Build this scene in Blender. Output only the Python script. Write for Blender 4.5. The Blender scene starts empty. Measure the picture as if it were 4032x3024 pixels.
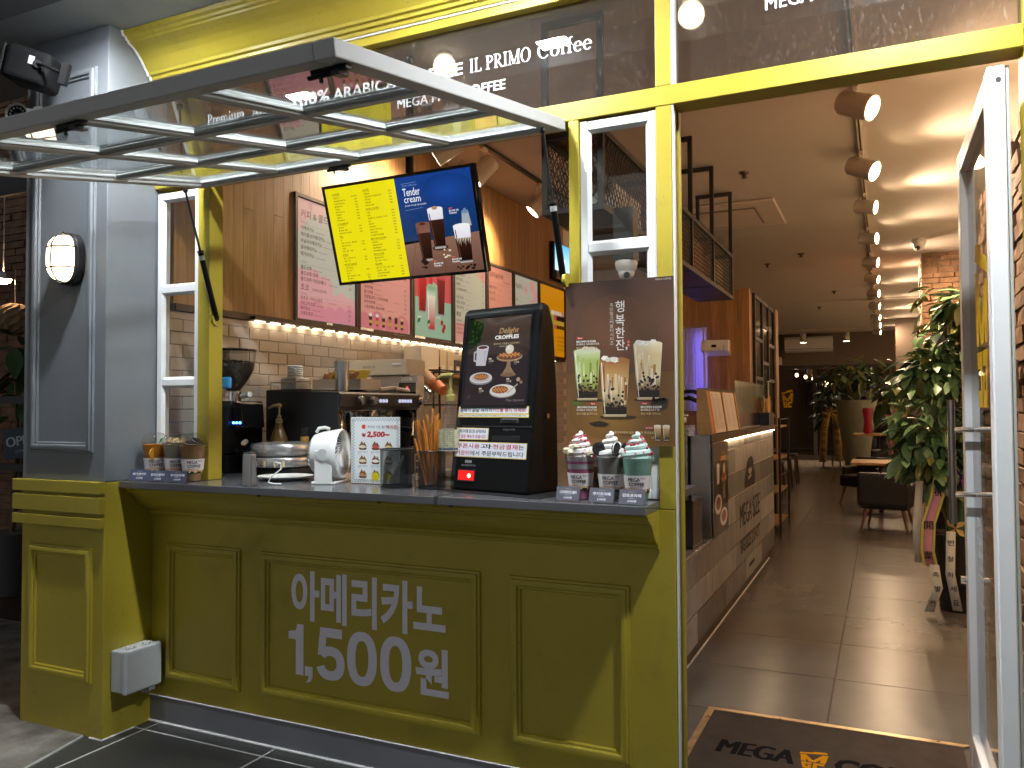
import bpy, math, random
from math import pi, sin, cos, radians
from mathutils import Matrix, Vector
random.seed(11)
SC = bpy.context.scene
COL = SC.collection

# ------------------------------------------------------------------ camera
cam_d = bpy.data.cameras.new('camera')
cam_d.sensor_width = 36.0
cam_d.lens = 28.154
cam_d.clip_start = 0.05
cam_d.clip_end = 500
cam = bpy.data.objects.new('camera', cam_d)
COL.objects.link(cam)
_yaw, _pit, _rol = 0.434078, 0.0289793, -0.005193
_f = Vector((-sin(_yaw)*cos(_pit), cos(_yaw)*cos(_pit), sin(_pit)))
_r = _f.cross(Vector((0, 0, 1))).normalized()
_u = _r.cross(_f)
_c, _s = cos(_rol), sin(_rol)
_rt, _up = _c*_r + _s*_u, -_s*_r + _c*_u
cam.matrix_world = Matrix(((_rt.x, _up.x, -_f.x, 0), (_rt.y, _up.y, -_f.y, -2.81), (_rt.z, _up.z, -_f.z, 1.5), (0, 0, 0, 1)))
SC.camera = cam

# ------------------------------------------------------------------ world: night sky
W = bpy.data.worlds.new('World')
SC.world = W
W.use_nodes = True
_nt = W.node_tree
_sky = _nt.nodes.new('ShaderNodeTexSky')
_sky.sky_type = 'NISHITA'
_sky.sun_disc = False
_sky.sun_elevation = radians(30.0)
_sky.sun_rotation = radians(200)
_bg = _nt.nodes['Background']
_hs = _nt.nodes.new('ShaderNodeHueSaturation')
_hs.inputs['Saturation'].default_value = 0.18
_nt.links.new(_sky.outputs[0], _hs.inputs['Color'])
_nt.links.new(_hs.outputs[0], _bg.inputs[0])
_bg.inputs[1].default_value = 0.0165

SC.view_settings.view_transform = 'Standard'
SC.view_settings.look = 'None'
SC.view_settings.exposure = 1.0
SC.view_settings.gamma = 1.0
SC.cycles.max_bounces = 10
SC.cycles.transparent_max_bounces = 24
SC.cycles.sample_clamp_indirect = 4.0
SC.cycles.caustics_reflective = False
SC.cycles.caustics_refractive = False

# lamp strengths (every one belongs to a lamp that is built below)
FLOOD = 760.0
GLOBE = 14.0
WALL_LAMP = 3.0
SPOT = 255.0
KITCHEN_SPOT = 70.0
LED = 10.0
WARM = (1.0, 0.70, 0.44)

# ------------------------------------------------------------------ helpers
def lin(h):
    if isinstance(h, (tuple, list)):
        return tuple(h[:3])
    h = h.lstrip('#')
    o = []
    for i in (0, 2, 4):
        c = int(h[i:i+2], 16)/255
        o.append(c/12.92 if c <= 0.04045 else ((c+0.055)/1.055)**2.4)
    return tuple(o)

MATS = {}
def pbr(name, col, rough=0.5, metal=0.0, var=0.0, vscale=6.0, bump=0.0, bscale=60.0, spec=0.5, stretch=None, coat=0.0, objvar=0.0, emit=None, es=0.0, trans=0.0, rvar=0.0, grime=0.0, gscale=1.6, gcol=(0.05, 0.045, 0.03)):
    if name in MATS:
        return MATS[name]
    m = bpy.data.materials.new(name)
    m.use_nodes = True
    nt = m.node_tree
    b = nt.nodes['Principled BSDF']
    c = lin(col)
    b.inputs['Base Color'].default_value = (*c, 1)
    b.inputs['Roughness'].default_value = rough
    b.inputs['Metallic'].default_value = metal
    b.inputs['Specular IOR Level'].default_value = spec
    b.inputs['Coat Weight'].default_value = coat
    b.inputs['Coat Roughness'].default_value = 0.08
    b.inputs['Transmission Weight'].default_value = trans
    if emit:
        b.inputs['Emission Color'].default_value = (*lin(emit), 1)
        b.inputs['Emission Strength'].default_value = es
    tc = nt.nodes.new('ShaderNodeTexCoord')
    mp = nt.nodes.new('ShaderNodeMapping')
    nt.links.new(tc.outputs['Object'], mp.inputs[0])
    if stretch:
        mp.inputs['Scale'].default_value = stretch
    if var or rvar or objvar:
        n = nt.nodes.new('ShaderNodeTexNoise')
        n.inputs['Scale'].default_value = vscale
        n.inputs['Detail'].default_value = 6
        n.inputs['Roughness'].default_value = 0.62
        nt.links.new(mp.outputs[0], n.inputs[0])
        if objvar:
            oi = nt.nodes.new('ShaderNodeObjectInfo')
            mul = nt.nodes.new('ShaderNodeVectorMath'); mul.operation = 'SCALE'
            cmb = nt.nodes.new('ShaderNodeCombineXYZ')
            for i in range(3):
                nt.links.new(oi.outputs['Random'], cmb.inputs[i])
            nt.links.new(cmb.outputs[0], mul.inputs[0]); mul.inputs['Scale'].default_value = 37.0
            nt.links.new(mul.outputs[0], mp.inputs['Location'])
        if var or objvar:
            mr = nt.nodes.new('ShaderNodeMapRange')
            mr.inputs['From Min'].default_value = 0.3
            mr.inputs['From Max'].default_value = 0.7
            mr.inputs['To Min'].default_value = 1-var
            mr.inputs['To Max'].default_value = 1+var
            nt.links.new(n.outputs['Fac'], mr.inputs['Value'])
            hs = nt.nodes.new('ShaderNodeHueSaturation')
            hs.inputs['Color'].default_value = (*c, 1)
            if objvar:
                mr2 = nt.nodes.new('ShaderNodeMapRange')
                mr2.inputs['To Min'].default_value = 1-objvar
                mr2.inputs['To Max'].default_value = 1+objvar
                nt.links.new(oi.outputs['Random'], mr2.inputs['Value'])
                mm = nt.nodes.new('ShaderNodeMath'); mm.operation = 'MULTIPLY'
                nt.links.new(mr.outputs[0], mm.inputs[0]); nt.links.new(mr2.outputs[0], mm.inputs[1])
                nt.links.new(mm.outputs[0], hs.inputs['Value'])
            else:
                nt.links.new(mr.outputs[0], hs.inputs['Value'])
            nt.links.new(hs.outputs[0], b.inputs['Base Color'])
        if rvar:
            mr3 = nt.nodes.new('ShaderNodeMapRange')
            mr3.inputs['From Min'].default_value = 0.3
            mr3.inputs['From Max'].default_value = 0.7
            mr3.inputs['To Min'].default_value = max(0.02, rough-rvar)
            mr3.inputs['To Max'].default_value = min(1, rough+rvar)
            nt.links.new(n.outputs['Fac'], mr3.inputs['Value'])
            nt.links.new(mr3.outputs[0], b.inputs['Roughness'])
    if grime:
        gn = nt.nodes.new('ShaderNodeTexNoise'); gn.inputs['Scale'].default_value = gscale; gn.inputs['Detail'].default_value = 9; gn.inputs['Roughness'].default_value = 0.68; gn.inputs['Distortion'].default_value = 0.6
        nt.links.new(tc.outputs['Object'], gn.inputs[0])
        gr = nt.nodes.new('ShaderNodeMapRange'); gr.inputs['From Min'].default_value = 0.54; gr.inputs['From Max'].default_value = 0.80; gr.inputs['To Max'].default_value = grime
        nt.links.new(gn.outputs['Fac'], gr.inputs['Value'])
        gf = nt.nodes.new('ShaderNodeTexNoise'); gf.inputs['Scale'].default_value = gscale*34; gf.inputs['Detail'].default_value = 5
        nt.links.new(tc.outputs['Object'], gf.inputs[0])
        gs = nt.nodes.new('ShaderNodeMapRange'); gs.inputs['From Min'].default_value = 0.66; gs.inputs['From Max'].default_value = 0.74; gs.inputs['To Max'].default_value = grime*1.3
        nt.links.new(gf.outputs['Fac'], gs.inputs['Value'])
        ga = nt.nodes.new('ShaderNodeMath'); ga.operation = 'ADD'; ga.use_clamp = True
        nt.links.new(gr.outputs[0], ga.inputs[0]); nt.links.new(gs.outputs[0], ga.inputs[1])
        gm = nt.nodes.new('ShaderNodeMix'); gm.data_type = 'RGBA'
        nt.links.new(ga.outputs[0], gm.inputs['Factor'])
        src = b.inputs['Base Color'].links[0].from_socket if b.inputs['Base Color'].is_linked else None
        if src: nt.links.new(src, gm.inputs['A'])
        else: gm.inputs['A'].default_value = (*c, 1)
        gm.inputs['B'].default_value = (*gcol, 1)
        nt.links.new(gm.outputs['Result'], b.inputs['Base Color'])
    if bump:
        n2 = nt.nodes.new('ShaderNodeTexNoise')
        n2.inputs['Scale'].default_value = bscale
        n2.inputs['Detail'].default_value = 4
        nt.links.new(mp.outputs[0], n2.inputs[0])
        bp = nt.nodes.new('ShaderNodeBump')
        bp.inputs['Strength'].default_value = bump
        bp.inputs['Distance'].default_value = 0.01
        nt.links.new(n2.outputs['Fac'], bp.inputs['Height'])
        nt.links.new(bp.outputs[0], b.inputs['Normal'])
    MATS[name] = m
    return m

def emis(name, col, s):
    if name in MATS:
        return MATS[name]
    m = bpy.data.materials.new(name)
    m.use_nodes = True
    nt = m.node_tree
    nt.nodes.remove(nt.nodes['Principled BSDF'])
    e = nt.nodes.new('ShaderNodeEmission')
    e.inputs[0].default_value = (*lin(col), 1)
    e.inputs[1].default_value = s
    nt.links.new(e.outputs[0], nt.nodes['Material Output'].inputs[0])
    MATS[name] = m
    return m

def thinglass(name, tint=(0.93, 0.95, 0.94), refl=1.0, rough=0.0, dirt=0.0, dcol=(0.5, 0.5, 0.5), dscale=60):
    """a thin pane: straight-through transmission plus Fresnel reflection, optional specks of dirt"""
    if name in MATS:
        return MATS[name]
    m = bpy.data.materials.new(name)
    m.use_nodes = True
    nt = m.node_tree
    nt.nodes.remove(nt.nodes['Principled BSDF'])
    t = nt.nodes.new('ShaderNodeBsdfTransparent'); t.inputs[0].default_value = (*tint, 1)
    g = nt.nodes.new('ShaderNodeBsdfGlossy'); g.inputs['Roughness'].default_value = rough
    ge = nt.nodes.new('ShaderNodeNewGeometry')
    dt = nt.nodes.new('ShaderNodeVectorMath'); dt.operation = 'DOT_PRODUCT'
    nt.links.new(ge.outputs['Incoming'], dt.inputs[0]); nt.links.new(ge.outputs['Normal'], dt.inputs[1])
    ab = nt.nodes.new('ShaderNodeMath'); ab.operation = 'ABSOLUTE'; nt.links.new(dt.outputs['Value'], ab.inputs[0])
    om = nt.nodes.new('ShaderNodeMath'); om.operation = 'SUBTRACT'; om.inputs[0].default_value = 1.0; nt.links.new(ab.outputs[0], om.inputs[1])
    pw_ = nt.nodes.new('ShaderNodeMath'); pw_.operation = 'POWER'; pw_.inputs[1].default_value = 5.0; nt.links.new(om.outputs[0], pw_.inputs[0])
    mu = nt.nodes.new('ShaderNodeMath'); mu.operation = 'MULTIPLY_ADD'; mu.inputs[1].default_value = 0.9; mu.inputs[2].default_value = 0.042*refl; mu.use_clamp = True
    nt.links.new(pw_.outputs[0], mu.inputs[0])
    mx = nt.nodes.new('ShaderNodeMixShader')
    nt.links.new(mu.outputs[0], mx.inputs[0]); nt.links.new(t.outputs[0], mx.inputs[1]); nt.links.new(g.outputs[0], mx.inputs[2])
    last = mx
    if dirt:
        tc = nt.nodes.new('ShaderNodeTexCoord')
        mp = nt.nodes.new('ShaderNodeMapping'); mp.inputs['Scale'].default_value = (1, 1, 0.45)
        nt.links.new(tc.outputs['Object'], mp.inputs[0])
        n = nt.nodes.new('ShaderNodeTexNoise'); n.inputs['Scale'].default_value = dscale; n.inputs['Detail'].default_value = 3
        nt.links.new(mp.outputs[0], n.inputs[0])
        n3 = nt.nodes.new('ShaderNodeTexNoise'); n3.inputs['Scale'].default_value = 2.2; n3.inputs['Detail'].default_value = 4
        nt.links.new(mp.outputs[0], n3.inputs[0])
        cr = nt.nodes.new('ShaderNodeMapRange'); cr.inputs['From Min'].default_value = 0.60; cr.inputs['From Max'].default_value = 0.74
        nt.links.new(n.outputs['Fac'], cr.inputs['Value'])
        cr2 = nt.nodes.new('ShaderNodeMapRange'); cr2.inputs['From Min'].default_value = 0.30; cr2.inputs['From Max'].default_value = 0.8
        cr2.inputs['To Min'].default_value = 0.18; cr2.inputs['To Max'].default_value = 1.0
        nt.links.new(n3.outputs['Fac'], cr2.inputs['Value'])
        mm = nt.nodes.new('ShaderNodeMath'); mm.operation = 'MULTIPLY'
        nt.links.new(cr.outputs[0], mm.inputs[0]); nt.links.new(cr2.outputs[0], mm.inputs[1])
        ad = nt.nodes.new('ShaderNodeMath'); ad.operation = 'MULTIPLY_ADD'; ad.inputs[1].default_value = dirt; ad.inputs[2].default_value = dirt*0.10
        nt.links.new(mm.outputs[0], ad.inputs[0])
        d = nt.nodes.new('ShaderNodeBsdfDiffuse'); d.inputs[0].default_value = (*dcol, 1)
        m2 = nt.nodes.new('ShaderNodeMixShader')
        nt.links.new(ad.outputs[0], m2.inputs[0]); nt.links.new(mx.outputs[0], m2.inputs[1]); nt.links.new(d.outputs[0], m2.inputs[2])
        last = m2
    nt.links.new(last.outputs[0], nt.nodes['Material Output'].inputs[0])
    MATS[name] = m
    return m

def attrmat(name, emit=0.0, rough=0.5, spec=0.3, coat=0.0, grain=0.0):
    """ink on paper (or pixels on a screen): colour from the sheet's own print layers"""
    if name in MATS:
        return MATS[name]
    m = bpy.data.materials.new(name)
    m.use_nodes = True
    nt = m.node_tree
    b = nt.nodes['Principled BSDF']
    a = nt.nodes.new('ShaderNodeAttribute'); a.attribute_name = 'Col'
    nt.links.new(a.outputs[0], b.inputs['Base Color'])
    b.inputs['Roughness'].default_value = rough
    b.inputs['Specular IOR Level'].default_value = spec
    b.inputs['Coat Weight'].default_value = coat
    b.inputs['Coat Roughness'].default_value = 0.05
    if emit:
        dk = nt.nodes.new('ShaderNodeVectorMath'); dk.operation = 'SCALE'; dk.inputs['Scale'].default_value = 0.08
        nt.links.new(a.outputs[0], dk.inputs[0]); nt.links.new(dk.outputs[0], b.inputs['Base Color'])
        nt.links.new(a.outputs[0], b.inputs['Emission Color'])
        b.inputs['Emission Strength'].default_value = emit
    MATS[name] = m
    return m

def tagit(o, label=None, cat=None, group=None, kind=None):
    if label: o['label'] = label
    if cat: o['category'] = cat
    if group: o['group'] = group
    if kind: o['kind'] = kind
    return o

def thing(name, label, cat, loc=(0, 0, 0), rotz=0.0, group=None, rot=None):
    o = bpy.data.objects.new(name, None)
    o.empty_display_size = 0.1
    COL.objects.link(o)
    o.location = loc
    o.rotation_euler = rot if rot else (0, 0, rotz)
    return tagit(o, label, cat, group)

class MB:
    def __init__(s):
        s.v = []; s.f = []; s.mi = []; s.c = []; s.cur = 0; s.T = None
    def add(s, vs, fs):
        n = len(s.v)
        if s.T is not None:
            vs = [s.T @ Vector(v) for v in vs]
        s.v += [tuple(v) for v in vs]
        for f in fs:
            s.f.append([n+i for i in f]); s.mi.append(s.cur)
        return s
    def box(s, x0, x1, y0, y1, z0, z1):
        return s.add([(x0, y0, z0), (x1, y0, z0), (x1, y1, z0), (x0, y1, z0), (x0, y0, z1), (x1, y0, z1), (x1, y1, z1), (x0, y1, z1)],
                     [(0, 3, 2, 1), (4, 5, 6, 7), (0, 1, 5, 4), (1, 2, 6, 5), (2, 3, 7, 6), (3, 0, 4, 7)])
    def taper(s, x0, x1, y0, y1, z0, z1, dx, dy, cx=0, cy=0):
        """box whose top is inset by dx, dy and shifted"""
        return s.add([(x0, y0, z0), (x1, y0, z0), (x1, y1, z0), (x0, y1, z0), (x0+dx+cx, y0+dy+cy, z1), (x1-dx+cx, y0+dy+cy, z1), (x1-dx+cx, y1-dy+cy, z1), (x0+dx+cx, y1-dy+cy, z1)],
                     [(0, 3, 2, 1), (4, 5, 6, 7), (0, 1, 5, 4), (1, 2, 6, 5), (2, 3, 7, 6), (3, 0, 4, 7)])
    def quad(s, a, b, c, d):
        return s.add([a, b, c, d], [(0, 1, 2, 3)])
    def prism(s, poly, axis, a, b):
        """extrude a closed 2D polygon along axis 'x','y' or 'z' from a to b"""
        n = len(poly)
        def P(p, t):
            return {'x': (t, p[0], p[1]), 'y': (p[0], t, p[1]), 'z': (p[0], p[1], t)}[axis]
        vs = [P(p, a) for p in poly]+[P(p, b) for p in poly]
        fs = [tuple(range(n))[::-1], tuple(range(n, 2*n))]+[(i, (i+1) % n, n+(i+1) % n, n+i) for i in range(n)]
        return s.add(vs, fs)
    def cyl(s, p0, p1, r0, r1=None, n=16, caps=True):
        r1 = r0 if r1 is None else r1
        p0, p1 = Vector(p0), Vector(p1)
        d = (p1-p0).normalized()
        a = d.orthogonal().normalized(); b = d.cross(a)
        vs = []
        for p, r in ((p0, r0), (p1, r1)):
            vs += [p+r*(cos(2*pi*i/n)*a+sin(2*pi*i/n)*b) for i in range(n)]
        fs = [(i, (i+1) % n, n+(i+1) % n, n+i) for i in range(n)]
        if caps:
            fs += [tuple(range(n))[::-1], tuple(range(n, 2*n))]
        return s.add(vs, fs)
    def tube(s, pts, r, n=8, closed=False):
        pts = [Vector(p) for p in pts]
        m = len(pts); vs = []; prev = None
        for i, p in enumerate(pts):
            if closed:
                t = pts[(i+1) % m]-pts[i-1]
            else:
                t = pts[min(i+1, m-1)]-pts[max(i-1, 0)]
            t.normalize()
            if prev is None:
                a = t.orthogonal().normalized()
            else:
                a = (prev-t*prev.dot(t))
                a = a.normalized() if a.length > 1e-6 else t.orthogonal().normalized()
            prev = a
            b = t.cross(a)
            rr = r[i] if isinstance(r, (list, tuple)) else r
            vs += [p+rr*(cos(2*pi*k/n)*a+sin(2*pi*k/n)*b) for k in range(n)]
        fs = []
        for i in range(m if closed else m-1):
            j = (i+1) % m
            fs += [(i*n+k, i*n+(k+1) % n, j*n+(k+1) % n, j*n+k) for k in range(n)]
        if not closed:
            fs += [tuple(range(n))[::-1], tuple(range((m-1)*n, m*n))]
        return s.add(vs, fs)
    def lathe(s, prof, c=(0, 0, 0), n=24, close=True):
        vs = []
        for r, z in prof:
            vs += [(c[0]+r*cos(2*pi*i/n), c[1]+r*sin(2*pi*i/n), c[2]+z) for i in range(n)]
        fs = []
        for k in range(len(prof)-1):
            fs += [(k*n+i, k*n+(i+1) % n, (k+1)*n+(i+1) % n, (k+1)*n+i) for i in range(n)]
        if close:
            if prof[0][0] > 1e-5: fs.append(tuple(range(n))[::-1])
            if prof[-1][0] > 1e-5: fs.append(tuple(range((len(prof)-1)*n, len(prof)*n)))
        return s.add(vs, fs)
    def ball(s, c, r, n=16, m=10, sz=1.0):
        return s.lathe([(max(r*sin(pi*k/m), 1e-6), -r*cos(pi*k/m)*sz) for k in range(m+1)], c, n, close=False)
    def frame(s, x0, x1, z0, z1, prof, y=0.0):
        """mitred picture-frame moulding on the plane Y=y facing -Y; prof = [(inset, projection)...]"""
        n = len(prof)
        vs = []
        for (d, h) in prof:
            vs += [(x0+d, y-h, z0+d), (x1-d, y-h, z0+d), (x1-d, y-h, z1-d), (x0+d, y-h, z1-d)]
        fs = []
        for k in range(n-1):
            for i in range(4):
                j = (i+1) % 4
                fs.append((k*4+i, k*4+j, (k+1)*4+j, (k+1)*4+i))
        return s.add(vs, fs)
    def obj(s, name, mat, parent=None, smooth=False, bevel=0.0, loc=None, rot=None, seg=2, kind=None, solid=0.0):
        me = bpy.data.meshes.new(name)
        me.from_pydata(s.v, [], s.f)
        for mm in (mat if isinstance(mat, (list, tuple)) else [mat]):
            me.materials.append(mm)
        if any(s.mi):
            me.polygons.foreach_set('material_index', s.mi)
        me.update()
        return link(name, me, parent, smooth, bevel, loc, rot, seg, kind, solid)

def link(name, me, parent=None, smooth=False, bevel=0.0, loc=None, rot=None, seg=2, kind=None, solid=0.0):
    o = bpy.data.objects.new(name, me)
    COL.objects.link(o)
    if parent: o.parent = parent
    if loc: o.location = loc
    if rot: o.rotation_euler = rot
    if smooth:
        me.polygons.foreach_set('use_smooth', [True]*len(me.polygons))
        me.set_sharp_from_angle(angle=radians(42))
    if solid:
        md = o.modifiers.new('solid', 'SOLIDIFY'); md.thickness = solid; md.offset = 0
    if bevel:
        md = o.modifiers.new('bevel', 'BEVEL'); md.width = bevel; md.segments = seg; md.limit_method = 'ANGLE'; md.angle_limit = radians(35)
    if kind: o['kind'] = kind
    return o

def box_obj(name, b, mat, parent=None, bevel=0.0, **k):
    return MB().box(*b).obj(name, mat, parent, bevel=bevel, **k)

def dup(o, parent=None, loc=None, rot=None):
    c = o.copy(); COL.objects.link(c); c.parent = parent
    if loc is not None: c.location = loc
    if rot is not None: c.rotation_euler = rot
    for ch in list(o.children):
        dup(ch, c)
    return c

# ---- lettering and print
_TC = {}
def glyphs(txt, bold=0.0):
    """outline of a line of lettering as (2D points, faces); heavy weights are built from shifted copies"""
    k = (txt, bold)
    if k not in _TC:
        cu = bpy.data.curves.new('lettering', 'FONT')
        cu.body = txt; cu.size = 1.0; cu.resolution_u = 6 if (bold >= 0.03 and len(txt) < 6) else 2
        heavy = bold > 0.004 and any(c in 'MWNmw' for c in txt)
        cu.offset = 0.0 if heavy else bold
        ob = bpy.data.objects.new('lettering', cu)
        me = bpy.data.meshes.new_from_object(ob)
        vs = [(v.co.x, v.co.y, 0.0) for v in me.vertices]
        fs = [tuple(p.vertices) for p in me.polygons]
        bpy.data.objects.remove(ob); bpy.data.curves.remove(cu); bpy.data.meshes.remove(me)
        if heavy:
            e = bold; n = len(vs); v0, f0 = list(vs), list(fs)
            for j, (dx, dy) in enumerate(((-e, 0), (-e*.5, 0), (e*.5, 0), (e, 0))):
                vs += [(x+dx, y+dy, 0.12*(j+1)) for x, y, _ in v0]; fs += [tuple(i+n*(j+1) for i in f) for f in f0]
        _TC[k] = (vs, fs)
    return _TC[k]

class Sheet:
    """flat print: x right, y up, layers a fraction of a millimetre apart"""
    def __init__(s, w, h, bg=None):
        s.w, s.h = w, h
        s.v = []; s.f = []; s.c = []
        if bg is not None:
            s.rect(0, 0, w, h, bg, 0)
    def raw(s, vs, fs, cols, L):
        n = len(s.v)
        s.v += [(v[0], v[1], L+(v[2] if len(v) > 2 else 0)) for v in vs]
        for f in fs:
            s.f.append([n+i for i in f])
            s.c.append([cols[i] for i in f] if isinstance(cols, list) else [cols]*len(f))
        return s
    def poly(s, pts, col, L=1):
        return s.raw(pts, [tuple(range(len(pts)))], lin(col), L)
    def rect(s, x0, y0, x1, y1, col, L=1):
        return s.poly([(x0, y0), (x1, y0), (x1, y1), (x0, y1)], col, L)
    def grad(s, x0, y0, x1, y1, cb, ct, L=1):
        a, b = lin(cb), lin(ct)
        return s.raw([(x0, y0), (x1, y0), (x1, y1), (x0, y1)], [(0, 1, 2, 3)], [a, a, b, b], L)
    def hgrad(s, x0, y0, x1, y1, cl, cr, L=1):
        a, b = lin(cl), lin(cr)
        return s.raw([(x0, y0), (x1, y0), (x1, y1), (x0, y1)], [(0, 1, 2, 3)], [a, b, b, a], L)
    def ell(s, cx, cy, rx, ry, col, L=1, n=18, a0=0, a1=2*pi):
        K = lambda x, y: (min(max(x, 0), s.w), min(max(y, 0), s.h))
        return s.poly([K(cx+rx*cos(a0+(a1-a0)*i/n), cy+ry*sin(a0+(a1-a0)*i/n)) for i in range(n)], col, L)
    def glow(s, cx, cy, rx, ry, cin, cout, L=1, n=20):
        a, b = lin(cin), lin(cout)
        return s.raw([(cx, cy)]+[(cx+rx*cos(2*pi*i/n), cy+ry*sin(2*pi*i/n)) for i in range(n)], [(0, 1+i, 1+(i+1) % n) for i in range(n)], [a]+[b]*n, L)
    def text(s, t, x, y, size, col, L=3, bold=0.0, align='l', fit=None, sx=1.0, rot=0.0, shear=0.0):
        vs, fs = glyphs(t, bold)
        if not vs: return s
        x0 = min(v[0] for v in vs); x1 = max(v[0] for v in vs)
        k = size
        kx = k*sx
        if fit: kx = fit/(x1-x0)
        w = (x1-x0)*kx
        ox = {'l': 0, 'c': -w/2, 'r': -w}[align]
        ca, sa = cos(rot), sin(rot)
        out = []
        for vx, vy, vd in vs:
            px = ox+(vx-x0)*kx+shear*vy*k; py = vy*k
            out.append((x+px*ca-py*sa, y+px*sa+py*ca, vd))
        return s.raw(out, fs, lin(col), L)
    def line(s, x0, y0, x1, y1, wd, col, L=2):
        d = Vector((x1-x0, y1-y0)).normalized()*wd/2
        return s.poly([(x0+d.y, y0-d.x), (x1+d.y, y1-d.x), (x1-d.y, y1+d.x), (x0-d.y, y0+d.x)], col, L)
    def obj(s, name, mat, parent=None, loc=None, rot=None, fn=None, gap=0.0006):
        if fn is None:
            vs = [(x, -L*gap, y) for x, y, L in s.v]
        else:
            vs = [fn(x, y, L*gap) for x, y, L in s.v]
        me = bpy.data.meshes.new(name)
        me.from_pydata(vs, [], s.f)
        at = me.color_attributes.new('Col', 'FLOAT_COLOR', 'CORNER')
        flat = []
        for cs in s.c:
            for c in cs:
                flat += [c[0], c[1], c[2], 1.0]
        at.data.foreach_set('color', flat)
        me.materials.append(mat)
        me.update()
        o = link(name, me, parent, loc=loc, rot=rot)
        return o

# ------------------------------------------------------------------ materials
YEL = pbr('yellow paint', (0.41, 0.325, 0.030), 0.42, var=0.05, vscale=3, bump=0.06, bscale=180, rvar=0.10, grime=0.34, gscale=2.2)
GREY = pbr('grey paint', (0.175, 0.190, 0.210), 0.5, var=0.06, vscale=3, bump=0.07, bscale=200, grime=0.20, gcol=(0.07, 0.07, 0.065), gscale=2.4)
WHITE = pbr('white paint', (0.76, 0.77, 0.78), 0.38, var=0.03, bump=0.04, bscale=150, grime=0.16, gcol=(0.30, 0.29, 0.27), gscale=3)
CAULK = pbr('white caulk', (0.8, 0.8, 0.8), 0.6, var=0.1, vscale=40)
STEEL = pbr('brushed steel', (0.52, 0.52, 0.53), 0.27, 0.75, bump=0.015, bscale=60)
DSTEEL = pbr('dark brushed steel', (0.24, 0.24, 0.265), 0.38, 0.35, var=0.05, vscale=5)
CHROME = pbr('chrome', (0.8, 0.8, 0.8), 0.08, 1.0)
BLACKM = pbr('black powder-coated metal', (0.012, 0.012, 0.014), 0.45, var=0.1, bump=0.04, bscale=200)
BLACKP = pbr('black plastic', (0.0045, 0.0045, 0.005), 0.42, spec=0.18, var=0.1, bump=0.03, bscale=300)
BLACKG = pbr('black glossy plastic', (0.006, 0.006, 0.008), 0.08, coat=0.5)
DGREY = pbr('dark grey plastic', (0.05, 0.05, 0.055), 0.4)
LGREY = pbr('light grey plastic', (0.50, 0.52, 0.53), 0.45, var=0.04, bump=0.04, bscale=200)
WPLAST = pbr('white plastic', (0.75, 0.75, 0.74), 0.25)
PAPER = pbr('white paper', (0.78, 0.78, 0.76), 0.7)
GLASS = thinglass('window glass', (0.94, 0.955, 0.95), 1.0)
AWGLASS = thinglass('awning glass', (0.90, 0.93, 0.92), 1.35, dirt=0.07, dcol=(0.6, 0.62, 0.62), dscale=18)
TRGLASS = thinglass('rain-spotted transom glass', (0.72, 0.70, 0.67), 1.5, dirt=0.20, dcol=(0.62, 0.58, 0.52), dscale=110)
CLEAR = thinglass('clear plastic', (0.92, 0.93, 0.93), 1.3)
PRINT = attrmat('printed paper', rough=0.55, spec=0.3)
GPRINT = attrmat('laminated print', rough=0.28, spec=0.5, coat=0.25)
SCREEN = attrmat('lit screen', emit=0.45, rough=0.12, spec=0.5)
KSCREEN = attrmat('lit kiosk screen', emit=0.36, rough=0.05, spec=0.5, coat=0.3)
WOODK = pbr('oak cladding', (0.30, 0.150, 0.052), 0.42, var=0.28, vscale=3.0, stretch=(14, 14, 0.9), bump=0.10, bscale=18, objvar=0.14)
WOODL = pbr('light wood', (0.45, 0.27, 0.10), 0.5, var=0.2, vscale=4, stretch=(2, 12, 12), objvar=0.1)
WOODD = pbr('dark wood', (0.055, 0.026, 0.014), 0.45, var=0.3, vscale=4, stretch=(2, 14, 14))
def textbox(s, t, x0, y0, x1, y1, col, L=3, bold=0.0, shear=0.0):
    vs, fs = glyphs(t, bold)
    ax = min(v[0] for v in vs); bx = max(v[0] for v in vs); ay = min(v[1] for v in vs); by = max(v[1] for v in vs)
    out = [(x0+(vx-ax)/(bx-ax)*(x1-x0)+shear*(vy-ay)/(by-ay)*(y1-y0), y0+(vy-ay)/(by-ay)*(y1-y0), vd) for vx, vy, vd in vs]
    return s.raw(out, fs, lin(col), L)

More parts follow.
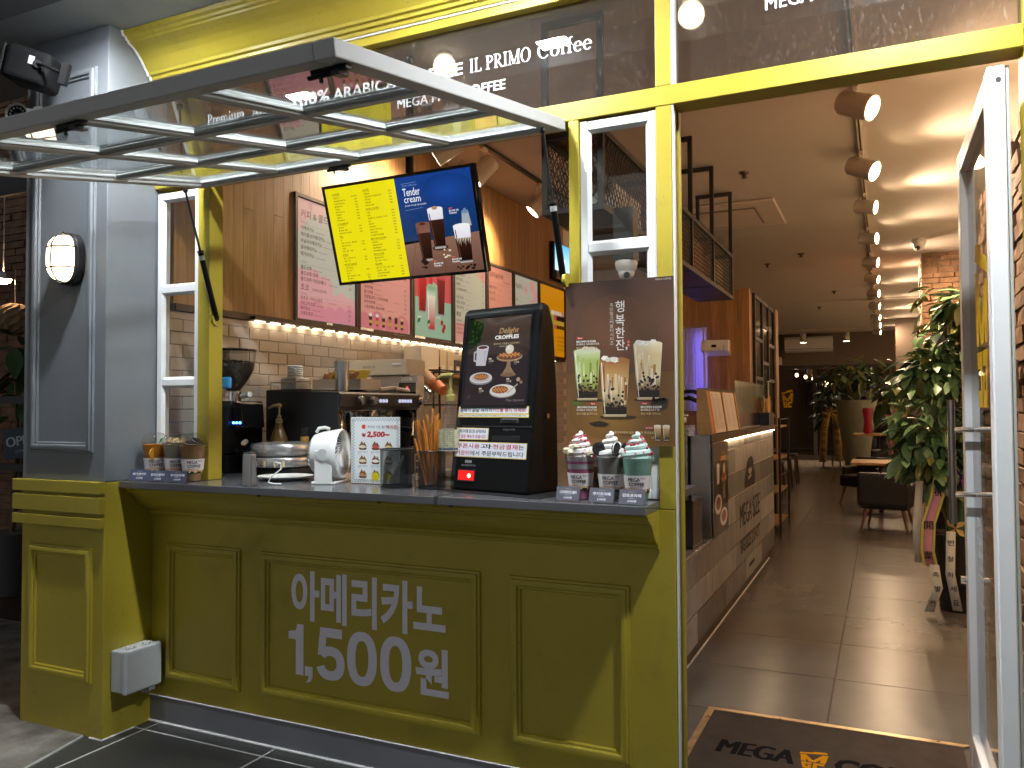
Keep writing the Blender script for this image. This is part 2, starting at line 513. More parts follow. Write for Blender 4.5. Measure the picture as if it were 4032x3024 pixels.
# book-face capitals and small letters drawn from stems, bowls and slab serifs (unit = cap height)
def _ser(ch):
    V = lambda x, a, b, w=.13: ('r', x-w/2, a, x+w/2, b)
    F = lambda x, y, w=.34: ('r', x-w/2, y, x+w/2, y+.045)
    B = lambda cx, cy, rx, ry, a, b, t=.13, n=.045: ('b', cx, cy, rx, ry, a, b, t, n)
    D = lambda x0, y0, x1, y1, w: ('d', x0, y0, x1, y1, w)
    X = .63
    G = {
     'I': (.40, [V(.2, 0, 1), F(.2, 0), F(.2, .955)]), 'L': (.66, [V(.2, 0, 1), F(.2, 0), F(.2, .955), ('r', .2, 0, .62, .05), ('r', .57, 0, .62, .24)]),
     'P': (.68, [V(.2, 0, 1), F(.2, 0), F(.18, .955), B(.26, .72, .38, .28, -90, 90)]), 'R': (.78, [V(.2, 0, 1), F(.2, 0), F(.18, .955), B(.26, .73, .36, .27, -90, 90), D(.34, .48, .70, 0, .14), F(.70, 0, .2)]),
     'M': (1.02, [V(.17, 0, 1, .05), V(.85, 0, 1, .14), D(.17, 1, .49, .03, .14), D(.50, .03, .84, 1, .05), F(.17, 0, .28), F(.85, 0), F(.13, .955, .2), F(.88, .955, .24)]),
     'O': (.88, [B(.43, .5, .40, .52, 0, 360)]), 'C': (.80, [B(.43, .5, .40, .52, 42, 318), ('r', .70, .66, .745, .92)]), 'T': (.76, [V(.37, 0, 1), F(.37, 0), ('r', .03, .95, .71, 1), ('r', .03, .76, .075, 1), ('r', .665, .76, .71, 1)]),
     'A': (.84, [D(.14, 0, .40, 1, .05), D(.40, 1, .70, 0, .14), ('r', .22, .33, .58, .375), F(.13, 0, .26), F(.70, 0, .3)]),
     'o': (.62, [B(.30, X/2, .28, .34, 0, 360)]), 'e': (.57, [B(.29, X/2, .27, .34, 8, 318), ('r', .06, .33, .53, .375)]), 'c': (.54, [B(.29, X/2, .27, .34, 48, 312)]),
     'f': (.40, [V(.17, 0, .86), F(.17, 0, .30), ('r', .02, .585, .34, .63), B(.30, .84, .19, .19, 60, 180, .10)]),
     'n': (.70, [V(.17, 0, X, .12), F(.17, 0, .28), F(.12, X-.045, .14), B(.33, .38, .25, .27, 0, 140, .12), V(.52, 0, .40, .12), F(.52, 0, .28)]),
     'm': (1.05, [V(.17, 0, X, .12), F(.17, 0, .28), F(.12, X-.045, .14), B(.33, .38, .25, .27, 0, 140, .12), V(.52, 0, .40, .12), F(.52, 0, .26), B(.68, .38, .25, .27, 0, 140, .12), V(.87, 0, .40, .12), F(.87, 0, .28)]),
     'd': (.66, [B(.30, X/2, .27, .34, 0, 360), V(.50, 0, 1, .12), F(.44, .955, .14), F(.56, 0, .14)]), 'b': (.66, [V(.15, 0, 1, .12), F(.09, .955, .14), B(.35, X/2, .27, .34, 0, 360)]),
     'r': (.48, [V(.17, 0, X, .12), F(.17, 0, .30), F(.12, X-.045, .14), B(.34, .40, .17, .24, 40, 150, .09)]), 'a': (.58, [B(.25, .19, .22, .21, 0, 360, .11), V(.42, 0, .45, .12), B(.28, .43, .20, .22, 0, 150, .10), F(.48, 0, .12)]),
     'i': (.34, [V(.16, 0, X, .12), F(.16, 0, .28), F(.11, X-.045, .14), B(.16, .86, .075, .08, 0, 360, .074, .079)]), 'u': (.70, [V(.15, .2, X, .12), F(.10, X-.045, .14), B(.32, .26, .23, .28, 180, 340, .12), V(.52, 0, X, .12), F(.47, X-.045, .14), F(.58, 0, .14)]),
     ' ': (.32, [])}
    return G[ch]
def serif(s, t, x0, y0, x1, y1, col, L=1):
    tot = sum(_ser(c)[0] for c in t); k = (x1-x0)/tot; h = y1-y0; x = x0; c_ = lin(col)
    for ch in t:
        w, prims = _ser(ch)
        for n_, pr in enumerate(prims):
            l = L+0.06*n_
            P = lambda a, b: (x+a*k, y0+b*h)
            if pr[0] == 'r':
                s.raw([P(pr[1], pr[2]), P(pr[3], pr[2]), P(pr[3], pr[4]), P(pr[1], pr[4])], [(0, 1, 2, 3)], c_, l)
            elif pr[0] == 'd':
                _, a, b, c, d, wd = pr
                s.raw([P(a-wd/2, b), P(a+wd/2, b), P(c+wd/2, d), P(c-wd/2, d)], [(0, 1, 2, 3)], c_, l)
            else:
                _, cx, cy, rx, ry, a0, a1, tk, tn = pr
                N = 22; A = [radians(a0+(a1-a0)*i/N) for i in range(N+1)]
                vs = [P(cx+rx*cos(a), cy+ry*sin(a)) for a in A]+[P(cx+(rx-tk)*cos(a), cy+(ry-tn)*sin(a)) for a in A]
                s.raw(vs, [(i, i+1, N+2+i, N+1+i) for i in range(N)], c_, l)
        x += w*k

def cuplogo(s, cx, cy, h, col='#e3b800', ink='#2a211a', L=2, flip=False):
    """takeaway-cup emblem: slanted lid over a tapered cup with M / GC"""
    w = h*0.62
    f = -1 if flip else 1
    P = lambda pts: [(cx+f*x*w, cy+y*h) for x, y in (pts if not flip else pts[::-1])]
    s.poly(P([(-.5, .24), (.48, .40), (.40, .50), (-.02, .45), (-.06, .40), (-.5, .33)]), col, L)
    s.poly(P([(-.46, .21), (-.27, .235), (-.02, -.02), (.02, -.02), (.30, .31), (.50, .335), (.435, -.13), (.24, -.13), (.27, .06), (.10, -.13), (-.12, -.13), (-.24, .02), (-.22, -.13), (-.40, -.13)]), col, L)
    s.poly(P([(-.39, -.17), (-.02, -.17), (-.02, -.26), (-.22, -.26), (-.21, -.40), (-.13, -.40), (-.13, -.35), (-.17, -.35), (-.17, -.30), (-.02, -.30), (-.02, -.5), (-.30, -.5)]), col, L)
    s.poly(P([(.03, -.17), (.42, -.17), (.40, -.27), (.17, -.27), (.17, -.40), (.37, -.40), (.34, -.5), (.03, -.5)]), col, L)

# ================================================================== THE SETTING
M_GROUND = pbr('dark ground', (0.03, 0.03, 0.03), 0.7, var=0.2)
M_TILE = pbr('charcoal porcelain paving', (0.055, 0.056, 0.054), 0.36, var=0.22, vscale=3, bump=0.10, bscale=40, objvar=0.10, grime=0.18, gcol=(0.12, 0.115, 0.10), gscale=3)
M_GROUT = pbr('pale grout', (0.55, 0.55, 0.53), 0.8, var=0.15, vscale=20)
M_SLATE = pbr('slate paving', (0.20, 0.185, 0.165), 0.5, var=0.75, vscale=5, bump=0.4, bscale=9, rvar=0.15)
M_DECK = pbr('dark red decking', (0.045, 0.022, 0.016), 0.5, var=0.3, vscale=4, stretch=(2, 20, 1))
M_FLOOR = pbr('brown porcelain floor', (0.122, 0.108, 0.094), 0.27, var=0.12, vscale=2.5, bump=0.05, bscale=3.5, objvar=0.08)
M_FGROUT = pbr('brown grout', (0.085, 0.074, 0.064), 0.8)
M_CEIL = pbr('painted ceiling', (0.50, 0.45, 0.41), 0.85, var=0.03)
M_SOFF = pbr('soffit paint', (0.26, 0.275, 0.29), 0.7, var=0.05)
M_DARK = pbr('dark wall', (0.035, 0.03, 0.028), 0.7)
M_REAR = pbr('taupe wall paint', (0.15, 0.115, 0.09), 0.7, var=0.05)
M_WALLT = pbr('tile wall grout', (0.66, 0.60, 0.52), 0.8)

ground = box_obj('ground', (-45, 45, -45, 0.05, -0.3, -0.006), M_GROUND, kind='structure')
paving = MB().box(-3.60, 2.6, -2.95, 0.0, -0.2, -0.0008).obj('pavement', M_GROUT, kind='structure')
ts = 0.71
_tm = MB().box(0.0045, ts-0.0045, 0.0045, ts-0.0045, -0.02, 0.0)
_tile = None
for i in range(-1, 8):
    for j in range(0, 4):
        x = -3.17+ts*i; y = -0.09-ts*(j+1)
        if _tile is None:
            _tile = _tm.obj('floor_tile', M_TILE, paving, bevel=0.002, seg=1); o = _tile
        else:
            o = dup(_tile, paving)
        o.location = (x, y, 0)
_tile2 = None
for i in range(-1, 8):
    x = -3.17+ts*i
    if _tile2 is None:
        _tile2 = MB().box(0.0045, ts-0.0045, 0.0, 0.0835, -0.02, 0.0).obj('floor_tile', M_TILE, paving); o = _tile2
    else:
        o = dup(_tile2, paving)
    o.location = (x, -0.0865, 0)
# slate pavement, whose edge runs askew from the pillar
sl = MB().prism([(-3.362, -0.264), (-2.72, -2.9), (-9, -2.9), (-9, -0.264)], 'z', -0.05, 0.005).obj('path', M_SLATE, kind='structure')
MB().prism([(-3.350, -0.270), (-2.705, -2.9), (-2.72, -2.9), (-3.362, -0.270)], 'z', -0.05, 0.006).obj('edge_strip', pbr('stone edge strip', (0.5, 0.5, 0.48), 0.7, var=0.2), sl)
for k in range(7):
    x0 = -3.82-0.62*k
    MB().box(x0-0.612, x0, -0.262, 0.9, -0.05, 0.004).obj('path_slab', M_SLATE, sl)
deck = MB().box(-12, -3.85, 0.92, 7, -0.05, -0.01).obj('terrace', M_DARK, kind='structure')
_dk = MB().box(0, 8, 0.004, 0.136, -0.03, 0.0).obj('deck_board', M_DECK, deck, loc=(-11.9, 0.92, 0))
for k in range(1, 20):
    dup(_dk, deck, loc=(-11.9, 0.92+0.14*k, 0))

floor = MB().box(-3.3, 1.6, 0.0, 21.0, -0.3, -0.004).obj('shop_floor', M_FGROUT, kind='structure')
_ft = MB().box(0.0025, ts-0.0025, 0.0025, ts-0.0025, -0.02, 0.0).obj('floor_tile', M_FLOOR, floor, bevel=0.0015, seg=1, loc=(-0.978, 1.25, 0))
for i in range(-3, 4):
    for j in range(-1, 27):
        if (i, j) == (0, 0) or (j == -1 and i < -1) or (i < -1 and j < 5):
            continue
        x = -0.978+ts*i; y = 1.25+ts*j
        dup(_ft, floor, loc=(x, y, 0))
fstrip = MB().box(-0.978, 1.4, 0.105, 0.537, -0.02, -0.001).obj('floor_tile', M_FLOOR, floor)

ceil = MB().box(-3.4, 1.7, 0.14, 21.0, 3.5, 3.6).obj('ceiling', M_CEIL, kind='structure')
MB().box(-1.6, 1.4, 13.55, 13.75, 3.47, 3.4995).obj('ceiling_trim', M_CEIL, ceil)
soff = MB().box(-12, 4, -2.4, 0.135, 3.29, 3.4).obj('soffit', M_SOFF, kind='structure')
box_obj('soffit_beam', (-12, 4, -2.6, -0.68, 3.15, 3.289), pbr('dark soffit paint', (0.05, 0.055, 0.065), 0.7), soff)
kwall = box_obj('kitchen_wall', (-3.42, -3.24, 0.09, 6.2, 0, 3.5), M_WALLT, kind='structure')
rwall = MB().box(1.45, 1.6, 0.1, 20.8, 0, 3.5).obj('side_wall', pbr('beige side wall', (0.42, 0.36, 0.29), 0.8, var=0.06), kind='structure')
rear = MB().box(-3.4, 1.5, 20.8, 20.95, 2.62, 3.5).obj('rear_wall', M_REAR, kind='structure')
MB().box(-3.42, -3.24, 6.2, 20.8, 0, 3.5).obj('wall_section', M_REAR, rear)
box_obj('street_backdrop_wall', (-9, 7, 27.0, 27.2, 0, 6), pbr('brown reflection backdrop', (0.16, 0.11, 0.08), 0.8, var=0.2), rear)  # backdrop brown stands in for the interior reflected in the rear glass
box_obj('rear_terrace', (-9, 7, 20.96, 27, -0.3, -0.02), M_DARK, rear)

# ---- kitchen wall cladding: oak boards above, glazed tiles below
wood = thing('oak_cladding', 'vertical oak boards cladding the kitchen wall above the white tiles', 'wall cladding', (-3.24, 0.1, 2.03))
pw = 0.0805
_pl = MB().box(0, 0.026, 0.0008, pw-0.0008, 0.0, 1.0).obj('board', WOODK, wood)
first = True
for k in range(67):
    y = k*pw
    cuts = [0.0, 1.468]
    if k < 14 and k % 2 == (0 if k < 8 else 1):
        cuts = [0.0, random.uniform(0.45, 0.75), 1.468]
    for a, b in zip(cuts[:-1], cuts[1:]):
        o = _pl if first else dup(_pl, wood)
        first = False
        o.location = (0, y, a+(0.0007 if a else 0)); o.scale = (1, 1, b-a-0.0014)
MB().box(0.0, 0.045, -0.0, 5.39, -0.035, -0.001).obj('bottom_trim', WOODD, wood)

M_WT = pbr('glazed off-white tile', (0.52, 0.475, 0.435), 0.16, var=0.05, vscale=2, objvar=0.05, bump=0.05, bscale=14)
tw, th = 0.1575, 0.0655
_wt = MB().box(0, 0.008, 0.002, tw-0.002, 0.002, th-0.002)
_wt0 = None
n = 0
for r in range(13):
    z = 1.957-th*(r+1)
    off = 0.652-4*tw+(0 if r % 2 == 0 else tw/2)
    for c in range(22):
        y = off+c*tw
        if y < 0.0: continue
        if _wt0 is None:
            _wt0 = _wt.obj('wall_tile', M_WT, kwall, bevel=0.002, seg=1); o = _wt0
        else:
            o = dup(_wt0, kwall)
        o.location = (-3.24, y, z); n += 1
_rest = MB()
for r in range(13):
    z = 1.957-th*(r+1)
    off = 0.652-4*tw+(0 if r % 2 == 0 else tw/2)
    for c in range(22, 35):
        y = off+c*tw
        _rest.box(-3.24, -3.232, y+0.002, y+tw-0.002, z+0.002, z+th-0.002)
_rest.obj('wall_tiles', M_WT, kwall, kind='stuff')
box_obj('wall_strip', (-3.24, -3.233, 0.1, 5.5, 1.9575, 1.995), M_WT, kwall)

# ---- bricks
M_BRICK = pbr('rough reclaimed brick', (0.24, 0.135, 0.075), 0.8, var=0.5, vscale=7, bump=0.7, bscale=26)
M_MORT = pbr('mortar', (0.20, 0.16, 0.12), 0.9, var=0.2, bump=0.4, bscale=60)
def brick_face(mb, origin, ux, length, height, bl=0.21, bh=0.062, j=0.011, depth=0.018, nrm=None, seed=1):
    rr = random.Random(seed)
    ox, oy, oz = origin
    ux = Vector(ux); nrm = Vector(nrm)
    z = 0; row = 0
    while z < height-0.01:
        hh = min(bh+rr.uniform(-.006, .006), height-z)
        x = -bl/2*(row % 2)
        while x < length:
            L = bl+rr.uniform(-.035, .035)
            a, b = max(x, 0), min(x+L, length)
            if b-a > 0.02:
                d = depth+rr.uniform(-.012, .010)
                p = [Vector(origin)+ux*aa+Vector((0, 0, zz)) for aa, zz in ((a, z), (b, z), (b, z+hh), (a, z+hh))]
                w = [rr.uniform(-.004, .004) for _ in range(8)]
                q = [v+nrm*(d+w[i])+ux*w[i]*.8+Vector((0, 0, w[7-i]*.8)) for i, v in enumerate(p)]
                mb.add(p+q, [(4, 5, 6, 7), (0, 1, 5, 4), (1, 2, 6, 5), (2, 3, 7, 6), (3, 0, 4, 7)])
            x += L+j
        z += hh+j; row += 1
bc = thing('brick_column', 'rough brick column standing among the plants inside the shop', 'column', (0.486, 9.0, 0))
MB().box(0.02, 0.95, 0.02, 0.98, 0, 3.5).obj('mortar_core', M_MORT, bc)
mb = MB(); brick_face(mb, (0.0, 0.02, 0.0), (1, 0, 0), 0.95, 3.5, nrm=(0, -1, 0), seed=3); brick_face(mb, (0.02, 0.98, 0.0), (0, -1, 0), 0.96, 3.5, nrm=(-1, 0, 0), seed=4)
mb.obj('bricks', M_BRICK, bc, kind='stuff')
bp = thing('brick_wall', 'rough brick wall right behind the open glass door', 'wall', (0.54, 0.13, 0))
MB().box(0.0, 0.6, 0.0, 2.4, 0, 2.70).obj('mortar_core', M_MORT, bp)
mb = MB(); brick_face(mb, (0, 2.4, 0), (0, -1, 0), 2.4, 2.70, nrm=(-1, 0, 0), seed=5); mb.obj('bricks', M_BRICK, bp, kind='stuff')
sw = thing('wall_switch', 'small white switch box on the brick wall behind the door', 'switch', (0.515, 1.15, 1.6))
MB().box(-0.02, 0.0, -0.04, 0.04, -0.07, 0.09).obj('box', WPLAST, sw, bevel=0.004)
MB().box(-0.026, -0.0205, -0.02, 0.02, -0.02, 0.04).obj('rocker', LGREY, sw, bevel=0.002)
gc = MB().box(0.28, 0.72, 17.6, 18.0, 0, 3.5).obj('column', M_REAR)
tagit(gc, 'plain taupe square column near the rear glass wall', 'column')

# ================================================================== SHOP FRONT
sf = thing('shop_front', 'yellow painted timber and steel cafe front with serving hatch', 'shop front', (0, 0, 0))
YB = 0.002
def part(name, b, mat=YEL, bevel=0.003, parent=None):
    return box_obj(name, b, mat, parent or sf, bevel=bevel)
part('base_panel', (-3.235, -0.672, 0.0, 0.10, 0.1262, 1.134))
part('kick_plate', (-3.235, -0.672, -0.004, 0.06, 0.0, 0.125), DSTEEL, 0.001)
MB().tube([(-3.235, -0.005, 0.127), (-0.672, -0.005, 0.127)], 0.0035, 6).obj('caulk_line', CAULK, sf)
MB().tube([(-3.235, -0.006, 0.003), (-0.672, -0.006, 0.003)], 0.0075, 6).obj('caulk_line', CAULK, sf)
part('post', (-2.945, -2.871, 0.0, 0.085, 1.166, 2.579))
part('post', (-1.063, -1.022, 0.0, 0.085, 1.166, 2.579))
part('post', (-0.728, -0.671, 0.001, 0.10, 1.135, 2.579))
part('post', (-0.728, -0.671, 0.001, 0.10, 2.6515, 3.05))
part('door_jamb', (-0.6705, -0.660, 0.074, 0.105, 0.0, 2.579), YEL, 0.002)
part('jamb_seal', (-0.6705, -0.664, 0.004, 0.030, 0.0, 2.579), WPLAST, 0.002)
part('jamb_channel', (-0.6705, -0.6675, 0.0305, 0.0735, 0.0, 2.579), pbr('bare aluminium', (0.30, 0.31, 0.34), 0.35, 1.0), 0.001)
part('beam', (-3.235, 0.402, 0.0, 0.105, 2.58, 2.651))
part('post', (0.402, 0.455, -0.002, 0.11, 0.0, 3.05))
part('jamb_channel', (0.455, 0.50, 0.0, 0.11, 0.0, 3.05), STEEL, 0.001)
part('transom_edge', (-0.6705, -0.660, 0.0, 0.06, 2.6515, 3.05), WHITE, 0.002)
part('transom_rail', (-3.235, 0.46, 0.002, 0.10, 3.0505, 3.089))
MB().tube([(-3.23, -0.002, 3.0905), (0.46, -0.002, 3.0905)], 0.005, 6).obj('caulk_line', CAULK, sf)
part('header', (-3.235, 0.6, 0.004, 0.13, 3.0955, 3.5))
# glass above the beam, with the white lettering on its face
part('transom_pane', (-3.20, -0.7285, 0.040, 0.046, 2.652, 3.05), TRGLASS, 0)
part('transom_pane', (-0.6595, 0.4015, 0.040, 0.046, 2.652, 3.05), TRGLASS, 0)
wt = '#f2f4f6'
VINYL = pbr('white vinyl lettering', (0.85, 0.87, 0.9), 0.4)
def lettering(parent, mat, t, box, loc, bold, name='lettering', fn=None):
    s = Sheet(1, 1)
    if bold is None: serif(s, t, *box, wt, 1)
    else: textbox(s, t, *box, wt, 1, bold)
    return s.obj(name, mat, parent, loc=loc, fn=fn)
for t, b, w in (('Premium', (0.0, 0.0, 0.235, 0.056), None), ('Arabica', (0.275, 0.0, 0.497, 0.056), None), ('100%', (0.525, 0.0, 0.725, 0.062), .022), ('ARABICA', (0.745, 0.0, 1.075, 0.052), .014), ('COFFEE', (1.10, 0.0, 1.395, 0.052), .014),
                ('IL PRIMO', (1.425, 0.0, 1.70, 0.056), None), ('Coffee', (1.725, 0.0, 1.952, 0.060), None), ('MEGA MGC COFFEE', (1.08, -0.092, 1.588, -0.052), .018)):
    lettering(sf, VINYL, t, b, (-2.93, 0.0385, 2.858), w)
lettering(sf, VINYL, 'MEGA MGC COFFEE', (0.0, 0.0, 0.52, 0.046), (-0.348, 0.0385, 2.866), .018)

# cornice
prof = [(0.004, 3.092), (-0.012, 3.094), (-0.016, 3.108), (-0.030, 3.110), (-0.033, 3.124), (-0.047, 3.127), (-0.051, 3.140), (-0.060, 3.150),
        (-0.072, 3.166), (-0.088, 3.188), (-0.108, 3.210), (-0.130, 3.228), (-0.150, 3.238), (-0.158, 3.241), (-0.161, 3.250), (-0.172, 3.253), (-0.176, 3.264), (-0.190, 3.268), (-0.196, 3.288), (0.004, 3.288)]
MB().prism(prof, 'x', -3.228, 0.62).obj('cornice', YEL, sf, bevel=0.0015, seg=1)
MB().tube([(-3.2295, y-0.002, z) for y, z in prof[:-1]], 0.0065, 6).obj('caulk_line', CAULK, sf)

# counter moulding under the serving shelf
pm = [(0.0, 0.985), (-0.008, 0.985), (-0.012, 0.996), (-0.022, 1.000), (-0.026, 1.013), (-0.036, 1.016), (-0.050, 1.024), (-0.076, 1.046), (-0.098, 1.072), (-0.112, 1.094), (-0.128, 1.098), (-0.132, 1.108), (-0.148, 1.112), (-0.152, 1.124), (-0.168, 1.127), (-0.170, 1.1335), (0.0, 1.1335)]
MB().prism(pm[::-1], 'x', -3.234, -0.7275).obj('counter_moulding', YEL, sf, bevel=0.001, seg=1)
# panel mouldings
pf = [(0, 0), (0.003, 0.010), (0.010, 0.012), (0.014, 0.020), (0.024, 0.023), (0.034, 0.019), (0.038, 0.010), (0.046, 0.009), (0.050, 0.0)]
for (x0, x1, z0, z1) in ((-3.13, -2.666, 0.215, 0.863), (-2.547, -1.440, 0.221, 0.860), (-1.316, -0.838, 0.216, 0.856)):
    MB().frame(x0, x1, z0, z1, pf).obj('panel_moulding', YEL, sf, smooth=True)
VINYL2 = pbr('pale vinyl lettering', (0.80, 0.77, 0.86), 0.42, var=0.04, vscale=9, grime=0.12, gcol=(0.4, 0.38, 0.3), gscale=4)
lettering(sf, VINYL2, '아메리카노', (-2.377, 0.575, -1.600, 0.792), (0, -0.0003, 0), 0.030, 'price_lettering')
lettering(sf, VINYL2, '원', (-1.741, 0.342, -1.586, 0.533), (0, -0.0003, 0), 0.034, 'price_lettering')
def ringband(s, cx, cy, rx, ry, t, a0, a1, p=2.5, n=40, tx=None, L=1):
    tx = tx or t
    f = lambda a, ax, ay: (cx+ax*abs(cos(a))**(2/p)*(1 if cos(a) >= 0 else -1), cy+ay*abs(sin(a))**(2/p)*(1 if sin(a) >= 0 else -1))
    A = [a0+(a1-a0)*i/n for i in range(n+1)]
    vs = [f(a, rx, ry) for a in A]+[f(a, rx-tx, ry-t) for a in A]
    s.raw(vs, [(i, i+1, n+2+i, n+1+i) for i in range(n)], lin('#ffffff'), L)
zb, zt = 0.338, 0.557
s = Sheet(1, 1); s.poly([(-2.352, zb), (-2.310, zb), (-2.310, zt), (-2.343, zt), (-2.352, zt-.028), (-2.392, zt-.036), (-2.392, zt-.068), (-2.352, zt-.068)], '#ffffff', 1); s.obj('price_digit', VINYL2, sf, loc=(0, -.0003, 0))
s = Sheet(1, 1); s.poly([(-2.302, zb), (-2.260, zb), (-2.260, zb+.042), (-2.302, zb+.042)], '#ffffff', 1); s.poly([(-2.298, zb-.030), (-2.272, zb-.022), (-2.260, zb-.0002), (-2.282, zb-.0002), (-2.284, zb-.012)], '#ffffff', 1); s.obj('price_digit', VINYL2, sf, loc=(0, -.0003, 0))
s = Sheet(1, 1); s.poly([(-2.224, zt-.040), (-2.105, zt-.040), (-2.105, zt), (-2.219, zt)], '#ffffff', 1); s.poly([(-2.233, zb+.098), (-2.193, zb+.108), (-2.188, zt-.0405), (-2.2245, zt-.0405)], '#ffffff', 1)
ringband(s, -2.166, zb+.070, .075, .072, .040, radians(150), radians(-164), 2.3, 44, .042, 2); s.obj('price_digit', VINYL2, sf, loc=(0, -.0003, 0))
for cx in (-2.003, -1.836):
    s = Sheet(1, 1); ringband(s, cx, (zb+zt)/2, .0755, (zt-zb)/2+.003, .038, 0, 2*pi, 2.35, 48, .043); s.obj('price_digit', VINYL2, sf, loc=(0, -.0003, 0))

# fixed side lights with white glazing bars
def sidelight(x0, x1, z0, z1, rails, name):
    w = MB()
    st, dp = 0.030, 0.05
    fr = MB().box(x0, x0+st, 0.01, 0.06, z0, z1).obj(name, WHITE, sf, bevel=0.003)
    MB().box(x1-st, x1, 0.01, 0.06, z0, z1).obj('stile', WHITE, fr, bevel=0.003)
    zs = [z0+0.03]+rails+[z1-0.034]
    MB().box(x0+st+.0005, x1-st-.0005, 0.012, 0.058, z0, z0+0.03).obj('rail', WHITE, fr, bevel=0.003)
    MB().box(x0+st+.0005, x1-st-.0005, 0.012, 0.058, z1-0.034, z1).obj('rail', WHITE, fr, bevel=0.003)
    for r in rails:
        MB().box(x0+st+.0005, x1-st-.0005, 0.012, 0.058, r-0.016, r+0.016).obj('rail', WHITE, fr, bevel=0.003)
    for a, b in zip(zs[:-1], zs[1:]):
        aa = a+(0.016 if a in rails else 0); bb = b-(0.016 if b in rails else 0)
        bd = [(0, 0), (0.0, -0.006), (0.010, -0.018)]
        MB().frame(x0+st, x1-st, aa, bb, [(0, -0.0005), (0.012, -0.014)], y=0.012).obj('bead', WHITE, fr)
        MB().box(x0+st, x1-st, 0.030, 0.034, aa, bb).obj('pane', GLASS, fr)
sidelight(-3.222, -2.946, 1.168, 2.556, [1.628, 2.080], 'side_light')
sidelight(-1.021, -0.7285, 1.168, 2.572, [1.60, 2.092], 'side_light')

# ---- serving counter
sc_ = thing('serving_counter', 'dark brushed steel serving counter top along the hatch', 'counter', (-1.98, 0, 1.135))
MB().box(-1.254, 1.2525, -0.19, 0.62, 0.0, 0.030).obj('counter_top', pbr('counter steel', (0.24, 0.24, 0.265), 0.20, 0.6, var=0.04, vscale=4), sc_, bevel=0.002)
MB().box(0.44, 0.455, -0.1908, 0.30, 0.002, 0.0306).obj('joint_cover', CHROME, sc_)
for x in (-0.43, 0.18, 0.50):
    MB().cyl((x, -0.172, -0.008), (x, -0.172, -0.0005), 0.009, n=10).obj('cable_clip', DGREY, sc_)

# ---- pillar
pl = thing('pillar', 'grey panelled pillar on a yellow plinth beside the hatch', 'pillar', (-3.5225, 0, 0))
HX = 0.2875
MB().box(-HX, HX, -0.264, 0.30, 1.1665, 3.2895).obj('shaft', GREY, pl, bevel=0.004)
MB().box(-HX, HX, -0.264, 0.30, 0.0, 1.1655).obj('plinth', YEL, pl, bevel=0.004)
for z0, z1 in ((1.112, 1.168), (1.022, 1.098), (0.956, 1.004)):
    MB().box(-HX-0.03, HX+0.004, -0.296, -0.2645, z0, z1).obj('plinth_band', YEL, pl, bevel=0.003)
MB().frame(-0.225, 0.215, 1.298, 3.105, pf, y=-0.264).obj('panel_moulding', GREY, pl, smooth=True)
MB().frame(-0.222, 0.218, 0.245, 0.862, pf, y=-0.264).obj('panel_moulding', YEL, pl, smooth=True)
MB().tube([(HX-0.08, -0.268, 0.002), (HX, -0.268, 0.002), (HX+0.004, -0.1, 0.002)], 0.004, 6).obj('caulk_line', CAULK, pl)

# ---- lift-up hatch window
aw = thing('hatch_window', 'grey framed glazed hatch window propped open like an awning', 'window', (-1.99, -0.012, 2.541), rot=(radians(11.2), 0, 0))
AWP = pbr('grey hatch paint', (0.62, 0.63, 0.64), 0.6, var=0.04, bump=0.04, bscale=200)
AL = 1.425; AH = 0.042; AX = 0.922
def bar(nm, b):
    return MB().box(*b).obj(nm, AWP, aw, bevel=0.004)
bar('stile', (-AX, -AX+0.058, -AL, 0, 0, AH)); bar('stile', (AX-0.058, AX, -AL, 0, 0, AH))
bar('rail', (-AX+0.0585, AX-0.0585, -0.056, 0, 0, AH)); bar('rail', (-AX+0.0585, AX-0.0585, -AL, -AL+0.058, 0, AH))
gx = [-AX+0.0585+(2*AX-0.117)*i/4 for i in range(5)]
gy = [-AL+0.0585+(AL-0.115)*i/3 for i in range(4)]
for g in gx[1:-1]:
    bar('mullion', (g-0.022, g+0.022, -AL+0.0585, -0.0565, 0.006, 0.036))
for r in gy[1:-1]:
    for a, b in zip(gx[:-1], gx[1:]):
        bar('glazing_bar', (a+(0.0225 if a != gx[0] else 0), b-(0.0225 if b != gx[-1] else 0), r-0.022, r+0.022, 0.0065, 0.0355))
for i in range(4):
    for j in range(3):
        xa = gx[i]+(0.0225 if i else 0); xb = gx[i+1]-(0.0225 if i < 3 else 0)
        ya = gy[j]+(0.0225 if j else 0); yb = gy[j+1]-(0.0225 if j < 2 else 0)
        pn = MB().box(xa, xb, ya, yb, 0.024, 0.028).obj('pane', AWGLASS, aw)
        m = MB()
        for (x0, x1, y0, y1) in ((xa, xb, ya, ya+0.009), (xa, xb, yb-0.009, yb), (xa, xa+0.009, ya+0.009, yb-0.009), (xb-0.009, xb, ya+0.009, yb-0.009)):
            m.box(x0, x1, y0, y1, 0.014, 0.0235)
        m.obj('bead', AWP, pn, bevel=0.002)
def latch(x, y):
    l = MB().box(x-0.05, x+0.05, y-0.012, y+0.012, -0.012, -0.0005).obj('latch', BLACKM, aw, bevel=0.002)
    MB().cyl((x-0.065, y, -0.014), (x+0.02, y, -0.014), 0.006, n=8).obj('bolt', BLACKM, l)
    MB().box(x+0.01, x+0.035, y-0.02, y+0.02, -0.024, -0.012).obj('catch', BLACKM, l, bevel=0.002)
    MB().cyl((x-0.03, y, -0.03), (x-0.03, y, -0.012), 0.005, n=8).obj('knob', DGREY, l)
latch(0.02, -1.385); latch(0.86, -1.36); latch(-0.10, -0.03)
